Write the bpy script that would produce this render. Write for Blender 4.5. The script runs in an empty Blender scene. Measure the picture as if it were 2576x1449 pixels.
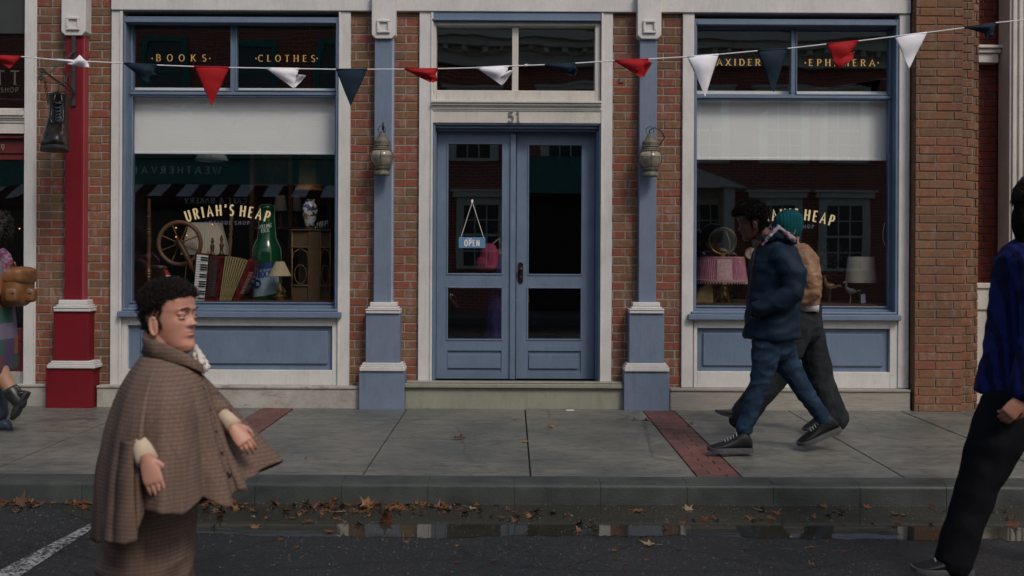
import bpy, math, random
from mathutils import Vector, Matrix, noise, Euler
random.seed(7)
PI = math.pi
rad = math.radians
scn = bpy.context.scene
COL = scn.collection

# ------------------------------------------------------------------ camera, world, sun, exposure
FPX, CAMD, CAMH, VX, HY, ROLL = 2690.0, 9.5, 1.305, 1288.0, 655.0, rad(0.27)
cam_d = bpy.data.cameras.new("camera"); cam = bpy.data.objects.new("camera", cam_d); COL.objects.link(cam)
cam.location = (0, -CAMD, CAMH)
cam.rotation_euler = (Matrix.Rotation(PI/2, 3, 'X') @ Matrix.Rotation(ROLL, 3, 'Z')).to_euler()
cam_d.sensor_width = 36; cam_d.lens = 36*FPX/2576
cam_d.shift_y = -(724.5-HY)/2576
cam_d.clip_end = 400; cam_d.clip_start = 0.05
cam_d.dof.use_dof = True; cam_d.dof.focus_distance = 8.9; cam_d.dof.aperture_fstop = 3.6
scn.camera = cam

w = bpy.data.worlds.new("World"); scn.world = w; w.use_nodes = True
nt = w.node_tree; bg = nt.nodes['Background']
sky = nt.nodes.new('ShaderNodeTexSky'); sky.sky_type = 'NISHITA'; sky.sun_disc = False
SUN_EL, SUN_AZ = rad(46), rad(148)          # azimuth measured clockwise from +Y (into the facade)
sky.sun_elevation = SUN_EL; sky.sun_rotation = SUN_AZ
sky.air_density = 1.2; sky.dust_density = 3.0
nt.links.new(sky.outputs[0], bg.inputs[0]); bg.inputs[1].default_value = 0.13
sd = bpy.data.lights.new("sun", 'SUN'); sun = bpy.data.objects.new("sun", sd); COL.objects.link(sun)
sd.energy = 1.45; sd.angle = rad(14); sd.color = (1.0, .92, .83)
sdir = Vector((math.sin(SUN_AZ)*math.cos(SUN_EL), math.cos(SUN_AZ)*math.cos(SUN_EL), math.sin(SUN_EL)))
sun.rotation_euler = sdir.to_track_quat('Z', 'Y').to_euler()
scn.view_settings.view_transform = 'Standard'; scn.view_settings.look = 'None'
scn.view_settings.exposure = -0.16; scn.view_settings.gamma = 1
scn.view_settings.use_curve_mapping = False

# ------------------------------------------------------------------ helpers
def der(px, py):
    dx, dy = px-VX, py-HY
    c, s = math.cos(-ROLL), math.sin(-ROLL)
    return dx*c-dy*s, dx*s+dy*c
def P(px, py, Y=0.0):
    dx, dy = der(px, py); s = FPX/(CAMD+Y)
    return Vector((dx/s, Y, CAMH-dy/s))
def R(x0, y0, x1, y1, Y=0.0):
    c = P((x0+x1)/2, (y0+y1)/2, Y); s = FPX/(CAMD+Y)
    hw, hh = (x1-x0)/2/s, (y1-y0)/2/s
    return c.x-hw, c.x+hw, c.z-hh, c.z+hh
def ZY(py, Y=0.0, px=VX): return P(px, py, Y).z

class MB:
    def __init__(s): s.v = []; s.f = []; s.r = []; s.m = Matrix.Identity(4); s.rv = 0.5; s.fid = False
    def add(s, vs, fs):
        b = len(s.v)
        s.v += [tuple(s.m @ Vector(v)) for v in vs]
        s.f += [tuple(b+i for i in f) for f in fs]; s.r += [s.rv]*len(fs)
    def box(s, xa, xb, ya, yb, za, zb, ch=0):
        if xa > xb: xa, xb = xb, xa
        if ya > yb: ya, yb = yb, ya
        if za > zb: za, zb = zb, za
        if ch:      # front (-Y) face chamfered
            c = ch
            vs = [(xa+c,ya,za+c),(xb-c,ya,za+c),(xb-c,ya,zb-c),(xa+c,ya,zb-c),(xa,ya+c,za),(xb,ya+c,za),(xb,ya+c,zb),(xa,ya+c,zb),(xa,yb,za),(xb,yb,za),(xb,yb,zb),(xa,yb,zb)]
            fs = [(0,1,2,3)]+[(i,(i+1)%4+0,(i+1)%4+4,i+4)[::-1] for i in range(4)]+[(i+4,(i+1)%4+4,(i+1)%4+8,i+8)[::-1] for i in range(4)]+[(11,10,9,8)]
            s.add(vs, fs)
        else:
            vs = [(x,y,z) for x in (xa,xb) for y in (ya,yb) for z in (za,zb)]
            s.add(vs, [(0,1,3,2),(4,6,7,5),(0,4,5,1),(2,3,7,6),(0,2,6,4),(1,5,7,3)])
    def rbox(s, r, ya, yb, ch=0): s.box(r[0], r[1], ya, yb, r[2], r[3], ch)
    def prism(s, pts, off):    # pts: list of Vector (planar loop), off: Vector
        n = len(pts); off = Vector(off)
        s.add([*pts]+[p+off for p in map(Vector, pts)], [tuple(range(n)), tuple(range(2*n-1, n-1, -1))]+[(i, i+n, (i+1) % n+n, (i+1) % n) for i in range(n)])
    def slab(s, px, Y0, Y1): s.prism([P(a, b, Y0) for a, b in px], (0, Y1-Y0, 0))
    def rings(s, rings, cap=True, closed=False):
        n = len(rings[0]); vs = [p for r in rings for p in r]; fs = []
        k = len(rings); m = k if closed else k-1
        for i in range(m):
            j = (i+1) % k
            for a in range(n):
                b = (a+1) % n; fs.append((i*n+a, i*n+b, j*n+b, j*n+a))
        if cap and not closed:
            fs.append(tuple(range(n-1, -1, -1))); fs.append(tuple((k-1)*n+i for i in range(n)))
        s.add(vs, fs)
    def tube(s, pts, rads, n=10, round_ends=False, flat=1.0, closed=False):
        pts = [Vector(p) for p in pts]
        if not hasattr(rads, '__len__'): rads = [rads]*len(pts)
        if round_ends:
            a = (pts[0]-pts[1]).normalized(); b = (pts[-1]-pts[-2]).normalized(); r0, r1 = rads[0], rads[-1]
            pts = [pts[0]+a*r0*.98, pts[0]+a*r0*.8, pts[0]+a*r0*.45]+pts+[pts[-1]+b*r1*.45, pts[-1]+b*r1*.8, pts[-1]+b*r1*.98]
            rads = [r0*.2, r0*.6, r0*.89]+list(rads)+[r1*.89, r1*.6, r1*.2]
        k = len(pts); up = None; out = []
        for i in range(k):
            if closed: t = pts[(i+1) % k]-pts[i-1]
            else: t = pts[min(i+1, k-1)]-pts[max(i-1, 0)]
            t.normalize()
            if up is None:
                up = Vector((0, 1, 0)) if abs(t.y) < .9 else Vector((1, 0, 0))
            x = t.cross(up)
            if x.length < 1e-5: x = t.orthogonal()
            x.normalize(); y = x.cross(t).normalized(); up = y
            out.append([pts[i]+x*math.cos(a)*rads[i]+y*math.sin(a)*rads[i]*flat for a in [2*PI*j/n for j in range(n)]])
        s.rings(out, closed=closed)
    def lathe(s, prof, c=(0, 0, 0), n=24, a0=0, a1=2*PI, pleat=0, pn=0):    # prof: (r, z)
        c = Vector(c); full = abs(a1-a0-2*PI) < 1e-6
        if full:
            out = [[c+Vector(((r+pleat*(1 if j % 2 else -1)*(1 if pn else 0))*math.cos(2*PI*j/n), (r+pleat*(1 if j % 2 else -1)*(1 if pn else 0))*math.sin(2*PI*j/n), z)) for j in range(n)] for r, z in prof]
            s.rings(out, cap=not pn)
        else:
            vs = []; fs = []
            for r, z in prof:
                for j in range(n+1):
                    a = a0+(a1-a0)*j/n; vs.append(c+Vector((r*math.cos(a), r*math.sin(a), z)))
            for i in range(len(prof)-1):
                for j in range(n): fs.append((i*(n+1)+j, i*(n+1)+j+1, (i+1)*(n+1)+j+1, (i+1)*(n+1)+j))
            s.add(vs, fs)
    def ell(s, c, r, rot=None, n=14, m=9):
        c = Vector(c); rot = rot or Matrix.Identity(3); out = []
        if not hasattr(r, '__len__'): r = (r, r, r)
        for i in range(m):
            t = PI*(i+.5)/m
            out.append([c+rot @ Vector((r[0]*math.sin(t)*math.cos(2*PI*j/n), r[1]*math.sin(t)*math.sin(2*PI*j/n), -r[2]*math.cos(t)*1.02)) for j in range(n)])
        s.rings(out)
    def torus(s, c, R_, r, nrm=(0, 1, 0), n=40, m=10, flat=1.0):
        q = Vector(nrm).to_track_quat('Z', 'Y').to_matrix(); c = Vector(c)
        s.tube([c+q @ Vector((R_*math.cos(2*PI*i/n), R_*math.sin(2*PI*i/n), 0)) for i in range(n)], r, m, closed=True, flat=flat)
    def build(s, name, mat, parent=None, smooth=False, bevel=0, seg=2):
        off = Vector((0, 0, 0)); p = parent
        while p is not None: off += p.location; p = p.parent
        me = bpy.data.meshes.new(name); me.from_pydata([tuple(Vector(v)-off) for v in s.v], [], s.f)
        at = me.attributes.new('rnd', 'FLOAT', 'FACE'); at.data.foreach_set('value', s.r)
        if smooth: me.polygons.foreach_set('use_smooth', [True]*len(me.polygons))
        for mm in (mat if isinstance(mat, (list, tuple)) else [mat]): me.materials.append(mm)
        me.validate(); me.update()
        o = bpy.data.objects.new(name, me); COL.objects.link(o); o.parent = parent
        if smooth == 2:
            me.set_sharp_from_angle(angle=rad(38))
        if bevel:
            b = o.modifiers.new('bevel', 'BEVEL'); b.width = bevel; b.segments = seg; b.limit_method = 'ANGLE'; b.angle_limit = rad(40)
        return o

def tag(o, label=None, cat=None, group=None, kind=None):
    if label: o['label'] = label
    if cat: o['category'] = cat
    if group: o['group'] = group
    if kind: o['kind'] = kind
    return o
def empty(name, loc, label=None, cat=None, group=None):
    o = bpy.data.objects.new(name, None); o.empty_display_size = .1; o.location = loc; COL.objects.link(o)
    return tag(o, label, cat, group)
def children(o): return [c for c in COL.objects if c.parent == o]
def copy_tree(o, parent=None):
    c = o.copy(); COL.objects.link(c); c.parent = parent
    for ch in children(o): copy_tree(ch, c)
    return c

# ------------------------------------------------------------------ materials
class NG:
    def __init__(s, name):
        s.m = bpy.data.materials.new(name); s.m.use_nodes = True; s.t = s.m.node_tree
        s.b = s.t.nodes['Principled BSDF']; s.out = s.t.nodes['Material Output']
    def n(s, ty, **kw):
        x = s.t.nodes.new('ShaderNode'+ty)
        for k, v in kw.items(): setattr(x, k, v)
        return x
    def l(s, a, b): s.t.links.new(a, b)
    def obj(s, st=(1, 1, 1), rot=(0, 0, 0)):
        tc = s.n('TexCoord'); mp = s.n('Mapping'); mp.inputs['Scale'].default_value = st; mp.inputs['Rotation'].default_value = rot
        s.l(tc.outputs['Object'], mp.inputs[0]); return mp.outputs[0]
    def noise(s, vec, sc, det=4, ro=.55, dist=0):
        x = s.n('TexNoise'); x.inputs['Scale'].default_value = sc; x.inputs['Detail'].default_value = det; x.inputs['Roughness'].default_value = ro; x.inputs['Distortion'].default_value = dist
        s.l(vec, x.inputs['Vector']); return x.outputs['Fac']
    def ramp(s, fac, stops, interp='LINEAR'):
        x = s.n('ValToRGB'); x.color_ramp.interpolation = interp
        el = x.color_ramp.elements
        while len(el) < len(stops): el.new(.5)
        for e, (p, c) in zip(el, stops):
            e.position = p; e.color = (c[0], c[1], c[2], 1) if hasattr(c, '__len__') else (c, c, c, 1)
        s.l(fac, x.inputs[0]); return x.outputs[0]
    def mix(s, f, a, b, mode='MIX'):
        x = s.n('MixRGB', blend_type=mode)
        for i, v in enumerate((f, a, b)):
            if hasattr(v, 'is_output') : s.l(v, x.inputs[i])
            elif i == 0: x.inputs[0].default_value = v
            else: x.inputs[i].default_value = (*v, 1) if len(v) == 3 else v
        return x.outputs[0]
    def math(s, op, a, b=0.0, c=None):
        x = s.n('Math', operation=op)
        for i, v in enumerate((a, b) if c is None else (a, b, c)):
            if hasattr(v, 'is_output'): s.l(v, x.inputs[i])
            else: x.inputs[i].default_value = v
        return x.outputs[0]
    def bump(s, h, st=.3, d=.01, prev=None):
        x = s.n('Bump'); x.inputs['Strength'].default_value = st; x.inputs['Distance'].default_value = d
        s.l(h, x.inputs['Height'])
        if prev: s.l(prev, x.inputs['Normal'])
        return x.outputs[0]
    def fin(s, col=None, rough=None, nrm=None, metal=0, spec=None):
        if col is not None:
            if hasattr(col, 'is_output'): s.l(col, s.b.inputs['Base Color'])
            else: s.b.inputs['Base Color'].default_value = (*col, 1)
        if rough is not None:
            if hasattr(rough, 'is_output'): s.l(rough, s.b.inputs['Roughness'])
            else: s.b.inputs['Roughness'].default_value = rough
        if nrm is not None: s.l(nrm, s.b.inputs['Normal'])
        s.b.inputs['Metallic'].default_value = metal
        if spec is not None: s.b.inputs['Specular IOR Level'].default_value = spec
        return s.m

def mk(name, col, rough=.5, var=.15, sc=6, st=(1, 1, 1), bs=0.25, bsc=60, metal=0, spec=.5, col2=None, det=5):
    g = NG(name); v = g.obj(st)
    n1 = g.noise(v, sc, det); n2 = g.noise(v, bsc, 3)
    a = tuple(c*(1-var) for c in col); b = col2 or tuple(min(1, c*(1+var)) for c in col)
    c = g.mix(g.ramp(n1, [(.3, 0), (.7, 1)]), a, b)
    c = g.mix(g.math('MULTIPLY', n2, var*.8), c, tuple(x*.6 for x in col))
    r = g.math('MULTIPLY_ADD', n1, .25, rough-.12)
    return g.fin(c, r, g.bump(n2, bs, .004), metal, spec)

def paint(name, col, dirt=(.10, .09, .08), amt=.35, chip=None):
    """weathered gloss paint on timber: vertical grain, dirty blotches, small chips"""
    g = NG(name); v = g.obj((14, 14, 1.2)); v2 = g.obj()
    grain = g.noise(v, 6, 5, .6); blot = g.noise(v2, 3.5, 6, .65); fine = g.noise(v2, 38, 4, .7)
    c = g.mix(g.ramp(blot, [(.35, 0), (.75, 1)]), tuple(x*.9 for x in col), tuple(min(1, x*1.08) for x in col))
    c = g.mix(g.math('MULTIPLY', g.ramp(grain, [(.45, 0), (.75, 1)]), amt*.35), c, tuple(x*.55 for x in col))
    c = g.mix(g.math('MULTIPLY', g.ramp(fine, [(.60, 0), (.72, 1)]), amt*.7), c, dirt)
    smear = g.noise(g.obj((2.5, 2.5, .7)), 4.5, 7, .72, .6)
    c = g.mix(g.math('MULTIPLY', g.ramp(smear, [(.52, 0), (.70, 1)]), amt*.75), c, tuple(x*.5+d*.3 for x, d in zip(col, dirt)))
    if chip:
        ch = g.noise(g.obj((1, 1, .5)), 22, 6, .7)
        c = g.mix(g.math('MULTIPLY', g.ramp(ch, [(.70, 0), (.73, 1)]), .5), c, chip)
    r = g.math('MULTIPLY_ADD', blot, .3, .38)
    return g.fin(c, r, g.bump(fine, .12, .003, g.bump(grain, .22, .003)), spec=.3)

CREAM = paint('cream_paint', (.60, .585, .57), (.22, .19, .16), .48)
CREAM2 = paint('cream_paint_door', (.56, .53, .48), (.22, .18, .13), .6)
BLUE = paint('slate_blue_paint', (.135, .185, .27), (.07, .08, .10), .65, chip=(.30, .34, .40))
BLUEC = paint('column_blue_paint', (.155, .20, .28), (.08, .085, .10), .75, chip=(.3, .3, .3))
REDP = paint('crimson_paint', (.16, .006, .013), (.05, .008, .01), .6)
REDEDGE = paint('pale_red_paint', (.30, .05, .065), (.1, .03, .03), .3)  # paler red for the strip down one side of the crimson shaft
MORT = mk('mortar', (.25, .23, .20), .9, .25, 14, bs=.5)
def brickmat(name, stops, bloom=.35, bloomc=(.36, .30, .29)):
    g = NG(name); at = g.n('Attribute', attribute_name='rnd', attribute_type='GEOMETRY')
    v = g.obj(); vs = g.obj((1, 1, .35))
    c = g.ramp(at.outputs['Fac'], stops)
    n1 = g.noise(vs, 16, 6, .65, .4); n2 = g.noise(v, 120, 4, .7); n3 = g.noise(v, 30, 5, .7)
    c = g.mix(g.math('MULTIPLY', g.ramp(n3, [(.4, 0), (.7, 1)]), .6), c, tuple(x*.55 for x in stops[len(stops)//2][1]))
    c = g.mix(g.math('MULTIPLY', g.ramp(n1, [(.52, 0), (.68, 1)]), bloom), c, bloomc)
    so = g.noise(g.obj((1, 1, .5)), 1.6, 5, .65); c = g.mix(g.math('MULTIPLY', g.ramp(so, [(.46, 0), (.66, 1)]), .45), c, (.06, .045, .038))
    return g.fin(c, .85, g.bump(n2, .4, .003, g.bump(n3, .5, .006)), spec=.12)
BR_MIX = [(0, (.28, .080, .055)), (.2, (.245, .078, .052)), (.4, (.225, .090, .054)), (.56, (.215, .112, .060)), (.74, (.175, .108, .066)), (.88, (.25, .125, .075)), (1, (.27, .105, .082))]
BRICK = brickmat('mixed_brick', BR_MIX, .45, (.38, .30, .28))
BRICKT = brickmat('tan_brick', [(0, (.245, .104, .060)), (.3, (.22, .108, .060)), (.6, (.18, .098, .056)), (.8, (.235, .126, .074)), (1, (.235, .085, .054))], .25)
BRICKD = brickmat('dark_red_brick', [(0, (.20, .035, .025)), (.5, (.17, .04, .028)), (1, (.14, .045, .03))], .08)
MORTT = mk('tan_mortar', (.20, .155, .115), .9, .3, 14, bs=.5)
g = NG('far_red_brick'); b = g.n('TexBrick'); b.inputs['Scale'].default_value = 1; b.inputs['Brick Width'].default_value = .24; b.inputs['Row Height'].default_value = .08; b.inputs['Mortar Size'].default_value = .008
for k_, v_ in (('Color1', (.46, .11, .075, 1)), ('Color2', (.30, .09, .06, 1)), ('Mortar', (.40, .33, .27, 1))): b.inputs[k_].default_value = v_
g.l(g.obj((1, 1, 1), (PI/2, 0, 0)), b.inputs['Vector']); BRICKO = g.fin(b.outputs['Color'], .85, spec=.1)

def glass(name, refl=1.0, tint=(.93, .95, .95), wav=.02):
    g = NG(name); v = g.obj()
    n = g.noise(v, 1.3, 2, .4); nrm = g.bump(n, .5, wav)
    tr = g.n('BsdfTransparent'); tr.inputs[0].default_value = (*tint, 1)
    gl = g.n('BsdfGlossy'); gl.inputs['Roughness'].default_value = 0.0; g.l(nrm, gl.inputs['Normal'])
    # Schlick reflectance of a thin two-sided pane, the same from both faces
    ge = g.n('NewGeometry'); dp = g.n('VectorMath', operation='DOT_PRODUCT'); g.l(ge.outputs['Incoming'], dp.inputs[0]); g.l(nrm, dp.inputs[1])
    k = g.math('POWER', g.math('SUBTRACT', 1.0, g.math('MINIMUM', g.math('ABSOLUTE', dp.outputs['Value']), 1.0)), 5.0)
    mx = g.n('MixShader'); g.l(g.math('MULTIPLY_ADD', k, .78, .20*refl), mx.inputs[0])
    g.l(tr.outputs[0], mx.inputs[1]); g.l(gl.outputs[0], mx.inputs[2]); g.l(mx.outputs[0], g.out.inputs[0])
    return g.m
GLASS = glass('shop_glass', wav=.0012)
GLASSW = glass('old_wavy_glass', 1.0, wav=.006)
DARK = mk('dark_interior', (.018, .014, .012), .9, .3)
BLACK = mk('black_iron', (.03, .03, .03), .55, .3, 30, bs=.5)
GOLD = mk('gold_leaf', (.72, .42, .13), .4, .2, 40, metal=.35)
CREAMT = mk('cream_lettering', (.80, .66, .36), .5, .08, 30)
VIOT = mk('faded_violet_lettering', (.16, .15, .22), .6, .1, 30)
GREYT = mk('grey_lettering', (.35, .33, .33), .6, .1, 30)
WHITET = mk('white_lettering', (.75, .73, .70), .5, .1, 30)
PEWTER = mk('weathered_pewter', (.12, .11, .09), .65, .4, 25, metal=.3, bs=.6, col2=(.19, .175, .135))

# ------------------------------------------------------------------ stroke lettering
def arc(cx, cy, rx, ry, a0, a1, n=10): return [(cx+rx*math.cos(rad(a0+(a1-a0)*i/n)), cy+ry*math.sin(rad(a0+(a1-a0)*i/n))) for i in range(n+1)]
GL = {
 'A': (.84, [[(.04, 0), (.42, 1), (.80, 0)], [(.19, .34), (.65, .34)]]),
 'B': (.66, [[(.1, 0), (.1, 1)], [(.1, .97)]+arc(.36, .74, .2, .23, 90, -90)+[(.1, .51)], [(.3, .51)]+arc(.38, .27, .23, .245, 90, -90)+[(.1, .025)]]),
 'C': (.74, [arc(.42, .5, .36, .49, 45, 315, 16)]),
 'D': (.76, [[(.1, 0), (.1, 1)], [(.1, .97)]+arc(.34, .5, .36, .47, 90, -90, 14)+[(.1, .03)]]),
 'E': (.62, [[(.1, 0), (.1, 1)], [(.1, .97), (.56, .97)], [(.1, .52), (.48, .52)], [(.1, .03), (.58, .03)]]),
 'F': (.58, [[(.1, 0), (.1, 1)], [(.1, .97), (.54, .97)], [(.1, .52), (.46, .52)]]),
 'G': (.78, [arc(.42, .5, .36, .49, 45, 340, 16), [(.72, .38), (.72, .08)], [(.5, .42), (.74, .42)]]),
 'H': (.78, [[(.1, 0), (.1, 1)], [(.68, 0), (.68, 1)], [(.1, .5), (.68, .5)]]),
 'I': (.28, [[(.14, 0), (.14, 1)]]),
 'K': (.74, [[(.1, 0), (.1, 1)], [(.64, 1), (.14, .42)], [(.28, .6), (.68, 0)]]),
 'L': (.6, [[(.1, 0), (.1, 1)], [(.1, .03), (.56, .03)]]),
 'M': (.94, [[(.1, 0), (.1, 1)], [(.1, 1), (.47, .15), (.84, 1)], [(.84, 1), (.84, 0)]]),
 'N': (.8, [[(.1, 0), (.1, 1)], [(.1, 1), (.7, 0)], [(.7, 0), (.7, 1)]]),
 'O': (.82, [arc(.41, .5, .36, .49, 0, 360, 22)]),
 'P': (.64, [[(.1, 0), (.1, 1)], [(.1, .97)]+arc(.36, .71, .23, .26, 90, -90)+[(.1, .45)]]),
 'Q': (.82, [arc(.41, .5, .36, .49, 0, 360, 22), [(.45, .22), (.78, -.12)]]),
 'R': (.7, [[(.1, 0), (.1, 1)], [(.1, .97)]+arc(.36, .73, .22, .24, 90, -90)+[(.1, .49)], [(.34, .49), (.64, 0)]]),
 'S': (.6, [arc(.31, .74, .22, .245, 35, 250, 10)+arc(.29, .26, .24, .255, 70, -145, 10)]),
 'T': (.7, [[(.35, 0), (.35, 1)], [(.03, .97), (.67, .97)]]),
 'U': (.76, [[(.1, 1), (.1, .35)]+arc(.38, .32, .28, .31, 180, 360)+[(.66, .35), (.66, 1)]]),
 'V': (.78, [[(.04, 1), (.39, 0), (.74, 1)]]),
 'W': (1.06, [[(.03, 1), (.29, 0), (.53, .9), (.77, 0), (1.03, 1)]]),
 'X': (.76, [[(.06, 1), (.7, 0)], [(.7, 1), (.06, 0)]]),
 'Y': (.74, [[(.04, 1), (.37, .48), (.37, 0)], [(.70, 1), (.37, .48)]]),
 "'": (.22, [[(.14, 1.02), (.09, .74)]]), '.': (.2, [[(.1, .44), (.1, .56)]]),
 '-': (.4, [[(.05, .5), (.35, .5)]]),
 '&': (.8, [[(.72, 0), (.2, .72)]+arc(.33, .82, .15, .16, 200, -20, 8)+arc(.3, .27, .24, .26, 90, 330, 10)+[(.7, .45)]]),
 '1': (.42, [[(.08, .8), (.24, 1), (.24, 0)]]),
 '4': (.64, [[(.46, 0), (.46, 1), (.06, .3), (.6, .3)]]),
 '5': (.6, [[(.54, .97), (.16, .97), (.12, .55)]+arc(.29, .32, .25, .31, 120, -150, 12)]),
 '9': (.62, [arc(.31, .68, .23, .3, 0, 360, 14)[:-1]+[(.54, .68), (.5, .3), (.22, 0)]]),
}
def ribbon(mb, pts, tv, th, fn):
    # tv = thickness of uprights, th = thickness of crossbars; mitred strip
    k = len(pts); L = []; Rr = []
    def nrm(a, b):
        dx, dy = b[0]-a[0], b[1]-a[1]; d = math.hypot(dx, dy) or 1e-6
        return -dy/d, dx/d
    for i in range(k):
        a = nrm(pts[max(i-1, 0)], pts[max(i, 1)]); b = nrm(pts[min(i, k-2)], pts[min(i+1, k-1)])
        nx, ny = a[0]+b[0], a[1]+b[1]; q = math.hypot(nx, ny) or 1e-6; nx /= q; ny /= q
        m = 1/max(.45, nx*a[0]+ny*a[1])
        t = (tv*abs(nx)+th*abs(ny))/(abs(nx)+abs(ny))*.5*min(m, 1.6)
        L.append((pts[i][0]+nx*t, pts[i][1]+ny*t)); Rr.append((pts[i][0]-nx*t, pts[i][1]-ny*t))
    vs = [fn(*p) for p in L]+[fn(*p) for p in Rr]
    mb.add(vs, [(i, i+1, k+i+1, k+i) for i in range(k-1)])
def text(mb, s, h, fn, tv=.16, th=.16, serif=0, wid=1.0, gap=.18, centre=True, step=.0004):
    """fn(u, v, lift) -> Vector; u metres along, v metres up"""
    tot = sum((GL[c][0]*wid+gap)*h if c != ' ' else .45*h*max(wid, .6) for c in s)-gap*h
    u = -tot/2 if centre else 0
    for c in s:
        if c == ' ': u += .45*h*max(wid, .6); continue
        W_, st = GL[c]; base = u; lift = 0
        for pl in st:
            pl2 = [(p[0]*wid*h, p[1]*h) for p in pl]
            lift += step; lf = lift
            ribbon(mb, pl2, tv*h, th*h, lambda a, b: fn(base+a, b, lf))
            if serif and c not in "'.-":
                for (e, o) in ((pl[0], pl[1]), (pl[-1], pl[-2])):
                    if (abs(e[1]) < .01 or abs(e[1]-1) < .01) and abs(e[1]-o[1]) > .3:
                        lift += step; lf = lift; y = (.03 if e[1] < .5 else .97)*h; x = e[0]*wid*h
                        ribbon(mb, [(x-serif*h*1.45, y), (x+serif*h*1.45, y)], .075*h, .075*h, lambda a, b: fn(base+a, b, lf))
        u += (W_*wid+gap)*h
def flat_at(px, py, Y):      # lettering centred on px, baseline at py, on the plane Y
    o = P(px, py, Y)
    return lambda u, v, l: Vector((o.x+u, Y-l, o.z+v))
# ------------------------------------------------------------------ ground
def slabmat():
    g = NG('damp_concrete'); v = g.obj(); vs = g.obj((.5, 3, 1))
    a = g.noise(v, 1.1, 6, .6); b = g.noise(v, 9, 6, .7); c = g.noise(v, 160, 3, .7); d = g.noise(vs, 3.2, 5, .6)
    col = g.mix(g.ramp(a, [(.35, 0), (.65, 1)]), (.085, .094, .086), (.185, .175, .148))
    col = g.mix(g.math('MULTIPLY', g.ramp(b, [(.45, 0), (.7, 1)]), .75), col, (.055, .061, .056))
    col = g.mix(g.math('MULTIPLY', g.ramp(d, [(.55, 0), (.7, 1)]), .35), col, (.21, .205, .19))
    col = g.mix(g.ramp(c, [(.62, 0), (.72, 1)]), col, (.30, .29, .27))
    cr = g.n('TexVoronoi', feature='DISTANCE_TO_EDGE'); cr.inputs['Scale'].default_value = .55; g.l(g.mix(.12, v, g.noise(v, 4, 5, .7), 'ADD'), cr.inputs['Vector'])
    col = g.mix(g.math('MULTIPLY', g.ramp(cr.outputs['Distance'], [(.0, 1), (.006, 0)]), .6), col, (.03, .03, .027))
    sp = g.noise(v, 3.2, 3, .5, 1.0); col = g.mix(g.math('MULTIPLY', g.ramp(sp, [(.62, 0), (.66, 1)]), .35), col, (.045, .048, .044))
    r = g.ramp(d, [(.35, .26), (.62, .58)])
    return g.fin(col, r, g.bump(c, .6, .004, g.bump(b, .3, .01)), spec=.5)
SLAB = slabmat()
def asphalt():
    g = NG('wet_asphalt'); v = g.obj()
    vo = g.n('TexVoronoi'); vo.inputs['Scale'].default_value = 110; g.l(v, vo.inputs['Vector'])
    a = g.noise(v, .9, 5, .6); c = g.noise(v, 70, 4, .7)
    col = g.mix(g.ramp(a, [(.35, 0), (.7, 1)]), (.013, .016, .018), (.024, .026, .027))
    sp = g.n('TexVoronoi'); sp.inputs['Scale'].default_value = 95; g.l(v, sp.inputs['Vector'])
    col = g.mix(g.ramp(sp.outputs['Color'], [(.86, 0), (.93, .8)], 'LINEAR'), col, (.13, .13, .125))
    cr = g.n('TexVoronoi', feature='DISTANCE_TO_EDGE'); cr.inputs['Scale'].default_value = .9; g.l(g.mix(.2, v, g.noise(v, 3, 6, .7), 'ADD'), cr.inputs['Vector'])
    col = g.mix(g.math('MULTIPLY', g.ramp(cr.outputs['Distance'], [(.0, 1), (.012, 0)]), .8), col, (.005, .005, .006))
    r = g.ramp(a, [(.42, .22), (.60, .6)])
    return g.fin(col, r, g.bump(vo.outputs['Distance'], .9, .007, g.bump(c, .5, .004)), spec=.35)
ASPH = asphalt()
KERB = mk('wet_kerb_stone', (.036, .044, .043), .5, .4, 3.0, bs=.5, bsc=90, spec=.35, col2=(.070, .079, .075))
def pavers():
    g = NG('brick_pavers'); at = g.n('Attribute', attribute_name='rnd', attribute_type='GEOMETRY'); v = g.obj()
    c = g.ramp(at.outputs['Fac'], [(0, (.155, .05, .04)), (.5, (.125, .046, .038)), (1, (.10, .045, .038))])
    n = g.noise(v, 60, 4, .7); n2 = g.noise(v, 5, 5, .6)
    c = g.mix(g.math('MULTIPLY', g.ramp(n2, [(.4, 0), (.7, 1)]), .4), c, (.06, .035, .03))
    return g.fin(c, g.ramp(n2, [(.4, .45), (.7, .7)]), g.bump(n, .4, .003))
PAVE = pavers()
KY = -3.13                                          # front face of the kerb
ROADZ = -.152
m = MB(); m.box(-60, 60, -14.4, KY, ROADZ-.3, ROADZ); tag(m.build('road', ASPH), kind='structure')
m = MB(); m.box(-60, 60, -18, -14.4, -.4, 0); tag(m.build('far_pavement', SLAB), kind='structure')
m = MB(); m.box(-200, 200, -200, -18.0, -.5, -.01); m.box(-200, -60, -18, 60, -.5, -.01); m.box(60, 200, -18, 60, -.5, -.01); m.box(-60, 60, 5.0, 60, -.5, -.01)
tag(m.build('ground', ASPH), kind='structure')
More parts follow.
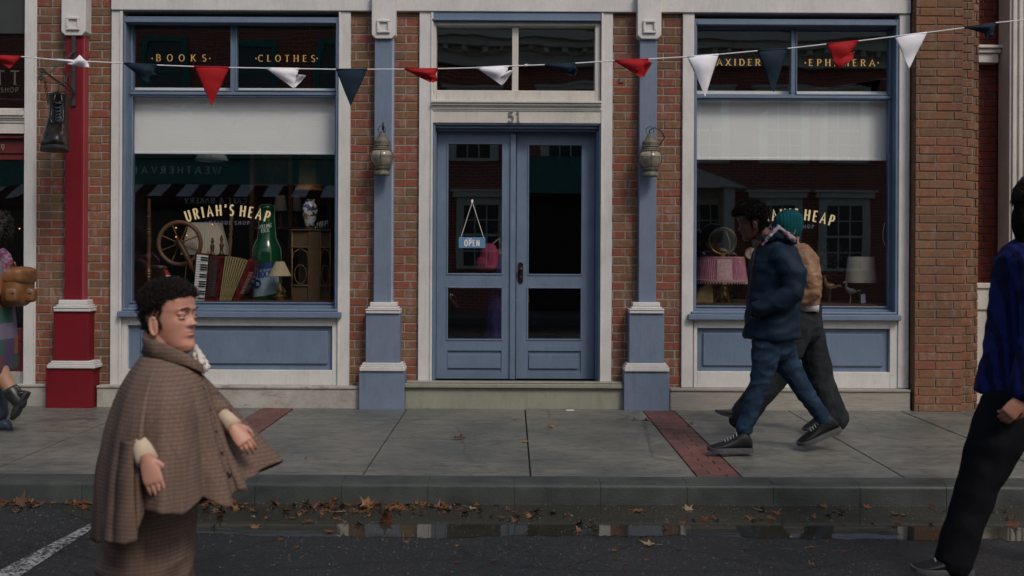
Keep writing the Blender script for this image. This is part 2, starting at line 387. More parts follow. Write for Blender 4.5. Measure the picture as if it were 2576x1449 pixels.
# near pavement: slabs with real joints between them
def gx(px): return (px-VX)/(FPX/(CAMD-.15))
xs = [-14.4, -13.3, -12.25, -11.2, -10.15, -9.1, -8.05, -7.0, -5.78]
joints = [-5.5, -4.35, -3.25, -2.19, -1.91, -.916, .12, 1.146, 1.425, 2.43, 3.42, 4.46, 4.74, 5.8, 6.9, 8.0, 9.1, 10.2, 11.3, 12.4]
strips = [(-5.78, -5.5), (-2.19, -1.91), (1.146, 1.425), (4.46, 4.74)]
allx = sorted(xs+joints)
m = MB()
for a, b in zip(allx[:-1], allx[1:]):
    if any(abs(a-s0) < .01 for s0, s1 in strips): continue
    dz = random.uniform(-.003, .003)
    m.box(a+.005, b-.005, KY+.216, 0, -.1, dz); m.box(a+.005, b-.005, 0, 1.2, -.1, dz)
m.v = [(x_, y_, z_+(.022*min(0, y_)/2.9 if z_ > -.05 else 0)) for x_, y_, z_ in m.v]; tag(m.build('pavement', SLAB, bevel=.004), kind='structure')
m = MB(); m.box(-15, 13, KY+.2, 1.2, -.2, -.034); tag(m.build('pavement_joint_bed', mk('joint_dirt', (.025, .023, .02), .9)), kind='structure')
for s0, s1 in strips:
    m = MB(); y = KY+.217; i = 0; W0 = s1-s0-.010
    while y < -.12:                      # bricks laid across the strip, joints staggered row by row
        cut = (.68, .34)[i % 2]+random.uniform(-.02, .02)
        for u0, u1 in ((0, cut), (cut, 1)):
            m.rv = random.random(); m.box(s0+.005+W0*u0+.002, s0+.005+W0*u1-.002, y+.002, y+.100, -.09, random.uniform(-.003, .002))
        y += .103; i += 1
    m.v = [(x_, y_, z_+(.022*min(0, y_)/2.9 if z_ > -.05 else 0)) for x_, y_, z_ in m.v]
    tag(m.build('brick_paving_strip', PAVE, bevel=.002), kind='structure')
kx = [-15+i*.515+.085 for i in range(56)]
m = MB()
for a in kx:
    m.rv = random.random(); j = random.uniform(-.003, .003)
    yy = KY+j*.3; pr_ = [(yy, -.35), (yy, -.052), (yy+.004, -.037), (yy+.014, -.027), (yy+.034, -.0225), (KY+.213, -.0215+j*.2), (KY+.213, -.35)]
    m.prism([Vector((a+.0015, q[0], q[1])) for q in pr_], (.512, 0, 0))
tag(m.build('kerb', KERB, smooth=2), kind='structure')
m = MB(); m.box(-15, 13, KY+.006, KY+.214, -.35, -.030); tag(m.build('kerb_mortar', mk('kerb_joint', (.065, .075, .07), .8)), kind='structure')
# puddle along the gutter
def water():
    g = NG('gutter_water'); v = g.obj((1, 2.5, 1)); n = g.noise(v, 3.0, 2, .5); n2 = g.noise(g.obj((.3, 1, 1)), 2.2, 4, .6)
    c = g.mix(g.ramp(n2, [(.35, 0), (.7, 1)]), (.018, .019, .015), (.036, .033, .023))
    g.b.inputs['IOR'].default_value = 1.36
    return g.fin(c, .03, g.bump(n, .15, .004, g.bump(g.noise(g.obj((1, 3, 1)), 26, 3, .6), .05, .001)))
pts = []; random.seed(3)
x = -2.62
top = []; bot = []
while x < 6.0:
    e = -3.86+.035*math.sin(x*2.3)+.02*math.sin(x*7.1+1)+.035*noise.noise(Vector((x*3.1, 2, 0)))+.03*noise.noise(Vector((x*11, 5, 0)))+.02*noise.noise(Vector((x*37, 1, 0)))-(.05 if x > 2.6 else 0)
    k = min(1, (x+2.62)/.8); bot.append((x, KY+(e-KY)*(.15+.85*k**.6))); x += .012
m = MB(); n = len(bot); z = ROADZ+.0015
m.add([(a, KY-.0, z) for a, b in bot]+[(a, b, z) for a, b in bot], [(i, n+i, n+i+1, i+1) for i in range(n-1)])
tag(m.build('gutter_puddle', water()), kind='structure')
m = MB(); bot2 = []; x = -7.5
while x < -2.9:
    k = min(1, (x+7.5)/.5)*min(1, (-2.9-x)/.4); bot2.append((x, KY-.02-(.22+.05*math.sin(x*3)+.02*math.sin(x*13))*max(0, k)**.5)); x += .03
n = len(bot2)
m.add([(a, KY, z) for a, b in bot2]+[(a, b, z) for a, b in bot2], [(i, n+i, n+i+1, i+1) for i in range(n-1)])
tag(m.build('gutter_puddle', water()), kind='structure')
# silt fringe between kerb and water
# parking line
def road_pt(px, py):
    dx, dy = der(px, py); s = dy/(CAMH-ROADZ); d = FPX/s; return Vector((dx/s, d-CAMD, ROADZ+.004))
g = NG('worn_road_line'); n1 = g.noise(g.obj(), 42, 6, .75); n2 = g.noise(g.obj(), 6, 4, .6)
mxs = g.n('MixShader'); tr = g.n('BsdfTransparent'); g.fin(g.mix(n2, (.34, .35, .34), (.22, .23, .225)), .6)
g.l(g.ramp(g.math('MULTIPLY_ADD', n2, .2, n1), [(.55, 0), (.66, 1)]), mxs.inputs[0]); g.l(g.b.outputs[0], mxs.inputs[1]); g.l(tr.outputs[0], mxs.inputs[2]); g.l(mxs.outputs[0], g.out.inputs[0])
a, b = road_pt(263, 1300), road_pt(12, 1430); a2, b2 = road_pt(281, 1300), road_pt(82, 1430)
d0 = (b-a); d1 = (b2-a2)
m = MB(); m.add([a, a2, b2+d1*1.2, b+d0*1.2], [(0, 3, 2, 1)]); tag(m.build('road_marking', g.m), kind='structure')

# ------------------------------------------------------------------ brickwork
random.seed(11)
ZR = ZY(88)         # one bed joint height, so courses line up with the photograph
def bricks(m, xa, xb, za, zb, Yf, depth, L=.222, h=.0755, ph=0, j=.011, alt=.5, lo=0, hi=1, jit=.0015):
    r0 = math.floor((za-ZR)/h)
    for r in range(r0, math.ceil((zb-ZR)/h)):
        z0, z1 = ZR+r*h+j/2, ZR+(r+1)*h-j/2
        z0, z1 = max(z0, za), min(z1, zb)
        if z1-z0 < .006: continue
        x = xa-L+((ph+(alt if r % 2 else 0)) % 1)*L
        while x < xb:
            a, b = max(x+j/2, xa), min(x+L-j/2, xb)
            if b-a > .012:
                m.rv = random.uniform(lo, hi); q = random.uniform(-jit, jit)*1.5; e = lambda: random.uniform(-.0022, .0022)
                m.box(a+(e() if a > xa else 0), b+(e() if b < xb else 0), Yf+q, Yf+depth, z0+e()*.6, z1+e()*.6, .003)
            x += L
def span(x0, x1, Y=0): return P(x0, 500, Y).x, P(x1, 500, Y).x
TOPZ = 7.2
shopA = empty('red_shop_building', (-4.6, 0, 0), 'brick shop with crimson column and dark red glass door at the far left', 'shop')
shop = empty('antique_shop_building', (0, 0, 0), 'brick antique shop with slate blue double door between two wide display windows', 'shop')
shopC = empty('corner_brick_building', (4.4, 0, 0), 'dark red brick building with cream stone trim beyond the tan brick pier at right', 'building')
ZBT = ZY(38)+.02    # underside of the long beam
# shop A wall
xa, xb = span(76, 277)
m = MB(); bricks(m, xa, xb, .0, 4.2, 0, .08, ph=.35); m.build('brick_wall', BRICK, shopA)
m = MB(); m.box(xa, xb, .005, .3, 0, 4.25); m.box(-9, xb-.001, .12, .3, 3.9, TOPZ); m.build('mortar_backing', MORT, shopA)
# antique shop piers
m = MB()
for i, (a, b) in enumerate([(880, 1052), (1541, 1717)]):
    xa, xb = span(a, b); bricks(m, xa, xb, .0, ZBT, 0, .08, ph=(.72, .52)[i])
# brick upper storey above the beam
m2 = MB()
xa, xb = span(277, 2290)
m2.box(xa+.001, xb-.002, .1, .3, 3.95, TOPZ)
for a, b in [(880, 1052), (1541, 1717)]:
    x0, x1 = span(a, b); m2.box(x0, x1, .005, .3, 0, 3.9)
bricks(m, xa, xb, 3.95, TOPZ, .03, .06)
m.build('brick_wall', BRICK, shop); m2.build('mortar_backing', MORT, shop)
# tan pier on the right: three stepped planes
m = MB(); m2 = MB()
xa, xb = span(2303, 2421, -.14); bricks(m, xa, xb, 0, TOPZ, -.14, .20, L=.30, ph=.1)
m2.box(xa+.004, xb-.004, -.132, .3, 0, TOPZ)
xa2, xb2 = span(2421, 2449, -.06); bricks(m, xb-.02, xb2, 0, TOPZ, -.06, .12, L=.11, ph=.3); m2.box(xb-.01, xb2-.003, -.052, .3, 0, TOPZ)
xa3, xb3 = span(2449, 2461, .02); bricks(m, xb2-.01, xb3, 0, TOPZ, .02, .4, L=.12, ph=.5); m2.box(xb2-.01, xb3-.003, .03, .5, 0, TOPZ)
m.rv = .4; pierR = empty('brick_pier', (xa, -.14, 0), 'tall tan brick pier with stepped right edge beside the right display window', 'pier')
m.build('brickwork', BRICKT, pierR); m2.build('mortar_core', MORTT, pierR)

# ------------------------------------------------------------------ columns
def column(parent, shaft, cap, caph, trims, mid, low, pm, label, edge=None, basey=1030):
    """all pixel spans measured on their own front plane"""
    c = empty('column', P((shaft[0]+shaft[1])/2, basey, 0)-(parent.location if parent else Vector()), None); c.parent = parent
    c['label'] = label
    def off(mb, nm, mat, par, **k): return mb.build(nm, mat, par, **k)
    xa, xb, za, zb = R(shaft[0], caph[1]-4, shaft[1], trims[0][0]+2, -.10)
    m = MB(); m.box(xa, xb, -.10, .02, za, zb); off(m, 'shaft', pm, c, bevel=.006)
    if edge: m = MB(); m.box(xb-.004, xb+.012, -.088, .02, za, zb); off(m, 'shaft_edge', edge, c, bevel=.004)
    xa, xb, za, zb = R(cap[0], caph[0]-60, cap[1], caph[1], -.13); k = .035
    m = MB(); m.prism([Vector(q) for q in [(xa, -.13, zb), (xa, -.13, za+k), (xa+k, -.13, za), (xb-k, -.13, za), (xb, -.13, za+k), (xb, -.13, zb)]], (0, .15, 0))
    cp = off(m, 'capital', CREAM, c, bevel=.006)
    zc = P(cap[0], (caph[0]+caph[1])/2-(0 if caph[0] > 32 else 0), -.13).z; xc = (xa+xb)/2; q = .058
    m = MB()
    for s_, d in ((q, .02), ):
        for (u0, u1, w0, w1) in ((-q, q, q-.022, q), (-q, q, -q, -q+.022), (-q, -q+.022, -q+.022, q-.022), (q-.022, q, -q+.022, q-.022)):
            m.box(xc+u0, xc+u1, -.13-d, -.129, zc+w0, zc+w1)
    off(m, 'square_boss', CREAM, cp, bevel=.006)
    for nm, (x0, x1, y0, y1), Y in (('pedestal', mid, -.135), ('plinth', low, -.17)):
        xa, xb, za, zb = R(x0, y0, x1, y1, Y)
        if nm == 'plinth': za = -.005
        m = MB(); m.box(xa, xb, Y, .02, za, zb); off(m, nm, pm, c, bevel=.004)
    (t0, t1, tx0, tx1), (u0, u1, ux0, ux1) = trims
    xa, xb, za, zb = R(tx0, t0, tx1, t1, -.16); H_ = zb-za
    m = MB(); m.box(xa+.003, xb-.003, -.155, .02, za, za+H_*.28); m.box(xa, xb, -.162, .02, za+H_*.28, za+H_*.42)
    m.box(xa+.02, xb-.02, -.142, .02, za+H_*.42, za+H_*.6); m.box(xa+.035, xb-.035, -.13, .02, za+H_*.6, zb)
    off(m, 'upper_moulding', CREAM, c, bevel=.007, seg=3)
    xa, xb, za, zb = R(ux0, u0, ux1, u1, -.185); H_ = zb-za
    m = MB(); m.box(xa, xb, -.188, .02, za, za+H_*.5); m.box(xa+.008, xb-.008, -.178, .02, za+H_*.5, za+H_*.75); m.box(xa+.02, xb-.02, -.16, .02, za+H_*.75, zb)
    off(m, 'lower_moulding', CREAM, c, bevel=.006, seg=3)
    return c
column(shopA, (163, 207), (154, 215), (30, 89), [(755, 784, 133, 226), (909, 927, 118, 237)], (134, 222, 782, 912), (115, 231, 925, 1027), REDP, 'crimson painted column with cream capital and mouldings', REDEDGE)
column(shop, (941, 985), (935, 995), (36, 97), [(761, 789, 919, 1007), (914, 934, 904, 1018)], (920, 1006, 788, 917), (903, 1017, 932, 1031), BLUEC, 'slate blue column left of the double door', mk('pale_blue_edge', (.30, .36, .46), .5))
column(shop, (1608, 1652), (1604, 1664), (37, 98), [(761, 789, 1583, 1672), (915, 935, 1571, 1684)], (1583, 1671, 788, 918), (1570, 1684, 933, 1033), BLUEC, 'slate blue column right of the double door')

# ------------------------------------------------------------------ long beam and posts
xa, xb = span(277, 2290, -.05)
m = MB(); m.box(xa, xb, -.05, .2, ZBT, 3.78); m.box(xa, xb, -.09, .2, 3.78, 3.84); m.box(xa, xb, -.14, .2, 3.84, 3.92); m.build('frieze_beam', CREAM, shop, bevel=.006)
def post(x0, x1, parent, y0=36, y1=972, Y=-.03, name='timber_post', mat=CREAM, lab=None):
    xa, xb, za, zb = R(x0, y0, x1, y1, Y); m = MB()
    if y0 <= 40 and parent is shop: zb = ZBT-.002
    m.box(xa, xb, Y, .14, za, zb)
    o = m.build(name, mat, parent, bevel=.005)
    return o
for x0, x1, y1 in ((278, 305, 972), (851, 880, 972), (1053, 1086, 964), (1513, 1540, 966), (1716, 1745, 975), (2261, 2288, 977)): post(x0, x1, shop, 38, y1)
# narrow bead on the posts facing the openings
m = MB()
for x0, x1, y1 in ((299, 306, 972), (850, 855, 972), (1082, 1088, 964), (1511, 1516, 966)):
    xa, xb, za, zb = R(x0, 42, x1, y1, -.04); m.box(xa, xb, -.04, -.028, za, ZBT-.004); m.build('post_bead', CREAM, shop, bevel=.004); m = MB()

xa, xb, za, zb = R(60, -40, 85, 969, -.03); m = MB(); m.box(xa, xb, -.03, .14, za, zb); xa, xb, _, _ = R(81, 0, 90, 969, -.015); m.box(xa, xb, -.015, .1, za, zb); m.build('timber_post', CREAM, shopA, bevel=.004)

# ------------------------------------------------------------------ display windows
GY = .11
def frame_ring(m, outer, inner, y0, y1):
    """four bars between two rectangles (xa, xb, za, zb), butted end to end"""
    a, b, c, d = outer; e, f, g_, h = inner
    m.box(a, e, y0, y1, c, d); m.box(f, b, y0, y1, c, d); m.box(e, f, y0, y1, h, d); m.box(e, f, y0, y1, c, g_)
def display_window(op, tr, mul, lower, sill, panel, field, band, base, cream, left):
    """op: opening; tr: (x0,x1,y0,y1) transom glass; mul: mullion x; lower: lower glass"""
    win = MB(); O = R(*op, -.03)
    Tl = R(tr[0], tr[2], mul[0], tr[3], GY); Tr = R(mul[1], tr[2], tr[1], tr[3], GY); Lw = R(lower[0], lower[2], lower[1], lower[3], GY)
    xa, xb, za, zb = O; xa += .001; xb -= .001
    gl, gr = min(Tl[0], Lw[0]), max(Tr[1], Lw[1])
    # jamb liner and stepped sash frame
    win.box(xa, xa+.022, -.018, GY-.02, za, zb); win.box(xb-.022, xb, -.018, GY-.02, za, zb)
    win.box(xa+.022, xb-.022, -.012, GY-.02, zb-.030, zb); win.box(xa+.022, xb-.022, -.03, GY-.02, zb-.055, zb-.030)
    win.box(xa, gl+.0, GY-.02, GY+.05, za, zb-.02); win.box(gr, xb, GY-.02, GY+.05, za, zb-.02)
    win.box(gl, gr, GY-.021, GY+.05, max(Tl[3], Tr[3]), zb-.02)
    win.box(gl, gr, GY-.022, GY+.05, Lw[3], min(Tl[2], Tr[2]))
    win.box(Tl[1], Tr[0], GY-.021, GY+.05, Tl[2], Tl[3]);
    win.box(gl, gr, GY-.021, GY+.05, za, Lw[2])
    # beads and rails
    ml = MB()
    for r in (Tl, Tr, Lw): frame_ring(ml, (r[0]-.010, r[1]+.010, r[2]-.010, r[3]+.010), r, GY-.034, GY-.0215)
    zr = (Lw[3]+Tl[2])/2; ml.box(gl-.011, gr+.011, GY-.045, GY-.0225, zr-.014, zr+.012)
    zc = za+.0; ml.box(gl-.02, gr+.02, GY-.06, GY-.022, Lw[2]-.055, Lw[2]-.028); ml.box(xa+.023, xb-.023, .0, GY-.02, za, Lw[2]-.06)
    f = win.build('display_window', BLUE, shop, bevel=.004)
    f['label'] = ('left' if left else 'right')+' display window with slate blue frame and divided transom'
    ml.build('glazing_bead', BLUE, f, bevel=.004)
    for r, nm in ((Tl, 'transom_pane'), (Tr, 'transom_pane'), (Lw, 'lower_pane')):
        m = MB(); m.add([(r[0]-.004, GY, r[2]-.004), (r[1]+.004, GY, r[2]-.004), (r[1]+.004, GY, r[3]+.004), (r[0]-.004, GY, r[3]+.004)], [(0, 1, 2, 3)])
        m.build(nm, GLASSW if nm == 'transom_pane' else GLASS, f)
    S_ = R(*sill, -.08); m = MB(); m.box(S_[0], S_[1], -.085, .02, S_[2], S_[3]); m.box(S_[0]+.03, S_[1]-.03, -.05, .03, S_[3], S_[3]+.025); m.build('window_sill', BLUE, shop, bevel=.007)
    # riser under the sill
    Pn = R(*panel, .0); C_ = R(*cream, -.015); m = MB()
    z0 = R(*base, -.10)[3]
    frame_ring(m, (C_[0], C_[1], z0+.0, S_[2]-.001), (Pn[0], Pn[1], Pn[2], Pn[3]), -.016, .06)
    m.box(C_[0]+.03, C_[1]-.03, -.024, -.0155, S_[2]-.03, S_[2]-.002)
    rs = m.build('stall_riser', CREAM, shop, bevel=.005)
    m = MB(); m.box(Pn[0], Pn[1], .022, .06, Pn[2], Pn[3]); F = R(*field, .0)
    pb = m.build('riser_panel', BLUE, rs)
    m = MB(); m.box(F[0], F[1], .002, .021, F[2], F[3]); m.build('raised_field', BLUE, rs, bevel=.012, seg=1)
    return f, Tl, Tr, Lw
WL = display_window((307, 41, 850, 786), (335, 845, 63, 228), (582, 597), (335, 843, 245, 760), (294, 784, 857, 799), (322, 819, 836, 930), (352, 832, 824, 916), 0, (240, 971, 903, 1030), (305, 800, 851, 972), True)
WR = display_window((1746, 47, 2261, 792), (1752, 2235, 75, 238), (1988, 2003), (1751, 2231, 252, 770), (1732, 792, 2268, 806), (1753, 826, 2237, 935), (1768, 839, 2222, 922), 0, (1686, 979, 2290, 1033), (1745, 806, 2261, 977), False)
# stone bases
def base(par, x0, y0, x1, Y, mat, nm='stone_base'):
    xa, xb, za, zb = R(x0, y0, x1, 1030, Y); m = MB(); m.box(xa, xb, Y, .2, -.02, zb-.022); m.box(xa, xb, Y-.012, .2, zb-.022, zb); return m.build(nm, mat, par, bevel=.006)
g = NG('worn_pale_stone'); v = g.obj(); n1 = g.noise(v, 7, 7, .7); n2 = g.noise(v, 60, 5, .7); n3 = g.noise(g.obj((1, 1, 4)), 5, 5, .7)
c = g.mix(g.ramp(n1, [(.35, 0), (.7, 1)]), (.42, .40, .36), (.26, .245, .215)); c = g.mix(g.ramp(n3, [(.58, 0), (.68, .75)]), c, (.16, .145, .125)); c = g.mix(g.ramp(n2, [(.66, 0), (.7, .8)]), c, (.10, .09, .08))
STONE = g.fin(c, .8, g.bump(n2, .5, .004, g.bump(n1, .5, .01)))
g = NG('weathered_timber_plinth'); n1 = g.noise(g.obj((.6, 6, 9)), 7, 6, .65, 1.5); n2 = g.noise(g.obj(), 30, 4, .7); n3 = g.noise(g.obj(), 2, 3, .6)
c = g.mix(g.ramp(n1, [(.38, 0), (.62, 1)]), (.30, .285, .25), (.19, .175, .15)); c = g.mix(g.math('MULTIPLY', n3, .5), c, (.36, .33, .29))
PLK = g.fin(c, .75, g.bump(n1, .5, .004, g.bump(n2, .2, .003)))
base(shop, 243, 971, 904, -.10, STONE); base(shop, 1686, 979, 2290, -.10, PLK, 'timber_base'); base(shopA, 40, 967, 116, -.06, STONE)

# ------------------------------------------------------------------ door set
DY = .13
op = R(1087, 312, 1512, 964, -.03)
m = MB()
# transom window frame (cream)
T = R(1087, 52, 1512, 256, -.03); T1 = R(1099, 69, 1288, 231, .09); T2 = R(1304, 69, 1495, 231, .09)
m.box(T[0], T1[0], .0, .14, T[2], T[3]); m.box(T2[1], T[1], .001, .14, T[2], T[3]); m.box(T1[0], T2[1], .0, .14, T1[3], T[3]); m.box(T1[0], T2[1], .0, .14, T[2], T1[2]); m.box(T1[1], T2[0], .04, .14, T1[2], T1[3])
m.box(T1[0]-.03, T1[0]-.012, -.012, .002, T1[2]-.02, T1[3]+.02)
tw = m.build('transom_window', CREAM2, shop, bevel=.006)
for r in (T1, T2):
    q = MB(); q.add([(r[0], .09, r[2]), (r[1], .09, r[2]), (r[1], .09, r[3]), (r[0], .09, r[3])], [(0, 1, 2, 3)]); q.build('transom_pane', GLASSW, tw)
m = MB(); T = R(1087, 37, 1512, 52, -.045); m.box(T[0]-.0, T[1], -.035, .1, T[3]-.04, ZBT-.003); m.box(T[0], T[1], -.048, .1, T[3]-.052, T[3]-.036); m.box(T[0], T[1], -.02, .1, T[2]-.01, T[3]-.052); m.build('head_moulding', BLUE, shop, bevel=.005)
# cornice over the door
a = R(1087, 254, 1512, 309, -.05); z = lambda y: ZY(y, -.05)
m = MB(); e0, e1 = a[0], a[1]
for y0, y1, Y in ((254, 260, -.085), (260, 266, -.07), (266, 270, -.055), (270, 275, -.048), (275, 279, -.04), (279, 309, -.032)): m.box(e0-.003, e1+.003, Y, .14, z(y1), z(y0))
lin = m.build('door_lintel', CREAM2, shop, bevel=.004)
m = MB(); a = P(1293, 308, -.034); text(m, "51", .098, lambda u, v, l: Vector((a.x+u, -.040-l, a.z+v)), .14, .12, .10, wid=.85, gap=.22); ob = m.build('house_number', mk('zinc_numerals', (.20, .20, .20), .45, .3, 20, metal=.5), lin)
sm = ob.modifiers.new('thick', 'SOLIDIFY'); sm.thickness = .006
# blue head and jambs
a = R(1087, 309, 1512, 333, -.02); m = MB(); zT, zB = ZY(309, -.02), ZY(332, DY)
m.box(a[0], a[1], -.02, .16, zT-.02, zT-.002); m.box(a[0]+.02, a[1]-.02, .01, .16, zT-.045, zT-.02); m.box(a[0]+.03, a[1]-.03, .05, .16, zB, zT-.045)
L_ = R(1099, 332, 1296, 958, DY); R_ = R(1299, 334, 1496, 960, DY+.03)
zJ = ZY(963, -.02)
m.box(op[0]+.001, L_[0]-.003, .04, .18, zJ, zB); m.box(op[0]+.001, op[0]+.022, -.015, .04, zJ, zT-.02)
m.box(R_[1]+.003, op[1]-.001, .04, .18, zJ, zB); m.box(op[1]-.022, op[1]-.001, -.015, .04, zJ, zT-.02)
m.build('door_frame', BLUE, shop, bevel=.004)
def door(r, g1, g2, pn, Y, lab, handle=None, astr=None):
    G1, G2, Pn = R(*g1, Y), R(*g2, Y), R(*pn, Y); m = MB(); t = .045
    m.box(r[0], G1[0], Y, Y+t, r[2], r[3]); m.box(G1[1], r[1], Y, Y+t, r[2], r[3])
    m.box(G1[0], G1[1], Y+.0005, Y+t, G1[3], r[3]); m.box(G1[0], G1[1], Y+.0005, Y+t, G2[3], G1[2]); m.box(G1[0], G1[1], Y+.0005, Y+t, Pn[3], G2[2])
    m.box(G1[0], G1[1], Y+.0005, Y+t, r[2], Pn[2]); m.box(G1[0], G1[1], Y+.018, Y+t, Pn[2], Pn[3])
    m.box(G1[0], G2[0], Y+.001, Y+t, G2[2], G2[3])
    d = m.build('entrance_door', BLUE, shop, bevel=.003); d['label'] = lab
    m = MB()
    for q in (G1, G2): frame_ring(m, (q[0]-.012, q[1]+.012, q[2]-.012, q[3]+.012), (q[0]+.002, q[1]-.002, q[2]+.002, q[3]-.002), Y-.007, Y-.0005)
    m.box(Pn[0]+.03, Pn[1]-.03, Y+.002, Y+.017, Pn[2]+.03, Pn[3]-.03)
    m.build('door_moulding', BLUE, d, bevel=.006)
    for q, nm in ((G1, 'upper_pane'), (G2, 'lower_pane')):
        k = MB(); k.add([(q[0], Y+.015, q[2]), (q[1], Y+.015, q[2]), (q[1], Y+.015, q[3]), (q[0], Y+.015, q[3])], [(0, 1, 2, 3)]); k.build(nm, GLASS, d)
    if astr: q = R(*astr, Y); k = MB(); k.box(q[0], q[1], Y-.02, Y-.001, q[2], q[3]); k.build('astragal', BLUE, d, bevel=.004)
    if handle:
        q = R(*handle, Y); k = MB(); k.box(q[0], q[1], Y-.006, Y-.001, q[2]+.012, q[3]-.012); k.box(q[0]+.008, q[1]-.008, Y-.008, Y-.001, q[2], q[3])
        c = P((handle[0]+handle[2])/2, handle[1]+18, Y); k.tube([(c.x, Y-.005, c.z), (c.x, Y-.045, c.z)], .008, 10); k.ell((c.x, Y-.055, c.z), (.024, .016, .024))
        k.ell((c.x, Y-.01, c.z-.075), (.012, .006, .016))
        k.build('door_handle', mk('dark_bronze', (.035, .022, .016), .4, .4, 40, metal=.7), d, bevel=.002)
    return d
door(L_, (1127, 362, 1263, 688), (1126, 724, 1262, 853), (1117, 882, 1268, 935), DY, 'left leaf of the slate blue double door, with the open sign behind its glass', astr=(1283, 336, 1297, 958))
door(R_, (1330, 365, 1463, 690), (1328, 725, 1461, 853), (1322, 883, 1463, 936), DY+.03, 'right leaf of the slate blue double door, with the dark handle', handle=(1303, 660, 1316, 713))
# step
a = R(1018, 962, 1570, 1029, -.12)
STEP = paint('sage_step_paint', (.27, .275, .22), (.10, .09, .07), .7)
m = MB(); m.box(a[0], a[1], -.10, .3, -.02, a[3]-.05); m.box(a[0], a[1], -.135, .3, a[3]-.05, a[3]-.012); m.box(a[0]+.01, a[1]-.01, -.12, .3, a[3]-.012, a[3]+.004); m.box(op[0], op[1], -.03, .3, a[3]+.004, zJ)
m.build('door_step', STEP, shop, bevel=.008, seg=3)
# bracket remnant, anchor on brick
m = MB(); q = R(1558, 195, 1568, 208, -.01); m.rbox(q, -.012, 0); m.build('wall_anchor', PEWTER, shop, bevel=.003)

# ------------------------------------------------------------------ neighbouring shop on the left
x0 = -9.0; xr = P(60, 500, -.03).x
m = MB()
def lbox(y0, y1, Ya, Yb, mm=None, xl=x0): (mm or m).box(xl, xr-.002, Ya, Yb, ZY(y1, Ya, 30), ZY(y0, Ya, 30))
lbox(272, 278, .05, .14); lbox(278, 290, -.05, .14); lbox(290, 297, -.035, .14); lbox(297, 303, -.02, .14); lbox(303, 309, -.012, .14); lbox(309, 336, -.002, .14)
m.build('cream_cornice', CREAM2, shopA, bevel=.004)
m = MB(); lbox(340, 348, .02, .15); lbox(348, 386, .06, .15); lbox(386, 402, .075, .15); lbox(825, 935, .12, .18); lbox(845, 858, .112, .122); hd = m.build('door_surround', mk('oxblood_paint', (.11, .012, .012), .45, .3, 5, bs=.2), shopA, bevel=.004)
m = MB(); lbox(935, 969, .10, .5); m.build('door_sill', STONE, shopA)
m = MB(); lbox(-40, 84, .06, .16); m.build('transom_head', mk('dark_green_black', (.03, .035, .03), .5), shopA)
for nm, y0, y1, Y in (('transom_pane', 84, 273, .11), ('door_pane', 402, 825, .14)):
    q = MB(); q.add([(x0, Y, ZY(y1, Y, 30)), (xr, Y, ZY(y1, Y, 30)), (xr, Y, ZY(y0, Y, 30)), (x0, Y, ZY(y0, Y, 30))], [(0, 1, 2, 3)]); pn = q.build(nm, GLASSW, shopA)
    if nm == 'transom_pane': tp = pn
m = MB(); text(m, "TTE", .125, flat_at(36, 213, .105), .14, .10, serif=.08, gap=.38); m.build('lettering', mk('pale_red_lettering', (.08, .065, .055), .5), shopA)
m = MB(); text(m, "SHOP", .042, flat_at(24, 232, .104), .18, .16, gap=.30); m.build('lettering', mk('pale_letter', (.07, .06, .05), .5), shopA)
m = MB(); text(m, "49", .052, flat_at(1, 378, .055), .15, .15); m.build('house_number', mk('tan_numerals', (.26, .18, .12), .5), shopA)

# ------------------------------------------------------------------ recessed building on the right
xl = xb3-.02
m = MB(); xr2 = 9.0
bricks(m, xl, 8.95, 0, TOPZ, .45, .08, L=.21, h=.0695, ph=.2); m.build('brick_wall', BRICKD, shopC)
m = MB(); m.box(xl, 9, .46, .7, 0, TOPZ); m.build('mortar_backing', mk('dark_mortar', (.14, .09, .07), .9), shopC)
m = MB()
a = R(2455, 112, 2527, 155, .30); m.box(a[0]-.2, a[1], .30, .46, a[3]-.03, a[3]); m.box(a[0]-.2, a[1]-.015, .325, .46, a[3]-.07, a[3]-.03); m.box(a[0]-.2, a[1]-.03, .35, .46, a[2], a[3]-.07)
m.build('stone_corbel', CREAM2, shopC, bevel=.008, seg=3)
a = R(2455, 712, 2560, 780, .30); m = MB(); m.box(a[0]-.2, a[1], .31, .46, a[3]-.05, a[3]); m.box(a[0]-.2, a[1]-.02, .33, .46, a[2], a[3]-.05); m.box(a[0]-.2, a[1]-.05, .35, .46, .0, a[2]); m.build('stone_dado', CREAM2, shopC, bevel=.008)
a = R(2533, 0, 2620, 900, .15); m = MB(); 
m.box(a[0]+.03, a[1]+.6, .17, .4, 0, TOPZ)
for i in range(4): m.box(a[0]+.05+i*.055, a[0]+.085+i*.055, .15, .18, 0, TOPZ)
m.build('stone_pilaster', CREAM2, shopC, bevel=.008)
# ------------------------------------------------------------------ interiors behind the glass
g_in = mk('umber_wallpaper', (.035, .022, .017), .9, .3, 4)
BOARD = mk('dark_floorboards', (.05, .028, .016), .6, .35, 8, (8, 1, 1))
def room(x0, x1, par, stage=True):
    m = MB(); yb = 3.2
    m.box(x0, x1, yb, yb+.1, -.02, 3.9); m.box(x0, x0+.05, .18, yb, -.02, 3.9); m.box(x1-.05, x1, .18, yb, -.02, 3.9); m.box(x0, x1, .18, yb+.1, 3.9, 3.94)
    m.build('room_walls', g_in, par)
    m = MB(); m.box(x0+.05, x1-.05, .31, yb, .05, .09); m.build('room_floor', BOARD, par)
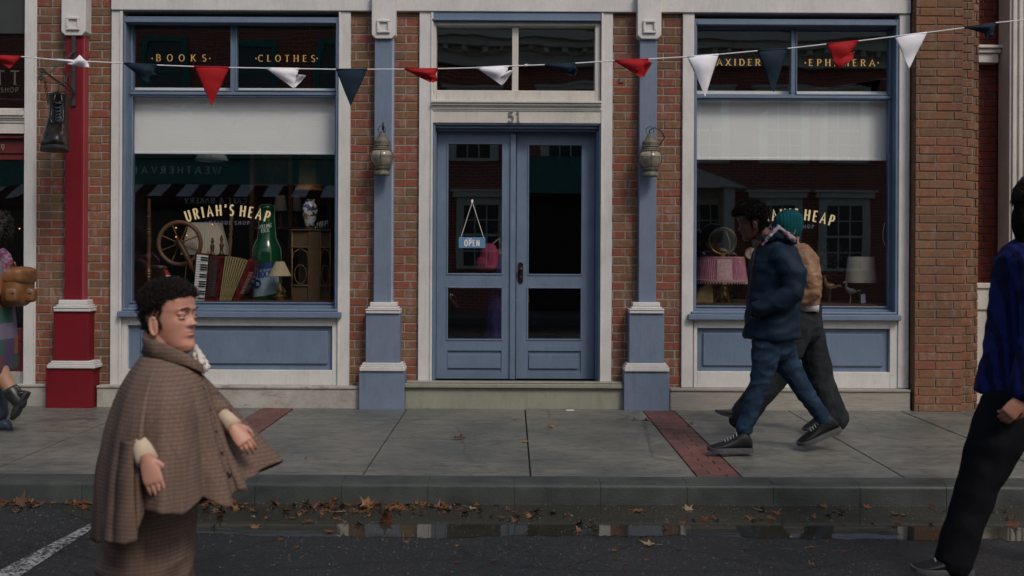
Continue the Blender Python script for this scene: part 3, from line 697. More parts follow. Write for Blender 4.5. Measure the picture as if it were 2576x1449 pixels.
# side returns between window backs and brickwork
xs_ = [span(200, 300)[0], P(1000, 500).x, P(1600, 500).x, P(2330, 500).x]
room(-9.2, xs_[0], shopA); room(xs_[0]+.01, xs_[1], shop); room(xs_[1]+.01, xs_[2]-.01, shop); room(xs_[2], xs_[3], shop)
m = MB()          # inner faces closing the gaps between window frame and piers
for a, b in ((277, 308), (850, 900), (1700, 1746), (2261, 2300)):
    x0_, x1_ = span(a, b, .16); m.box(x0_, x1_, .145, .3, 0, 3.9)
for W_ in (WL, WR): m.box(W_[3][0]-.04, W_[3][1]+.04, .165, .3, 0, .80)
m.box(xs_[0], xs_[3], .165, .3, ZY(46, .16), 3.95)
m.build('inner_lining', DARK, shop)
stage = []
SZ = .925
for W_ in (WL, WR):
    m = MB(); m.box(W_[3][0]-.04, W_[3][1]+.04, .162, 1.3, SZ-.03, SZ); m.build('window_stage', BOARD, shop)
# roller blinds
def blind(a, b, y0, y1, lab):
    q = R(a, y0, b, y1, .19); m = MB(); m.box(q[0]-.004, q[1]+.02, .19, .193, q[2]+.02, q[3]+.06); c = empty('roller_blind', ((q[0]+q[1])/2, .19, q[2]), lab, 'blind', 'roller blinds')
    m.build('blind_cloth', BLIND, c); m = MB(); m.box(q[0]-.004, q[1]+.02, .186, .20, q[2], q[2]+.024); m.build('hem_bar', BLIND, c, bevel=.004)
g = NG('blind_linen'); n = g.noise(g.obj((1, 1, 1)), 2, 4, .6); BLIND = g.fin(g.mix(n, (.93, .93, .92), (.88, .88, .87)), .8)
blind(331, 843, 238, 388, 'plain white roller blind half lowered in the left display window')
blind(1749, 2235, 246, 403, 'plain white roller blind half lowered in the right display window')

# ------------------------------------------------------------------ lettering on the glass
Yt = GY-.006
def letters(win, s, px, py, h, mat, serif=0, tv=.16, th=.07, wid=1, gap=.2, nm='lettering', width=None):
    hm = h/(FPX/(CAMD+Yt))
    if width:
        w0 = sum(GL[c][0]*wid if c != ' ' else .45*max(wid, .6) for c in s); gap = (width/h-w0)/(len(s)-1)
    m = MB(); text(m, s, hm, flat_at(px, py, Yt), tv, th, serif, wid, gap); return m.build(nm, mat, win)
fl, fr = WL[0], WR[0]
letters(fl, "BOOKS", 456, 154, 17, GOLD, .09, .17, .08, width=126)
letters(fl, "CLOTHES", 721, 155, 16.5, GOLD, .09, .17, .08, width=143)
letters(fr, "TAXIDERMY", 1870, 165, 16.5, GOLD, .09, .17, .08, width=175)
letters(fr, "EPHEMERA", 2118, 166, 16.5, GOLD, .09, .17, .08, width=166)
for f, xs2, y in ((fl, (383, 528, 644, 798), 147), (fr, (1774, 1967, 2026, 2209), 158)):
    m = MB()
    for q in xs2:
        c = P(q, y, Yt); m.box(c.x-.005, c.x+.005, Yt-.001, Yt, c.z-.006, c.z+.006)
    m.build('lettering_dot', GOLD, f)
def shopname(f, cx, cy):
    Rr = 318/(FPX/(CAMD+Yt)); c = P(cx, cy, Yt); hh = 27/(FPX/(CAMD+Yt))
    def fn(u, v, l, dx=0, dz=0, Y=0):
        a = u/Rr; return Vector((c.x+dx+(Rr+v)*math.sin(a), Yt-l+Y, c.z+dz-Rr+(Rr+v)*math.cos(a)))
    m = MB(); text(m, "URIAH'S HEAP", hh, lambda u, v, l: fn(u, v, l, .0035, -.0035, .0045), .17, .12, .03, .60, .308, step=.0001); m.build('lettering_shadow', mk('brown_letter_shade', (.12, .07, .03), .6), f)
    m = MB(); text(m, "URIAH'S HEAP", hh, fn, .16, .11, .03, .60, .31); m.build('lettering', CREAMT, f)
shopname(fl, 572, 542); shopname(fr, 1992, 552)
letters(fl, "ANTIQUE SHOP", 571, 565, 9, VIOT, .09, .15, .08, width=118); letters(fr, "ANTIQUE SHOP", 1991, 574, 9, VIOT, .09, .15, .08, width=118)

# ------------------------------------------------------------------ open sign
c = P(1188, 505, DY-.01); s_ = empty('open_sign', c, 'small blue sign reading open, hung by a string in the left door leaf', 'sign')
q = R(1154, 597, 1221, 624, DY-.012); m = MB(); m.box(q[0], q[1], DY-.016, DY-.009, q[2], q[3]); bd = m.build('sign_board', mk('sign_blue', (.10, .23, .38), .5, .1), s_, bevel=.002)
m = MB(); o = P(1187.5, 619, DY); text(m, "OPEN", .055, lambda u, v, l: Vector((o.x+u, DY-.017-l, o.z+v)), .19, .14, .04, .62, .22); m.build('lettering', WHITET, bd)
m = MB(); o2 = P(1182, 603, DY); text(m, "WE'RE", .012, lambda u, v, l: Vector((o2.x+u, DY-.017-l, o2.z+v)), .2, .2, 0, .8, .2); m.build('lettering', WHITET, bd)
m = MB(); a, b, t = P(1159, 599, DY-.014), P(1217, 599, DY-.014), P(1188, 508, DY-.014); m.tube([a, t], .0022, 6); m.tube([b, t], .0022, 6); m.build('string', WHITET, s_)
m = MB(); q = R(1185.5, 502, 1190.5, 510, DY-.012); m.rbox(q, DY-.018, DY-.002); m.build('hook', WHITET, s_, bevel=.002)

# ------------------------------------------------------------------ lanterns
GLOBE = mk('smoky_globe_glass', (.25, .225, .17), .15, .35, 9, bs=.05, col2=(.42, .37, .28))
def lantern(px, pb, lab, hook):
    Y = -.21; c = P(px, pb, Y); L = empty('onion_lantern', c, lab, 'lantern', 'onion lanterns on the columns'); s = (CAMD+Y)/FPX
    def pr(l): return [(max(r*s, .0005), (pb-y)*s) for r, y in l]
    # profile: radii and pixel heights measured on the left lantern (base at 441)
    k = pb-441
    m = MB(); m.lathe(pr([(20, 441+k), (21, 439+k), (20, 434+k), (17, 431+k), (17, 426+k), (20, 425+k), (21, 422+k), (15, 419+k)]), (c.x, Y, c.z), 24); m.build('fuel_font', PEWTER, L, smooth=2)
    m = MB(); m.lathe(pr([(15, 421+k), (19, 416+k), (25, 408+k), (28.5, 398+k), (28.5, 391+k), (25, 382+k), (20, 378+k)]), (c.x, Y, c.z), 28); m.build('glass_globe', GLOBE, L, smooth=True)
    m = MB(); m.lathe(pr([(22, 379+k), (24, 377+k), (21, 374+k), (22, 372+k), (20, 369+k), (22, 366+k), (20, 364+k), (21, 358+k), (21, 356+k), (12, 345+k), (7, 335+k), (3, 334+k)]), (c.x, Y, c.z), 24); m.ell((c.x, Y, c.z+(108)*s), 3*s); m.build('cone_cap', PEWTER, L, smooth=2)
    m = MB(); wr = .0022
    for i in range(6):
        a = PI/6+i*PI/3
        m.tube([(c.x+math.cos(a)*r*s, Y+math.sin(a)*r*s, c.z+(441-y)*s) for r, y in [(20, 423), (26, 415), (31, 402), (32, 394), (29, 383), (21, 376)]], wr, 6)
    m.torus((c.x, Y, c.z+(441-393)*s), 32*s, wr, (0, 0, 1), 32, 6); m.build('wire_guard', BLACK, L)
    m = MB(); m.torus((c.x-.004, Y, c.z+(441-326)*s), 10*s, .003, (.3, 1, 0), 24, 6); m.build('carrying_ring', BLACK, L)
    m = MB(); pts = [c+Vector(q) for q in hook]; m.tube(pts, .006, 8, flat=.6); m.build('wall_hook', BLACK, L, smooth=True)
lantern(961.5, 441, 'pewter onion lantern hanging on the column left of the double door', [(0, 0, .395), (.005, -.02, .43), (.004, 0, .46), (.002, .05, .455), (.0, .10, .40), (0, .11, .33)])
lantern(1635.5, 444, 'pewter onion lantern hanging on the column right of the double door', [(-.005, 0, .36), (-.01, -.01, .40), (.03, -.01, .425), (.09, 0, .40), (.13, .03, .345), (.10, .08, .29), (.03, .11, .27)])

# ------------------------------------------------------------------ boot sign and bracket
Yb = -.13
br = empty('sign_bracket', P(186, 265, -.10), 'forged iron bracket with scrolled arm on the crimson column', 'bracket')
m = MB(); q = R(181, 90, 191, 267, -.11); m.box(q[0], q[1], -.125, -.10, q[2], q[3]); m.build('back_plate', BLACK, br, bevel=.003)
A = P(189, 236, -.12); E = P(106, 176, -.72)
m = MB(); m.tube([A, A.lerp(E, .5), E], [.011, .010, .009], 6, flat=.7); m.build('arm', BLACK, br)
B0 = P(187, 128, -.12); m = MB(); m.tube([B0, B0.lerp(P(130, 180, -.58), .45)+Vector((0, 0, .01)), P(128, 182, -.60)], .012, 4, flat=.35); m.build('brace', BLACK, br)
m = MB(); pts = [P(186, 232, -.14), P(172, 214, -.22), P(171, 185, -.26), P(166, 205, -.36), P(152, 212, -.42), P(142, 208, -.46)]; m.tube(pts, .007, 6); m.build('scroll', BLACK, br, smooth=True)
m = MB()
for cc, r in ((P(106, 178, -.72), .022), (P(103, 196, -.71), .022)):
    m.tube([cc+Vector((math.cos(t*.7)*r*(1-t*.06), math.sin(t*.35)*.004, math.sin(t*.7)*r*(1-t*.06))) for t in range(10)], .009, 6, flat=.5)
m.build('scroll', BLACK, br, smooth=True)
LEATHER = mk('tarred_brown_boot', (.009, .006, .006), .30, .5, 7, bs=.5, bsc=45, col2=(.019, .009, .008))
bo = empty('boot_sign', P(136, 378, -.45), 'big dark brown lace-up boot hanging on chains from an iron bracket', 'trade sign')
Ys = -.45; s = (CAMD+Ys)/FPX
sec = [  # py, px centre, half width, front(-Y) reach, back reach
 (377, 136, 30, .26, .10), (374, 136, 35, .29, .12), (364, 136.5, 36, .30, .13), (350, 137, 35, .29, .13), (338, 138, 32, .24, .13), (325, 140, 29, .16, .125), (312, 142, 26, .12, .12), (300, 144, 24, .10, .115), (288, 146, 23, .09, .11), (272, 146.5, 22.5, .09, .11), (255, 147, 24, .095, .115), (242, 147, 26.5, .105, .12), (236, 147, 27, .11, .125)]
shear = lambda q: [Vector((v[0]+max(0, Ys-v[1])*.40, v[1], v[2])) for v in q]
m = MB(); n = 28; rg = []
for y, cx, hw, fr_, bk in sec:
    c = P(cx, y, Ys); rg.append([Vector((c.x+hw*s*math.copysign(abs(math.cos(a))**.85, math.cos(a)), Ys+(-(fr_) if math.sin(a) < 0 else bk)*abs(math.sin(a))**.9, c.z)) for a in [2*PI*i/n for i in range(n)]])
inner = [[p+(Vector((sum(q.x for q in rg[-1])/n, sum(q.y for q in rg[-1])/n, p.z))-p)*.22 for p in rg[-1]]]; inner.append([p+Vector((0, 0, -.10)) for p in inner[0]])
m.rings(rg+inner); m.v = shear(m.v); o = m.build('boot_upper', LEATHER, bo, smooth=True); ss = o.modifiers.new('sub', 'SUBSURF'); ss.levels = ss.render_levels = 1
m = MB(); m.rings([[Vector((p.x*1.0+(p.x-P(136, 377, Ys).x)*.03, p.y, z_)) for p in rg[1]] for z_ in (P(136, 380, Ys).z-.004, P(136, 372, Ys).z)]); m.v = shear(m.v); m.build('boot_sole', mk('boot_sole_rubber', (.02, .025, .024), .5), bo, bevel=.006)
m = MB(); 
for i, y in enumerate((262, 274, 283, 291, 299, 307)):
    f = -.105-(.012 if y > 295 else 0)-(.02 if y > 304 else 0); a = P(137+i*.3, y, Ys); b = P(157-i*.2, y+4, Ys); a.y = b.y = Ys+f+.012; mid = (a+b)/2; mid.y -= .014
    m.tube([a, mid, b], .0065, 6); a2 = P(138, y+7, Ys); b2 = P(156, y-3, Ys); a2.y = b2.y = Ys+f+.008; mid = (a2+b2)/2; mid.y -= .012; m.tube([a2, mid, b2], .0055, 6)
m.v = shear(m.v); m.build('lace', mk('boot_lace', (.03, .045, .05), .5), bo, smooth=True)
m = MB(); 
for side in (-1, 1):
    pts = []
    for y, hw, f in ((242, 6, .105), (262, 9, .095), (285, 12, .10), (305, 13, .135), (318, 9, .165)):
        c = P(147-(y-242)*.05, y, Ys); pts.append((c.x+side*hw*s*1.2, Ys-f-.003+abs(hw)*.0006, c.z))
    m.tube(pts, .008, 6)
m.v = shear(m.v); m.build('eyelet_facing', LEATHER, bo, smooth=True)
def chain(a, b, k):
    m = MB(); L = (b-a); st = L.length/k; d = L.normalized()
    for i in range(k):
        c = a+d*(i+.5)*st; side = Vector((0, 1, 0)) if i % 2 else Vector((1, 0, 0)); side = (side-d*side.dot(d)).normalized()
        m.tube([c+d*math.cos(t)*st*.62+side*math.sin(t)*.009 for t in [2*PI*j/10 for j in range(10)]], .0028, 5, closed=True)
    return m
t1 = chain(P(113, 198, -.70), P(121, 262, -.52), 8); t1.build('chain', BLACK, bo); t2 = chain(P(147, 214, -.47), P(147, 243, -.46), 4); t2.build('chain', BLACK, bo)

# ------------------------------------------------------------------ bunting
YB = -1.2
def clothmat(name, col):
    g = NG(name); v = g.obj(); n = g.noise(v, 12, 4, .6); n2 = g.noise(v, 300, 2)
    c = g.mix(n, tuple(x*.85 for x in col), col); g.fin(c, .75, g.bump(n2, .3, .002))
    g.b.inputs['Specular IOR Level'].default_value = .2
    return g.m
CR = clothmat('red_pennant_cloth', (.34, .009, .013)); CW = clothmat('white_pennant_cloth', (.80, .79, .84)); CN = clothmat('navy_pennant_cloth', (.008, .020, .036))
kn = [(-1300, 30), (-420, 118), (-200, 130), (0, 141), (60, 143), (135, 150), (230, 155), (310, 159), (398, 164), (488, 167.5), (577, 170), (668, 171.5), (755, 173), (845, 174.5), (925, 174.5), (1017, 174), (1103, 173), (1198, 170.5), (1290, 166), (1370, 163), (1450, 159), (1545, 153), (1640, 148), (1728, 143), (1808, 137), (1905, 128), (1982, 122), (2078, 111), (2160, 103), (2250, 92), (2332, 82), (2425, 70), (2507, 57), (2576, 50), (2800, 18), (3000, -12), (3900, -170)]
m = MB(); m.tube([P(x, y, YB) for x, y in kn], .0048, 6)
kk = P(1322, 164.5, YB); m.ell(kk, (.012, .01, .010)); m.tube([kk, kk+Vector((.012, 0, .012)), kk+Vector((.018, -.004, .004))], .003, 5)
tag(m.build('bunting_string', clothmat('white_cord', (.72, .72, .74)), smooth=True), 'thin white cord strung across the shop front holding the pennants', 'string')
def sy(px):
    for (a, b), (c, d) in zip(kn[:-1], kn[1:]):
        if a <= px <= c: return b+(d-b)*(px-a)/(c-a)
def pennant(x0, x1, tip, mat, lab, bow=.02, flap=None, seed=0):
    """cloth triangle on the cord; tip in px; flap = second fold (px polygon tip) for the ones blown sideways"""
    m = MB(); N = 12; A, B, T = P(x0, sy(x0), YB), P(x1, sy(x1), YB), P(*tip, YB)
    rows = []; th = .0012
    def pt(i, j):           # i along the cord, j towards the tip
        v = j/N; u = i/N
        p = A.lerp(B, u).lerp(T, v)
        k = noise.noise(Vector((seed*3.1+u*2.2*(1-v), v*2.4, seed)))
        p.y += -bow*math.sin(PI*u)*(1-v)*math.sin(PI*min(1, v*1.2+.05))*1.4+k*.03*v*(1.4-v)
        return p
    vs = []; fs = []
    for j in range(N+1):
        for i in range(N+1): vs.append(pt(i, j))
    for j in range(N):
        for i in range(N): fs.append((j*(N+1)+i, j*(N+1)+i+1, (j+1)*(N+1)+i+1, (j+1)*(N+1)+i))
    m.add(vs, fs)
    m.tube([P(x0+1, sy(x0+1)+.5, YB), P(x1-1, sy(x1-1)+.5, YB)], .0075, 6)
    c = empty('pennant', A, lab, 'pennant', 'pennants on the cord')
    o = m.build('cloth', mat, c, smooth=True); s_ = o.modifiers.new('t', 'SOLIDIFY'); s_.thickness = th
    if flap:                # folded-over tail: a fan of the given px points with depth
        m = MB(); pts = [P(px, py, YB+dy) for px, py, dy in flap]; N = 8; vs = []; fs = []
        # bilinear patch from 4 corners
        p0, p1, p2, p3 = pts
        for j in range(N+1):
            for i in range(N+1):
                u, v = i/N, j/N; q = (p0*(1-u)+p1*u)*(1-v)+(p3*(1-u)+p2*u)*v; q.y += .025*math.sin(PI*u)*math.cos(v*3+seed)+.012*math.sin(7*u+4*v); vs.append(q)
        for j in range(N):
            for i in range(N): fs.append((j*(N+1)+i, j*(N+1)+i+1, (j+1)*(N+1)+i+1, (j+1)*(N+1)+i))
        m.add(vs, fs); o = m.build('folded_tip', mat, c, smooth=True); s_ = o.modifiers.new('t', 'SOLIDIFY'); s_.thickness = th
PN = [
 (-32, 55, (25, 172), CR, 'red pennant at the far left, cut by the edge, over the dark shop transom', .03, None),
 (135, 205, (217, 171), CW, 'white pennant blown sideways in front of the crimson column', .05, [(200, 138, 0), (219, 155, -.03), (226, 171, -.02), (170, 162, -.04)]),
 (310, 396, (372, 209), CN, 'navy pennant with folded tip just below the gold word books', .03, [(380, 178, -.02), (408, 196, .02), (384, 198, .03), (368, 205, 0)]),
 (488, 577, (533, 266), CR, 'red pennant hanging straight across the left transom window', .02, None),
 (668, 752, (738, 222), CW, 'white pennant with curled tip below the gold word clothes', .04, [(748, 186, -.02), (769, 190, 0), (742, 223, .02), (722, 200, .01)]),
 (845, 925, (882, 268), CN, 'navy pennant hanging straight beside the left display window post', .02, None),
 (1017, 1103, (1083, 208), CR, 'red pennant folded sideways at the left edge of the door transom', .04, [(1092, 178, -.02), (1102, 202, .01), (1088, 209, .0), (1074, 190, .02)]),
 (1198, 1280, (1263, 215), CW, 'white pennant curled in front of the left door transom pane', .04, [(1276, 178, -.03), (1291, 177, .0), (1266, 214, .02), (1250, 195, .01)]),
 (1370, 1448, (1438, 192), CN, 'navy pennant rolled sideways in front of the right door transom pane', .05, [(1440, 162, -.02), (1454, 176, .01), (1446, 192, .0), (1430, 180, -.02)]),
 (1545, 1632, (1614, 197), CR, 'red pennant blown sideways over the right slate blue column', .03, [(1618, 152, -.02), (1641, 158, .02), (1620, 194, .0), (1600, 175, -.02)]),
 (1728, 1808, (1774, 243), CW, 'white pennant hanging straight over the first gold letters of the right window', .03, None),
 (1905, 1982, (1946, 233), CN, 'navy pennant hanging straight over the mullion of the right transom', .02, None),
 (2078, 2160, (2108, 174), CR, 'red pennant with its tip folded back over the right transom window', .03, [(2095, 150, -.02), (2152, 128, -.01), (2143, 152, 0), (2107, 175, 0)]),
 (2250, 2332, (2287, 173), CW, 'white pennant hanging straight in front of the tan brick pier', .02, None),
 (2425, 2505, (2497, 89), CN, 'navy pennant flying sideways beyond the tan brick pier', .05, [(2478, 70, -.02), (2506, 60, .0), (2496, 91, .02), (2480, 103, -.01)]),
]
for i, a in enumerate(PN): pennant(*a[:5], bow=a[5], flap=a[6], seed=i+1)
# ------------------------------------------------------------------ things in the left display window
WOOD = mk('dark_turned_wood', (.085, .035, .016), .35, .4, 5, (6, 6, 1), col2=(.13, .055, .022))
OAK = mk('honey_wood', (.16, .075, .028), .45, .35, 6, (5, 5, 1), col2=(.22, .11, .04))
BRASS = mk('dull_brass', (.30, .19, .07), .4, .3, 20, metal=.8)
def sc_(Y): return (CAMD+Y)/FPX
def turned(m, pa, pb, prof, n=16):
    """lathe profile (t along 0..1, radius) between two 3D points"""
    m.tube([pa.lerp(pb, t) for t, r in prof], [r for t, r in prof], n)
def zprof(px, Y, prof):          # (y px, radius px) -> lathe on vertical axis
    c = P(px, 700, Y); s = sc_(Y); return (c.x, Y, 0), [(max(.0004, r*s), P(px, y, Y).z) for y, r in prof]
# turned post
Y = .32; o = empty('turned_post', P(374, 765, Y), 'tall turned dark wood post at the left end of the left display window', 'bedpost')
c, pf = zprof(374, Y, [(775, 5), (722, 5), (700, 5), (698, 8), (692, 6), (690, 9), (686, 7), (684, 9), (678, 6), (670, 4), (640, 5), (600, 6), (592, 5), (590, 8), (587, 6), (585, 8.5), (581, 6), (579, 8.5), (575, 5), (570, 6), (550, 4.5), (546, 7), (542, 4), (530, 5), (505, 3.5), (500, 4)])
m = MB(); m.lathe(pf, c, 18); m.build('turned_shaft', WOOD, o, smooth=2)
m = MB(); m.rbox(R(368, 718, 380, 775, Y-.02), Y-.022, Y+.022); m.build('square_foot', WOOD, o, bevel=.003)
# spinning wheel
Y = .42; s = sc_(Y); C0 = P(452, 612, Y); o = empty('spinning_wheel', P(470, 765, Y), 'old wooden spinning wheel with eight spokes behind the red accordion', 'spinning wheel')
m = MB(); m.torus(C0, 53*s, 5.5*s, (0, 1, 0), 48, 8, flat=1.0); m.torus(C0, 57*s, .6*s, (0, 1, 0), 48, 6); m.build('rim', WOODR := mk('wheel_rim_wood', (.14, .065, .035), .5, .35, 6), o, smooth=True)
for i in range(8):
    a = rad(22+45*i); d = Vector((math.cos(a), 0, math.sin(a))); m = MB()
    turned(m, C0+d*6*s, C0+d*49*s, [(0, 1.2*s), (.15, 1.6*s), (.4, 1.2*s), (.55, 1.4*s), (.7, 2.2*s), (.75, 1.2*s), (.8, 2.2*s), (.92, 2.0*s), (1, 1.2*s)], 10); m.build('spoke', OAK, o, smooth=True)
m = MB(); m.tube([C0+Vector((0, -.05, 0)), C0+Vector((0, .05, 0))], [9*s, 9*s], 14); m.ell(C0+Vector((0, -.055, 0)), 5*s); m.build('hub', WOOD, o, smooth=2)
m = MB(); turned(m, P(498, 700, Y-.09), P(446, 600, Y-.09), [(0, 6*s), (.2, 5*s), (.3, 7*s), (.6, 6*s), (.8, 7*s), (1, 4*s)]); turned(m, P(510, 720, Y+.07), P(456, 606, Y+.07), [(0, 5*s), (.5, 4*s), (1, 3*s)]); m.build('upright', WOOD, o, smooth=True)
m = MB(); m.tube([P(470, 640, Y-.1), P(466, 700, Y-.1), P(460, 745, Y-.08)], .003, 6); m.build('treadle_cord', OAK, o)
m = MB(); m.prism([P(470, 745, Y-.12), P(545, 715, Y-.12), P(548, 722, Y-.12), P(474, 753, Y-.12)], (0, .26, 0)); m.build('bench', WOOD, o, bevel=.004)
for a, b in (((480, 748), (462, 768)), ((535, 722), (556, 768)), ((505, 735), (500, 768))):
    m = MB(); turned(m, P(*a, Y), P(*b, Y), [(0, 3*s), (.3, 2*s), (.5, 3.4*s), (1, 2*s)], 10); m.build('leg', WOOD, o, smooth=True)
# pleated lamp
Y = .75; s = sc_(Y)
def cloth_(nm, c, sub=.25, st=(1, 1, 1), var=.2, sc=8):
    g = NG(nm); n = g.noise(g.obj(st), sc, 4, .6); col = g.mix(n, tuple(x*(1-var) for x in c), tuple(min(1, x*(1+var)) for x in c)); g.fin(col, .85)
    return g.m
SHC = cloth_('ivory_pleated_silk', (.42, .37, .30))
o = empty('table_lamp', P(517, 765, Y), 'table lamp with a large pleated ivory shade behind the spinning wheel', 'lamp', None)
c, pf = zprof(517, Y, [(641, 60), (640, 60), (600, 50), (580, 44), (561, 40)]); m = MB(); m.lathe(pf, c, 110, pleat=.004, pn=1); m.build('lamp_shade', SHC, o, smooth=False)
c, pf = zprof(517, Y, [(770, 20), (762, 20), (755, 8), (720, 12), (690, 15), (665, 6), (640, 4), (600, 3)]); m = MB(); m.lathe(pf, c, 20); m.build('lamp_base', WOOD, o, smooth=2)
# leaning turned pole
Y = .6; s = sc_(Y); m = MB(); turned(m, P(571, 768, Y), P(584, 520, Y), [(0, 3*s), (.36, 4*s), (.5, 3.5*s), (.66, 5*s), (.7, 3*s), (.72, 6*s), (.75, 3*s), (.77, 5.5*s), (.82, 3.4*s), (.9, 5*s), (1, 3*s)], 14)
tag(m.build('turned_pole', OAK, None, smooth=True), 'leaning honey coloured turned pole standing behind the red accordion', 'pole')
# two finials / candlesticks
for i, (x, y0, y1) in enumerate(((534, 598, 642), (557, 592, 640))):
    Y = .46; s = sc_(Y); c, pf = zprof(x, Y, [(y1+125, 11), (y1+122, 11), (y1+112, 4), (y1+50, 3), (y1+4, 4), (y1, 9), (y1-4, 5), (y1-12, 4), (y1-24, 6), (y1-30, 2.5), (y0+8, 4.5), (y0+5, 2), (y0+3, 3.5), (y0, .8)])
    m = MB(); m.lathe(pf, c, 14); tag(m.build('carved_figurine' if i else 'carved_finial', WOOD, None, smooth=2), ('slim carved wood figurine behind the accordion, nearer the leaning pole', 'slim carved wood finial behind the accordion keyboard, nearer the wheel')[1-i], 'carving', 'carved wood pieces behind the accordion')
# accordion
Y = .27; o = empty('accordion', P(555, 765, Y), 'red pearl accordion with white keys and fanned gold bellows', 'accordion')
g = NG('red_pearl_celluloid'); n = g.noise(g.obj((1, 1, .6)), 22, 6, .7, 1); REDC = g.fin(g.mix(g.ramp(n, [(.4, 0), (.65, 1)]), (.04, .003, .004), (.17, .014, .014)), .18)
IV = mk('ivory_keys', (.72, .72, .70), .3, .05)
BK = mk('black_keys', (.012, .012, .014), .3, .1)
kb = [(495, 640), (524, 643), (513, 757), (486, 756)]
m = MB(); m.slab([(491, 636), (529, 638), (525, 645), (515, 759), (484, 759), (488, 700)], Y-.005, Y+.08); m.build('keyboard_body', REDC, o, bevel=.006)
for i in range(19):
    t0, t1 = i/19+.004, (i+1)/19-.004; f = lambda t, a, b: (a[0]+(b[0]-a[0])*t, a[1]+(b[1]-a[1])*t)
    m = MB(); m.slab([f(t0, kb[0], kb[3]), f(t0, kb[1], kb[2]), f(t1, kb[1], kb[2]), f(t1, kb[0], kb[3])], Y-.022, Y-.006); m.build('white_key', IV, o, bevel=.0015)
k = 0
for i in range(18):
    if i % 7 in (2, 6): continue
    t0, t1 = (i+.72)/19, (i+1.24)/19; m = MB(); a, b = f(t0, kb[0], kb[3]), f(t0, kb[1], kb[2]); c2, d = f(t1, kb[1], kb[2]), f(t1, kb[0], kb[3]); q = .38
    a = f(q, a, b); d = f(q, d, c2); m.slab([a, b, c2, d], Y-.030, Y-.0225); m.build('black_key', BK, o, bevel=.001)
m = MB(); m.slab([(526, 645), (566, 645), (562, 662), (549, 758), (514, 759)], Y+.0, Y+.16); m.build('treble_body', REDC, o, bevel=.008)
m = MB(); m.slab([(528, 650), (549, 652), (540, 748), (519, 748)], Y-.012, Y-.002); gr = m.build('treble_grille', mk('dark_grille', (.035, .02, .02), .35), o, bevel=.003)
m = MB()
for i in range(22):
    a, b = f(i/22+.02, (539, 655), (530, 745)), f(i/22+.02, (548, 656), (539, 746)); m.tube([P(*a, Y-.014), P(*b, Y-.014)], .0015, 5)
m.build('grille_bar', mk('grille_chrome', (.35, .3, .28), .3, metal=.8), gr)
NB = 9; tops = [(566+(624-566)*i/NB, 645-3*math.sin(PI*i/NB)+i*1.6) for i in range(NB+1)]; bots = [(551+(581-551)*i/NB, 758) for i in range(NB+1)]
GB = mk('gold_bellows', (.38, .29, .12), .5, .2, 20); DKB = mk('bellows_black', (.02, .015, .012), .6)
m = MB(); m2 = MB()
for i in range(NB):
    a, b, c2, d = tops[i], tops[i+1], bots[i+1], bots[i]
    mid = f(.5, a, b); mb_ = f(.5, d, c2)
    w_ = lambda p, q, t: f(t, p, q)
    m.slab([w_(a, b, .12), w_(a, b, .62), w_(d, c2, .62), w_(d, c2, .12)], Y-.012, Y+.16); m2.slab([w_(a, b, .55), w_(a, b, 1.15), w_(d, c2, 1.15), w_(d, c2, .55)], Y+.012, Y+.15)
m.build('bellows_fold', GB, o, bevel=.002); m2.build('bellows_lining', DKB, o)
m = MB(); m.slab([(626, 650), (636, 656), (641, 670), (634, 700), (602, 757), (583, 758)], Y-.01, Y+.17); bb = m.build('bass_body', REDC, o, bevel=.010, seg=3)
m = MB()
for r in range(5):
    for j in range(16):
        t = j/15; a = (627+(2.2*r), 686); b = (609+(2.0*r)-4, 738); p = P(*f(t, a, b), Y-.012); p.z += (j % 2)*.001; m.ell(p, .0021, n=6, m=4)
m.build('bass_button', IV, bb, smooth=True)
# giant bottle
Y = .62; s = sc_(Y); o = empty('giant_bottle', P(671, 765, Y), 'giant green bottle display standing beside the accordion', 'bottle')
g = NG('green_bottle_plastic'); g.fin((.003, .060, .020), .16); g.b.inputs['Coat Weight'].default_value = .5; BOT = g.m
c, pf = zprof(671, Y, [(758, 30), (756, 33), (750, 35), (640, 35), (625, 33), (612, 27), (600, 22), (580, 20), (545, 17.5), (532, 15), (529, 17), (521, 17), (518, 15.5), (516, 14)]); m = MB(); m.lathe(pf, c, 40); m.build('bottle_body', BOT, o, smooth=2)
def onbottle(r_px, pyb):
    r = r_px*s; zb = P(671, pyb, Y).z; x0 = P(671, pyb, Y).x
    return lambda u, v, l: Vector((x0+(r+.002+l)*math.sin(u/r), Y-(r+.002+l)*math.cos(u/r), zb+v+u*.16))
fn = onbottle(35, 757); H1 = 104*s*.72
m = MB(); vs = []; NN = 18
for j in range(2):
    for i in range(NN+1): u = (-46+92*i/NN)*s*.92; vs.append(fn(u, (18 if j == 0 else 104)*s*1.0*.78 if True else 0, 0))
m.add(vs, [(i, i+1, NN+1+i+1, NN+1+i) for i in range(NN)]); lb = m.build('bottle_label', mk('pale_blue_label', (.30, .42, .52), .5, .25, 5), o)
NVY = mk('label_navy', (.015, .03, .19), .5)
m = MB(); fb = onbottle(35, 679); text(m, "ROLLING", 17*s, lambda u, v, l: fb(u-.01, v, l+.002), .22, .16, .03, .6, .10); fb2 = onbottle(35, 697); text(m, "ROCK", 15*s, lambda u, v, l: fb2(u+.01, v, l+.002), .22, .16, .03, .6, .10); m.build('lettering', NVY, lb)
m = MB(); vs = [fb2((-16+11*math.cos(t))*s, (-14+11*math.sin(t))*s, .003) for t in [2*PI*i/16 for i in range(16)]]; m.add(vs, [tuple(range(16))]); m.build('label_roundel', NVY, lb)
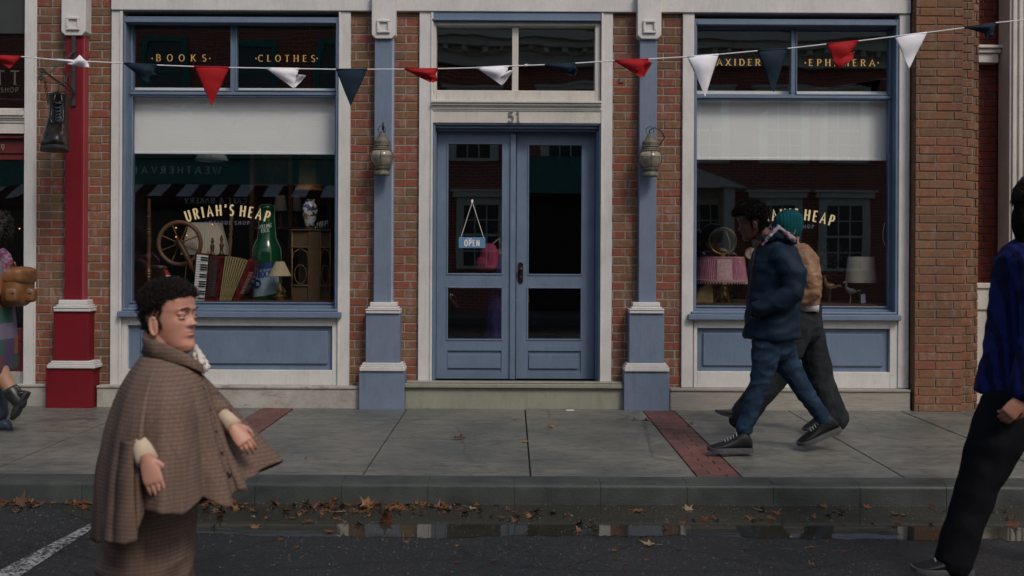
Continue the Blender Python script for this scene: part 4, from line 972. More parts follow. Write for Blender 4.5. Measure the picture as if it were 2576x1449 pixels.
m = MB(); fb = onbottle(19.5, 574); text(m, "ROLLING", 9*s, lambda u, v, l: fb(u, v, l+.004), .2, .14, 0, .62, .1); fb = onbottle(19.5, 585); text(m, "ROCK", 9*s, lambda u, v, l: fb(u, v, l+.004), .2, .14, 0, .62, .1); m.build('lettering', mk('pale_lettering', (.5, .6, .55), .5), o)
m = MB(); ol = []
for sgn in (-1, 1):
    q = [P(671+sgn*(r+1.5), y, Y-.004) for y, r in [(752, 35), (640, 35), (625, 33), (610, 27), (600, 22), (580, 20), (545, 17.5), (530, 18), (519, 17)]]; ol.append(q)
m.tube(ol[0]+[P(662, 514, Y), P(680, 514, Y)]+ol[1][::-1], .0028, 6); m.build('outline_tube', mk('pale_tube', (.30, .36, .30), .3), o, smooth=True)
# small lamp
Y = .36; s = sc_(Y); o = empty('table_lamp', P(704, 765, Y), 'small table lamp with tan cone shade in front of the green bottle', 'lamp')
LIN = cloth_('tan_linen_shade', (.44, .34, .22)); c, pf = zprof(704, Y, [(694.5, 28), (694, 28.5), (659, 11.5), (658, 11)]); m = MB(); m.lathe(pf, c, 32); m.build('lamp_shade', LIN, o, smooth=2)
m = MB(); c, pf = zprof(704, Y, [(768, 16), (762, 16), (757, 9), (745, 12), (738, 6), (728, 8), (715, 4), (700, 2.5), (680, 2)]); m.lathe(pf, c, 16); m.build('lamp_base', BRASS, o, smooth=2)
m = MB(); random.seed(5)
for i in range(26):
    a = random.uniform(0, 2*PI); y = random.uniform(722, 757); r = random.uniform(6, 16)*s; p = P(704, y, Y); p += Vector((r*math.cos(a), r*math.sin(a), 0)); d = Vector((math.cos(a), math.sin(a), random.uniform(-.3, 1))).normalized()
    q = d.to_track_quat('Z', 'Y').to_matrix(); m.ell(p, (.008, .003, .02), q, 6, 5)
m.build('leaf_ornament', BRASS, o, smooth=True)
# wicker cabinet
def wicker():
    g = NG('wicker_weave'); b = g.n('TexBrick'); b.inputs['Scale'].default_value = 1; b.inputs['Brick Width'].default_value = .014; b.inputs['Row Height'].default_value = .007; b.inputs['Mortar Size'].default_value = .0016; b.inputs['Color1'].default_value = (.20, .10, .035, 1); b.inputs['Color2'].default_value = (.13, .065, .025, 1); b.inputs['Mortar'].default_value = (.02, .01, .005, 1)
    v = g.obj((1, 1, 1), (PI/2, 0, 0)); g.l(v, b.inputs['Vector']); n = g.noise(g.obj(), 12, 4); g.fin(g.mix(n, b.outputs['Color'], (.12, .07, .03)), .6, g.bump(g.math('SUBTRACT', 1, b.outputs['Fac']), .8, .004)); return g.m
WK = wicker(); Y = .40; o = empty('wicker_cabinet', P(782, 765, Y), 'tall wicker cabinet with open arched niches at the right of the left display window', 'cabinet')
X = lambda px: P(px, 670, Y).x; Z = lambda py: P(782, py, Y).z
CANE = mk('cane', (.22, .12, .045), .5, .3, 20)
m = MB(); m.box(X(735), X(776), Y, Y+.3, Z(622), Z(583)); m.box(X(776), X(806), Y-.02, Y+.3, Z(772), Z(583)); m.box(X(806), X(831), Y+.02, Y+.3, Z(622), Z(584)); m.box(X(735), X(776), Y, Y+.3, Z(772), Z(719)); m.box(X(806), X(831), Y+.02, Y+.3, Z(772), Z(717)); m.build('woven_panel', WK, o, bevel=.004)
m = MB(); m.box(X(736), X(830), Y+.27, Y+.3, Z(719), Z(622)); m.build('back_panel', WK, o)
m = MB()
for px in (735, 776, 806, 831): m.tube([(X(px), Y-.005, Z(772)), (X(px), Y-.005, Z(579))], .006, 8)
for py in (580, 622, 718): m.tube([(X(733), Y-.012, Z(py)), (X(833), Y-.012, Z(py))], .006, 8)
m.build('cane_frame', CANE, o, smooth=True)
m = MB()
for xa_, xb_ in ((737, 775), (807, 830)):
    xm = (xa_+xb_)/2; m.tube([(X(xa_), Y-.004, Z(650)), (X(xa_+3), Y-.004, Z(634)), (X(xm), Y-.004, Z(625)), (X(xb_-3), Y-.004, Z(634)), (X(xb_), Y-.004, Z(650))], .004, 6)
    m.tube([(X(xm+(xb_-xm)*math.sin(t)*.8), Y+.0, Z(690+24*math.cos(t))) for t in [2*PI*i/14 for i in range(14)]], .003, 6, closed=True)
m.build('cane_arch', CANE, o, smooth=True)
m = MB(); m.box(X(732), X(834), Y-.03, Y+.31, Z(580), Z(577)); m.build('cabinet_top', WK, o, bevel=.004)
# vase
g = NG('painted_porcelain'); v = g.obj(); vo = g.n('TexVoronoi'); vo.inputs['Scale'].default_value = 26; nv = g.n('TexNoise'); nv.inputs['Scale'].default_value = 9; g.l(v, nv.inputs['Vector']); mxv = g.mix(.08, v, nv.outputs['Color'], 'ADD'); g.l(mxv, vo.inputs['Vector'])
hue = g.ramp(vo.outputs['Color'], [(0, (.03, .07, .03)), (.4, (.05, .09, .03)), (.42, (.35, .22, .03)), (.6, (.30, .05, .06)), (.62, (.10, .06, .20)), (1, (.03, .05, .03))], 'CONSTANT')
msk = g.ramp(g.noise(v, 17, 3, .6), [(.50, 0), (.53, 1)]); VASE = g.fin(g.mix(msk, (.62, .62, .62), hue), .15)
Y = .5; s = sc_(Y); o = empty('porcelain_vase', P(779, 577, Y), 'white porcelain vase painted with leaves and flowers, on top of the wicker cabinet', 'vase')
c, pf = zprof(779, Y, [(570, 10), (568, 11), (552, 16), (530, 20), (518, 19), (510, 12), (506, 11), (503, 13), (502, 13)]); m = MB(); m.lathe(pf, c, 32); m.build('vase_body', VASE, o, smooth=True)
c, pf = zprof(779, Y, [(577, 13), (573, 13), (570, 9)]); m = MB(); m.lathe(pf, c, 24); m.build('vase_stand', WOOD, o, smooth=2)
# speckled shell ornament on the cabinet
g = NG('black_white_barred'); wv = g.n('TexWave'); wv.inputs['Scale'].default_value = 14; wv.inputs['Distortion'].default_value = 6; g.l(g.obj(), wv.inputs['Vector']); BAR = g.fin(g.ramp(wv.outputs['Fac'], [(.55, (.02, .02, .02)), (.7, (.35, .35, .33))]), .4)
m = MB(); p = P(811, 567, .47); m.ell(p, (16*s, 14*s, 11*s), None, 20, 12); m.ell(P(822, 560, .45), (6*s, 6*s, 6*s), None, 12, 8); m.ell(P(797, 573, .47), (9*s, 5*s, 4*s), None, 10, 8); tag(m.build('shell_ornament', BAR, None, smooth=True), 'black and white barred shell ornament beside the porcelain vase', 'ornament')
# hanging orange shade, glass pendant, back shelf with two lamps
ORG = cloth_('orange_fringe_shade', (.36, .13, .03)); AMB = cloth_('amber_silk', (.20, .12, .055))
Y = .55; o = empty('pendant_lamp', P(777, 400, Y), 'hanging lamp with amber shade and orange fringe above the vase', 'lamp'); s = sc_(Y)
c, pf = zprof(777, Y, [(468, 30), (440, 28), (404, 24), (402, 23)]); m = MB(); m.lathe(pf, c, 8); m.build('lamp_shade', AMB, o)
c, pf = zprof(777, Y, [(479, 36), (477, 36), (466, 32), (465, 31)]); m = MB(); m.lathe(pf, c, 60, pleat=.002, pn=1); m.build('fringe', ORG, o)
m = MB(); m.tube([P(777, 404, Y), Vector((P(777, 404, Y).x, Y, 3.88))], .004, 6); m.build('cord', DARK, o)
Y = .8; o = empty('pendant_lamp', P(531, 400, Y), 'milky glass pendant lamp just under the roller blind of the left display window', 'lamp')
c, pf = zprof(531, Y, [(405, 40), (403, 41), (392, 36), (380, 20), (372, 8)]); m = MB(); m.lathe(pf, c, 40, pleat=.002, pn=1); m.build('glass_shade', mk('milk_glass', (.42, .48, .50), .2), o, smooth=True); m = MB(); m.tube([P(531, 374, Y), Vector((P(531, 374, Y).x, Y, 3.88))], .004, 6); m.build('cord', DARK, o)
Y = 1.25; sh = MB(); q0, q1 = P(640, 568, Y), P(838, 574, Y); sh.box(q0.x, q1.x, Y-.15, Y+.25, q1.z-.02, q1.z); sh.box(q0.x, q1.x, Y+.22, Y+.25, .1, 2.6)
for px in (642, 738, 836): xx = P(px, 500, Y).x; sh.box(xx-.02, xx+.02, Y-.15, Y+.22, .1, 2.5)
xx, zz = P(738, 466, Y).x, P(738, 466, Y).z; sh.box(q0.x, q1.x, Y-.15, Y+.22, zz-.02, zz)
tag(sh.build('wooden_shelf', WOOD, None, bevel=.003), 'dark wooden shelf unit behind the bottle and the wicker cabinet', 'shelf')
SHK = cloth_('grey_lamp_shade', (.22, .20, .17))
for i, (px, r) in enumerate(((705, 19), (743, 18))):
    Y = 1.2; o = empty('table_lamp', P(px, 574, Y), ('small shaded lamp on the back shelf just right of the bottle neck', 'small shaded lamp on the back shelf just left of the vase')[i], 'lamp', 'small lamps on the back shelf')
    c, pf = zprof(px, Y, [(531, r), (529, r), (493, r*.62), (492, r*.6)]); m = MB(); m.lathe(pf, c, 24); m.build('lamp_shade', SHK, o, smooth=2)
    c, pf = zprof(px, Y, [(573, 8), (570, 8), (565, 3), (555, 6), (545, 4), (535, 2), (525, 1.5)]); m = MB(); m.lathe(pf, c, 16); m.build('lamp_base', WOOD, o, smooth=2)
# santa figure, little box
Y = .34; s = sc_(Y); o = empty('santa_figure', P(425, 765, Y), 'small figure in a red and white cap at the foot of the spinning wheel', 'figurine')
m = MB(); m.ell(P(422, 694, Y), (7*s, 7*s, 5*s), None); m.build('cap_brim', CW, o, smooth=True); m = MB(); m.tube([P(422, 692, Y), P(418, 684, Y), P(415, 680, Y)], [6.5*s, 5*s, 2.5*s], 12, round_ends=True); m.build('red_cap', CR, o, smooth=True)
m = MB(); m.ell(P(424, 702, Y), (6*s, 6*s, 7*s)); m.tube([P(425, 706, Y), P(426, 740, Y), P(426, 764, Y)], [5*s, 10*s, 11*s], 14); m.build('figure_body', mk('old_red_felt', (.10, .05, .04), .9), o, smooth=True)
m = MB(); c = P(447, 700, Y); m.ell(c, (5*s, 4*s, 5*s)); m.tube([c, P(449, 730, Y), P(449, 765, Y)], [3*s, 6*s, 7*s], 12); tag(m.build('felt_ornament', CR, None, smooth=True), 'little red felt ornament right of the figure in the cap', 'ornament')
# string of tiny bulbs
EM = bpy.data.materials.new('warm_bulb'); EM.use_nodes = True; b_ = EM.node_tree.nodes['Principled BSDF']; b_.inputs['Emission Color'].default_value = (1, .42, .10, 1); b_.inputs['Emission Strength'].default_value = 2.2; b_.inputs['Base Color'].default_value = (.5, .2, .05, 1)
pts = [(398, 560), (443, 573), (441, 584), (443, 596), (470, 592), (480, 587), (482, 600), (484, 584), (486, 598), (498, 571), (509, 587), (523, 593), (534, 565), (560, 545)]
o = empty('fairy_lights', P(470, 585, .62), 'string of tiny warm lights hanging behind the spinning wheel', 'string lights')
m = MB(); m.tube([P(x, y, .62) for x, y in pts], .0015, 5); m.build('wire', BLACK, o)
for x, y in pts[1:-1]: m = MB(); m.ell(P(x, y, .615), .0058, n=8, m=6); m.build('bulb', EM, o, smooth=True)
o = empty('fairy_lights', P(22, 580, .6), 'short string of warm lights inside the left neighbouring shop', 'string lights')
m = MB(); lp = [(-40, 590), (10, 598), (49, 575), (80, 560)]; m.tube([P(x, y, .6) for x, y in lp], .0015, 5); m.build('wire', BLACK, o)
for x, y in lp[1:3]: m = MB(); m.ell(P(x, y, .6), .006, n=8, m=6); m.build('bulb', EM, o, smooth=True)

# ------------------------------------------------------------------ things in the right display window
g = NG('rose_silk'); n = g.noise(g.obj((14, 14, 1)), 5, 4, .6); PINK = g.fin(g.mix(g.ramp(n, [(.3, 0), (.7, 1)]), (.24, .055, .10), (.44, .18, .25)), .6)
LACE = mk('rose_damask', (.46, .27, .30), .7, .25, 45)
Y = .42; s = sc_(Y); o = empty('table_lamp', P(1813, 768, Y), 'ornate lamp with pink pleated shade and tassel fringe', 'lamp')
for a0, a1, pl in ((0, 1, True),):
    c, pf = zprof(1813, Y, [(706, 66), (690, 63), (652, 58), (647, 57)]); m = MB(); m.lathe(pf, c, 150, pleat=.0035, pn=1); m.build('lamp_shade', PINK, o)
c, pf = zprof(1813, Y, [(703, 66.8), (652, 60)]); m = MB(); m.lathe(pf, c, 10, a0=-PI/2-.34, a1=-PI/2+.26); m.build('damask_panel', LACE, o, smooth=True)
TRIM = cloth_('dusty_pink_braid', (.40, .22, .22)); c, pf = zprof(1813, Y, [(709, 67.5), (704, 67.8), (703, 66)]); m = MB(); m.lathe(pf, c, 60); c, pf = zprof(1813, Y, [(649, 58.5), (646, 58.5)]); m.lathe(pf, c, 60); m.build('braid', TRIM, o)
m = MB(); TS = mk('pale_tassel', (.62, .50, .42), .8)
for i in range(56):
    a = 2*PI*i/56; p = P(1813, 708, Y)+Vector((67*s*math.cos(a), 67*s*math.sin(a), 0)); m.tube([p, p+Vector((0, 0, -.008)), p+Vector((0, 0, -.012)), p+Vector((0, 0, -.020))], [.001, .0035, .002, .0048], 6)
m.build('tassel', TS, o)
IRON = mk('gilt_iron', (.10, .075, .035), .45, .4, 20, metal=.6)
c, pf = zprof(1813, Y, [(772, 22), (765, 22), (760, 8), (745, 10), (735, 7), (720, 10), (712, 5), (690, 3)]); m = MB(); m.lathe(pf, c, 18)
for k in range(4):
    a = PI/4+k*PI/2; d = Vector((math.cos(a), math.sin(a), 0)); b0 = P(1813, 728, Y)
    m.tube([b0+d*.03+Vector((0, 0, .03)), b0+d*.09+Vector((0, 0, .04)), b0+d*.12+Vector((0, 0, 0)), b0+d*.08+Vector((0, 0, -.02)), b0+d*.06+Vector((0, 0, .005))], .006, 6)
    m.tube([b0+Vector((0, 0, -.03)), b0+d*.07+Vector((0, 0, -.09)), b0+d*.11+Vector((0, 0, -.14))], .008, 6)
m.build('lamp_base', IRON, o, smooth=2)
# gilded oval mirror with dark figure
Y = .75; s = sc_(Y); o = empty('vanity_mirror', P(1825, 700, Y), 'dark round mirror in a thin gilt frame above the pink lamp', 'mirror')
m = MB(); m.torus(P(1818, 606, Y), 33*s, 2.2*s, (.2, 1, 0), 36, 8); m.tube([P(1826, 580, Y), P(1836, 612, Y), P(1834, 646, Y), P(1825, 650, Y)], 1.8*s, 8); c, pf = zprof(1818, Y, [(775, 40), (770, 40), (764, 20), (700, 9), (640, 6)]); m.lathe(pf, c, 16); m.build('gilt_frame', BRASS, o, smooth=True)
m = MB(); m.ell(P(1818, 606, Y+.012), (32*s, .01, 32*s), None, 28, 12); m.build('mirror_plate', mk('dark_mirror', (.006, .006, .006), .25), o, smooth=True)
# crochet doily in a fan on a low box
g = NG('gold_crochet'); vo = g.n('TexVoronoi'); vo.inputs['Scale'].default_value = 170; g.l(g.obj(), vo.inputs['Vector']); tr = g.n('BsdfTransparent'); mx = g.n('MixShader'); g.fin((.22, .15, .06), .8); g.l(g.ramp(vo.outputs['Distance'], [(.28, 1), (.34, 0)]), mx.inputs[0]); g.l(g.b.outputs[0], mx.inputs[1]); g.l(tr.outputs[0], mx.inputs[2]); g.l(mx.outputs[0], g.out.inputs[0])
m = MB(); vs = [P(1752, 757, .30)]; 
for i in range(13): t = i/12; vs.append(P(1752+ (1790-1752)*t, 742-(742-705)*math.sin(t*PI/2.1), .33-.05*t))
vs.append(P(1795, 757, .28)); m.add(vs, [(0, i, i+1) for i in range(1, len(vs)-1)])
d_ = m.build('crochet_doily', g.m, None); ss = d_.modifiers.new('t', 'SOLIDIFY'); ss.thickness = .003; tag(d_, 'fan of gold crochet lace left of the pink lamp base', 'doily')
m = MB(); q = R(1740, 757, 1792, 768, .30); m.box(q[0], q[1], .26, .5, SZ-.001, q[3]); tag(m.build('jewel_box', OAK, None, bevel=.003), 'low honey wood box at the left end of the right display window', 'box')
m = MB(); q = R(1880, 700, 1900, 740, .40); c = P(1888, 638, .45); 
m.tube([P(1888, 770, .45), P(1888, 655, .45)], [.02, .012], 10); m.build; o = empty('desk_clock', c, 'round cream dial clock on a thin stand behind the man in the navy jacket', 'clock'); m2 = MB(); m2.tube([P(1888, 638, .43), P(1888, 638, .47)], [.05, .05], 24); m2.build('dial', mk('clock_dial', (.45, .40, .32), .5), o, smooth=2); m3 = MB(); m3.torus(P(1888, 638, .43), .05, .006); m3.build('bezel', BRASS, o, smooth=True)
m3 = MB(); m3.tube([P(1888, 638, .424), P(1888, 629, .424)], .0018, 5); m3.tube([P(1888, 638, .424), P(1893, 641, .424)], .0018, 5); m3.build('clock_hand', BLACK, o); m.build('stand', IRON, o)
# cream drum lamp
Y = .45; s = sc_(Y); o = empty('table_lamp', P(2150, 770, Y), 'table lamp with plain cream drum shade at the right of the right display window', 'lamp')
DRM = cloth_('cream_drum_linen', (.46, .42, .33)); c, pf = zprof(2166, Y, [(711, 38), (710, 38), (647, 32.5), (646, 32)]); m = MB(); m.lathe(pf, c, 40); m.build('lamp_shade', DRM, o, smooth=2)
c, pf = zprof(2166, Y, [(772, 18), (768, 18), (764, 5), (740, 7), (715, 3), (690, 2)]); m = MB(); m.lathe(pf, c, 18); m.build('lamp_base', IRON, o, smooth=2)
def bird(lab, px, py, h, Y, col, colh, face=1, tail=.5):
    """standing bird ornament: body, neck, head, tail, legs"""
    s = sc_(Y)*h/60; c = P(px, py, Y); o = empty('bird_figure', P(px, 768, Y), lab, 'bird ornament')
    F = lambda x, z, y=0: c+Vector((x*face*s, y*s, z*s))
    m = MB(); m.tube([F(-16, -2), F(-10, 2), F(0, 0), F(10, 6), F(14, 14), F(15, 24), F(17, 29)], [3*s, 8*s, 11*s, 8*s, 5*s, 3.6*s, 4.4*s], 14, round_ends=True, flat=.8); m.build('bird_body', col, o, smooth=True)
    m = MB(); m.ell(F(17, 29), (5*s, 4*s, 4.6*s)); m.tube([F(21, 29), F(27, 27)], [2*s, .4*s], 8); m.build('head', colh, o, smooth=True)
    m = MB(); 
    for i in range(4): m.tube([F(-14, 0, i-1.5), F(-24, 3+i*2*tail, i-1.5), F(-34, 2+i*5*tail, i-1.5)], [2.4*s, 2.6*s, .8*s], 6, flat=.4)
    m.build('tail', col, o, smooth=True)
    for y in (-3, 3):
        m = MB(); zf = (SZ-c.z)/s; m.tube([F(2, -8, y), F(0, zf*.6, y), F(2, zf+1, y), F(7, zf+.6, y)], [2*s, 1*s, 1*s, .8*s], 6); m.build('leg', colh, o)
bird('brown and gold stuffed pheasant between the walkers and the drum lamp', 2088, 722, 52, .40, mk('pheasant_feathers', (.14, .06, .02), .7, .6, 25, col2=(.22, .13, .03)), mk('pheasant_head', (.02, .04, .035), .5), -1, .2)
bird('grey stuffed duck under the cream drum lamp', 2140, 734, 48, .33, mk('duck_feathers', (.06, .075, .075), .7, .5, 20), mk('duck_head', (.16, .12, .09), .6), -1, .1)
m = MB(); c = P(2172, 752, .26); m.prism([c+Vector(v) for v in ((-.02, 0, -.04), (.022, 0, -.035), (.016, 0, .045), (-.024, 0, .04))], (0, .003, 0)); tag(m.build('price_tag', mk('lilac_card', (.24, .26, .36), .7), None), 'small lilac price tag under the drum lamp', 'tag')
# dried bouquet behind
o = empty('dried_bouquet', P(2090, 768, .9), 'dark dried flower bouquet behind the pheasant', 'dried flowers'); random.seed(9); m = MB(); c0 = P(2080, 660, .9)
for i in range(170):
    d = Vector((random.gauss(0, 1), random.gauss(0, .7), random.gauss(0, .8))); p = c0+d*.085; q = Euler((random.random()*6, random.random()*6, 0)).to_matrix(); m.rv = random.random(); m.ell(p, (.015, .004, .03), q, 5, 4)
m.build('flower_head', mk('dried_flowers', (.05, .035, .022), .9, .5, 12), o); m = MB(); m.tube([c0, P(2085, 768, .9)], [.05, .02], 8); m.build('stem', WOOD, o)
# wires at window edges: thin white cord in the right window
m = MB(); m.tube([P(2226, 560, .13), P(2221, 585, .13), P(2221, 600, .13), P(2227, 618, .13)], .002, 5); tag(m.build('hanging_cord', WHITET, None, smooth=True), 'thin white cord hanging at the right edge of the right display window', 'cord')

# ------------------------------------------------------------------ fallen leaves
LCOL = [mk('leaf_rust', (.11, .034, .014), .5, .4, 25, col2=(.20, .07, .02)), mk('leaf_ochre', (.17, .07, .02), .5, .35, 25, col2=(.25, .12, .035)), mk('leaf_brown', (.10, .045, .02), .45, .4, 25), mk('leaf_tan', (.24, .18, .10), .6, .3, 25), mk('leaf_amber', (.40, .17, .035), .55, .3, 25, col2=(.55, .28, .06))]
def leafmesh(seed, curl):
    random.seed(seed); m = MB(); out = []
    lobes = [(-100, .62), (-75, .34), (-50, .8), (-28, .42), (0, 1.0), (28, .42), (50, .8), (75, .34), (100, .62), (140, .26), (180, .16), (220, .26)]
    pts = []
    for k, (a, r) in enumerate(lobes):
        a += random.uniform(-5, 5); r *= random.uniform(.85, 1.1); pts.append((a, r))
        b, r2 = lobes[(k+1) % len(lobes)]
        pts.append(((a+(b if k < len(lobes)-1 else b+360))/2+random.uniform(-3, 3), (r+r2)/2*random.uniform(.72, .92)))
    rings = []
    cu = random.uniform(.5, 1)*curl; ax = random.uniform(0, PI)
    def bend(x, y):
        u = x*math.cos(ax)+y*math.sin(ax); r = math.hypot(x, y); return Vector((x*(1-.25*cu*r), y*(1-.25*cu*r), cu*(u*u*.9+.25*r*r*math.sin(3*math.atan2(y, x)+seed))+.05*r*random.uniform(-1, 1)))
    vs = [bend(0, 0)]
    for f in (.5, 1):
        for a, r in pts: t = rad(a+90); vs.append(bend(r*f*math.cos(t), r*f*math.sin(t)))
    n = len(pts); fs = [(0, 1+i, 1+(i+1) % n) for i in range(n)]+[(1+i, 1+n+i, 1+n+(i+1) % n, 1+(i+1) % n) for i in range(n)]
    zmin = min(v.z for v in vs); vs = [v-Vector((0, 0, zmin)) for v in vs]
    m.add(vs, fs); m.tube([vs[0], vs[0]+Vector((.05, -.5, .02)), vs[0]+Vector((.15, -.95, .10))], .02, 4)
    me_o = m.build('fallen_leaf', LCOL[0], None, smooth=True); return me_o
LEAF = {}
for ci in range(5):
    for k in range(5):
        o = leafmesh(40+k+ci*7, (.08, .35, .6, .9, 1.2)[k]); me = o.data; bpy.data.objects.remove(o); me.materials.clear(); me.materials.append(LCOL[ci]); LEAF[(ci, k)] = me
def leaf(x, y, z, size, ci, k, rz, tilt=(0, 0), lab=None, grp=None):
    o = bpy.data.objects.new('fallen_leaf', LEAF[(ci, k)]); COL.objects.link(o); o.location = (x, y, z); o.scale = (size,)*3; o.rotation_euler = (tilt[0], tilt[1], rz)
    tag(o, lab, 'leaf', grp); return o
def gp(px, py, z): dx, dy = der(px, py); s = dy/(CAMH-z); return dx/s, FPX/s-CAMD
random.seed(21)
dense = []
GL1, GL2 = 'small rust brown leaf lying in the wet gutter against the kerb', 'small brown leaf lying on the wet road a little out from the kerb'
for i in range(285):
    u = random.random()
    if u < .12: px = random.uniform(-10, 230); py = random.gauss(1266, 9)
    elif u < .62: px = random.choice([random.gauss(545, 45), random.gauss(860, 50), random.gauss(960, 45), random.gauss(700, 90), random.gauss(1090, 60)]); py = 1262+abs(random.gauss(0, 16))
    elif u < .80: px = random.uniform(480, 1500); py = 1268+abs(random.gauss(0, 32))
    else: px = random.uniform(1250, 2576); py = 1272+abs(random.gauss(0, 30))
    py = max(py, 1259)
    if py > 1350: py = 1350-random.random()*70
    x, y = gp(px, py, ROADZ+.008)
    y = min(y, KY-.02)
    ci = random.choices([0, 1, 2, 3], [5, 1.6, 5, .4])[0]; k = random.choices(range(5), [2, 3, 3, 3, 2])[0]
    if px > 1500: k = min(k, 2)
    leaf(x, y, ROADZ+.006, random.choice([random.uniform(.016, .04), random.uniform(.03, .062)]), ci, k, random.uniform(0, 6.28), (random.gauss(0, .25), random.gauss(0, .25)), GL1, 'leaves drifted along the gutter')
for i in range(26):
    px = random.uniform(470, 2330); py = random.uniform(1355, 1430); x, y = gp(px, py, ROADZ+.004)
    leaf(x, y, ROADZ+.003, random.uniform(.015, .035), random.choice([0, 2, 2, 0, 1]), random.choice([0, 1]), random.uniform(0, 6.28), (random.gauss(0, .1), random.gauss(0, .1)), GL2, 'leaves scattered on the road')
for px, py, sz, ci, k, z, tl, lab in (
    (1152, 1099, .085, 1, 2, 0, .1, 'large ochre leaf on the pavement in front of the left door leaf'), (1296, 1051, .045, 1, 1, 0, .1, 'ochre leaf near the foot of the door step'),
    (1388, 1071, .06, 1, 1, 0, 0, 'flat ochre leaf on the slab in front of the right door leaf'), (1319, 1107, .045, 1, 1, 0, 0, 'small ochre leaf lying on the pavement joint below the door'),
    (1622, 1061, .07, 0, 2, 0, 0, 'rust leaf at the left edge of the right brick paving strip'), (1736, 1068, .06, 0, 2, 0, 0, 'rust leaf just right of the brick paving strip'), (1596, 1055, .04, 0, 1, 0, 0, 'small rust leaf by the plinth of the right column'),
    (771, 1146, .025, 0, 1, 0, 0, 'tiny rust leaf on the pavement left of the long joint'), (1092, 1165, .02, 2, 1, 0, 0, 'tiny brown leaf on the slab below the large ochre leaf'),
    (1636, 1369, .07, 3, 1, ROADZ, 0, 'pale tan leaf lying alone on the road'), (481, 1349, .06, 1, 2, ROADZ, 0, 'yellow leaf on the road just behind the walking man in the cape'), (2548, 1322, .07, 0, 2, ROADZ, .4, 'rust leaf in the puddle at the right edge'),
    (969, 1310, .085, 0, 3, ROADZ, 1.2, 'upright rust leaf standing in the gutter water'), (846, 1262, .09, 0, 3, ROADZ, .7, 'large rust leaf leaning on the kerb left of the middle'), (930, 1262, .09, 1, 3, ROADZ, .6, 'large ochre leaf leaning on the kerb below the left column'), (780, 1264, .08, 1, 3, ROADZ, .5, 'ochre leaf leaning on the kerb below the left display window'),
    (62, 1262, .10, 2, 3, ROADZ, .6, 'large brown leaf against the kerb at the far left'), (1732, 1282, .06, 3, 2, ROADZ, .3, 'pale leaf with upright stalk in the gutter below the brick strip'), (1600, 1284, .07, 1, 0, ROADZ, 0, 'flat yellow leaf floating in the puddle')):
    x, y = gp(px, py, z+.006); road_ = z < 0; z = z if road_ else .022*y/2.9+.003
    if road_: y = min(y, KY-.06)
    else: ci = 4 if ci == 1 else 0; k = max(k, 3 if sz > .05 else 2); sz *= 1.15
    leaf(x, y, z+.006, sz, ci, k, random.uniform(0, 6.28), (tl, 0), lab, None)
x, y = gp(1434, 1034, .0); m = MB(); m.box(x-.035, x+.035, y-.02, y+.02, .003, .010); tag(m.build('paper_scrap', WHITET, None, bevel=.003), 'scrap of white paper at the foot of the door step', 'litter')
# grit and fine litter on road and pavement: uncountable
m = MB(); random.seed(4)
for i in range(1500):
    px = random.uniform(0, 2576); py = 1262+abs(random.gauss(0, 70)); 
    if py > 1445: continue
    x, y = gp(px, py, ROADZ); r = random.uniform(.001, .0026); m.rv = random.random(); zc = ROADZ+.002 if py > 1345 else ROADZ+.006
    y = min(y, KY-.005); m.add([(x-r, y, zc), (x, y-r, zc), (x+r, y, zc), (x, y+r, zc), (x, y, zc+r)], [(0, 1, 4), (1, 2, 4), (2, 3, 4), (3, 0, 4)])
for i in range(900):
    px = random.uniform(0, 2576); py = random.choice([1036+abs(random.gauss(0, 5)), random.uniform(1040, 1205)]); x, y = gp(px, py, 0); r = random.uniform(.0012, .003); m.rv = random.random()
    zc = .022*min(0, y)/2.9+.001
    m.add([(x-r, y, zc), (x, y-r, zc), (x+r, y, zc), (x, y+r, zc), (x, y, zc+r)], [(0, 1, 4), (1, 2, 4), (2, 3, 4), (3, 0, 4)])
g = NG('pale_grit'); at = g.n('Attribute', attribute_name='rnd', attribute_type='GEOMETRY'); g.fin(g.ramp(at.outputs['Fac'], [(0, (.16, .14, .11)), (.75, (.28, .26, .22)), (.95, (.55, .55, .52))]), .6)
tag(m.build('grit', g.m), 'fine pale grit and leaf crumbs strewn over road and pavement', 'grit', kind='stuff')

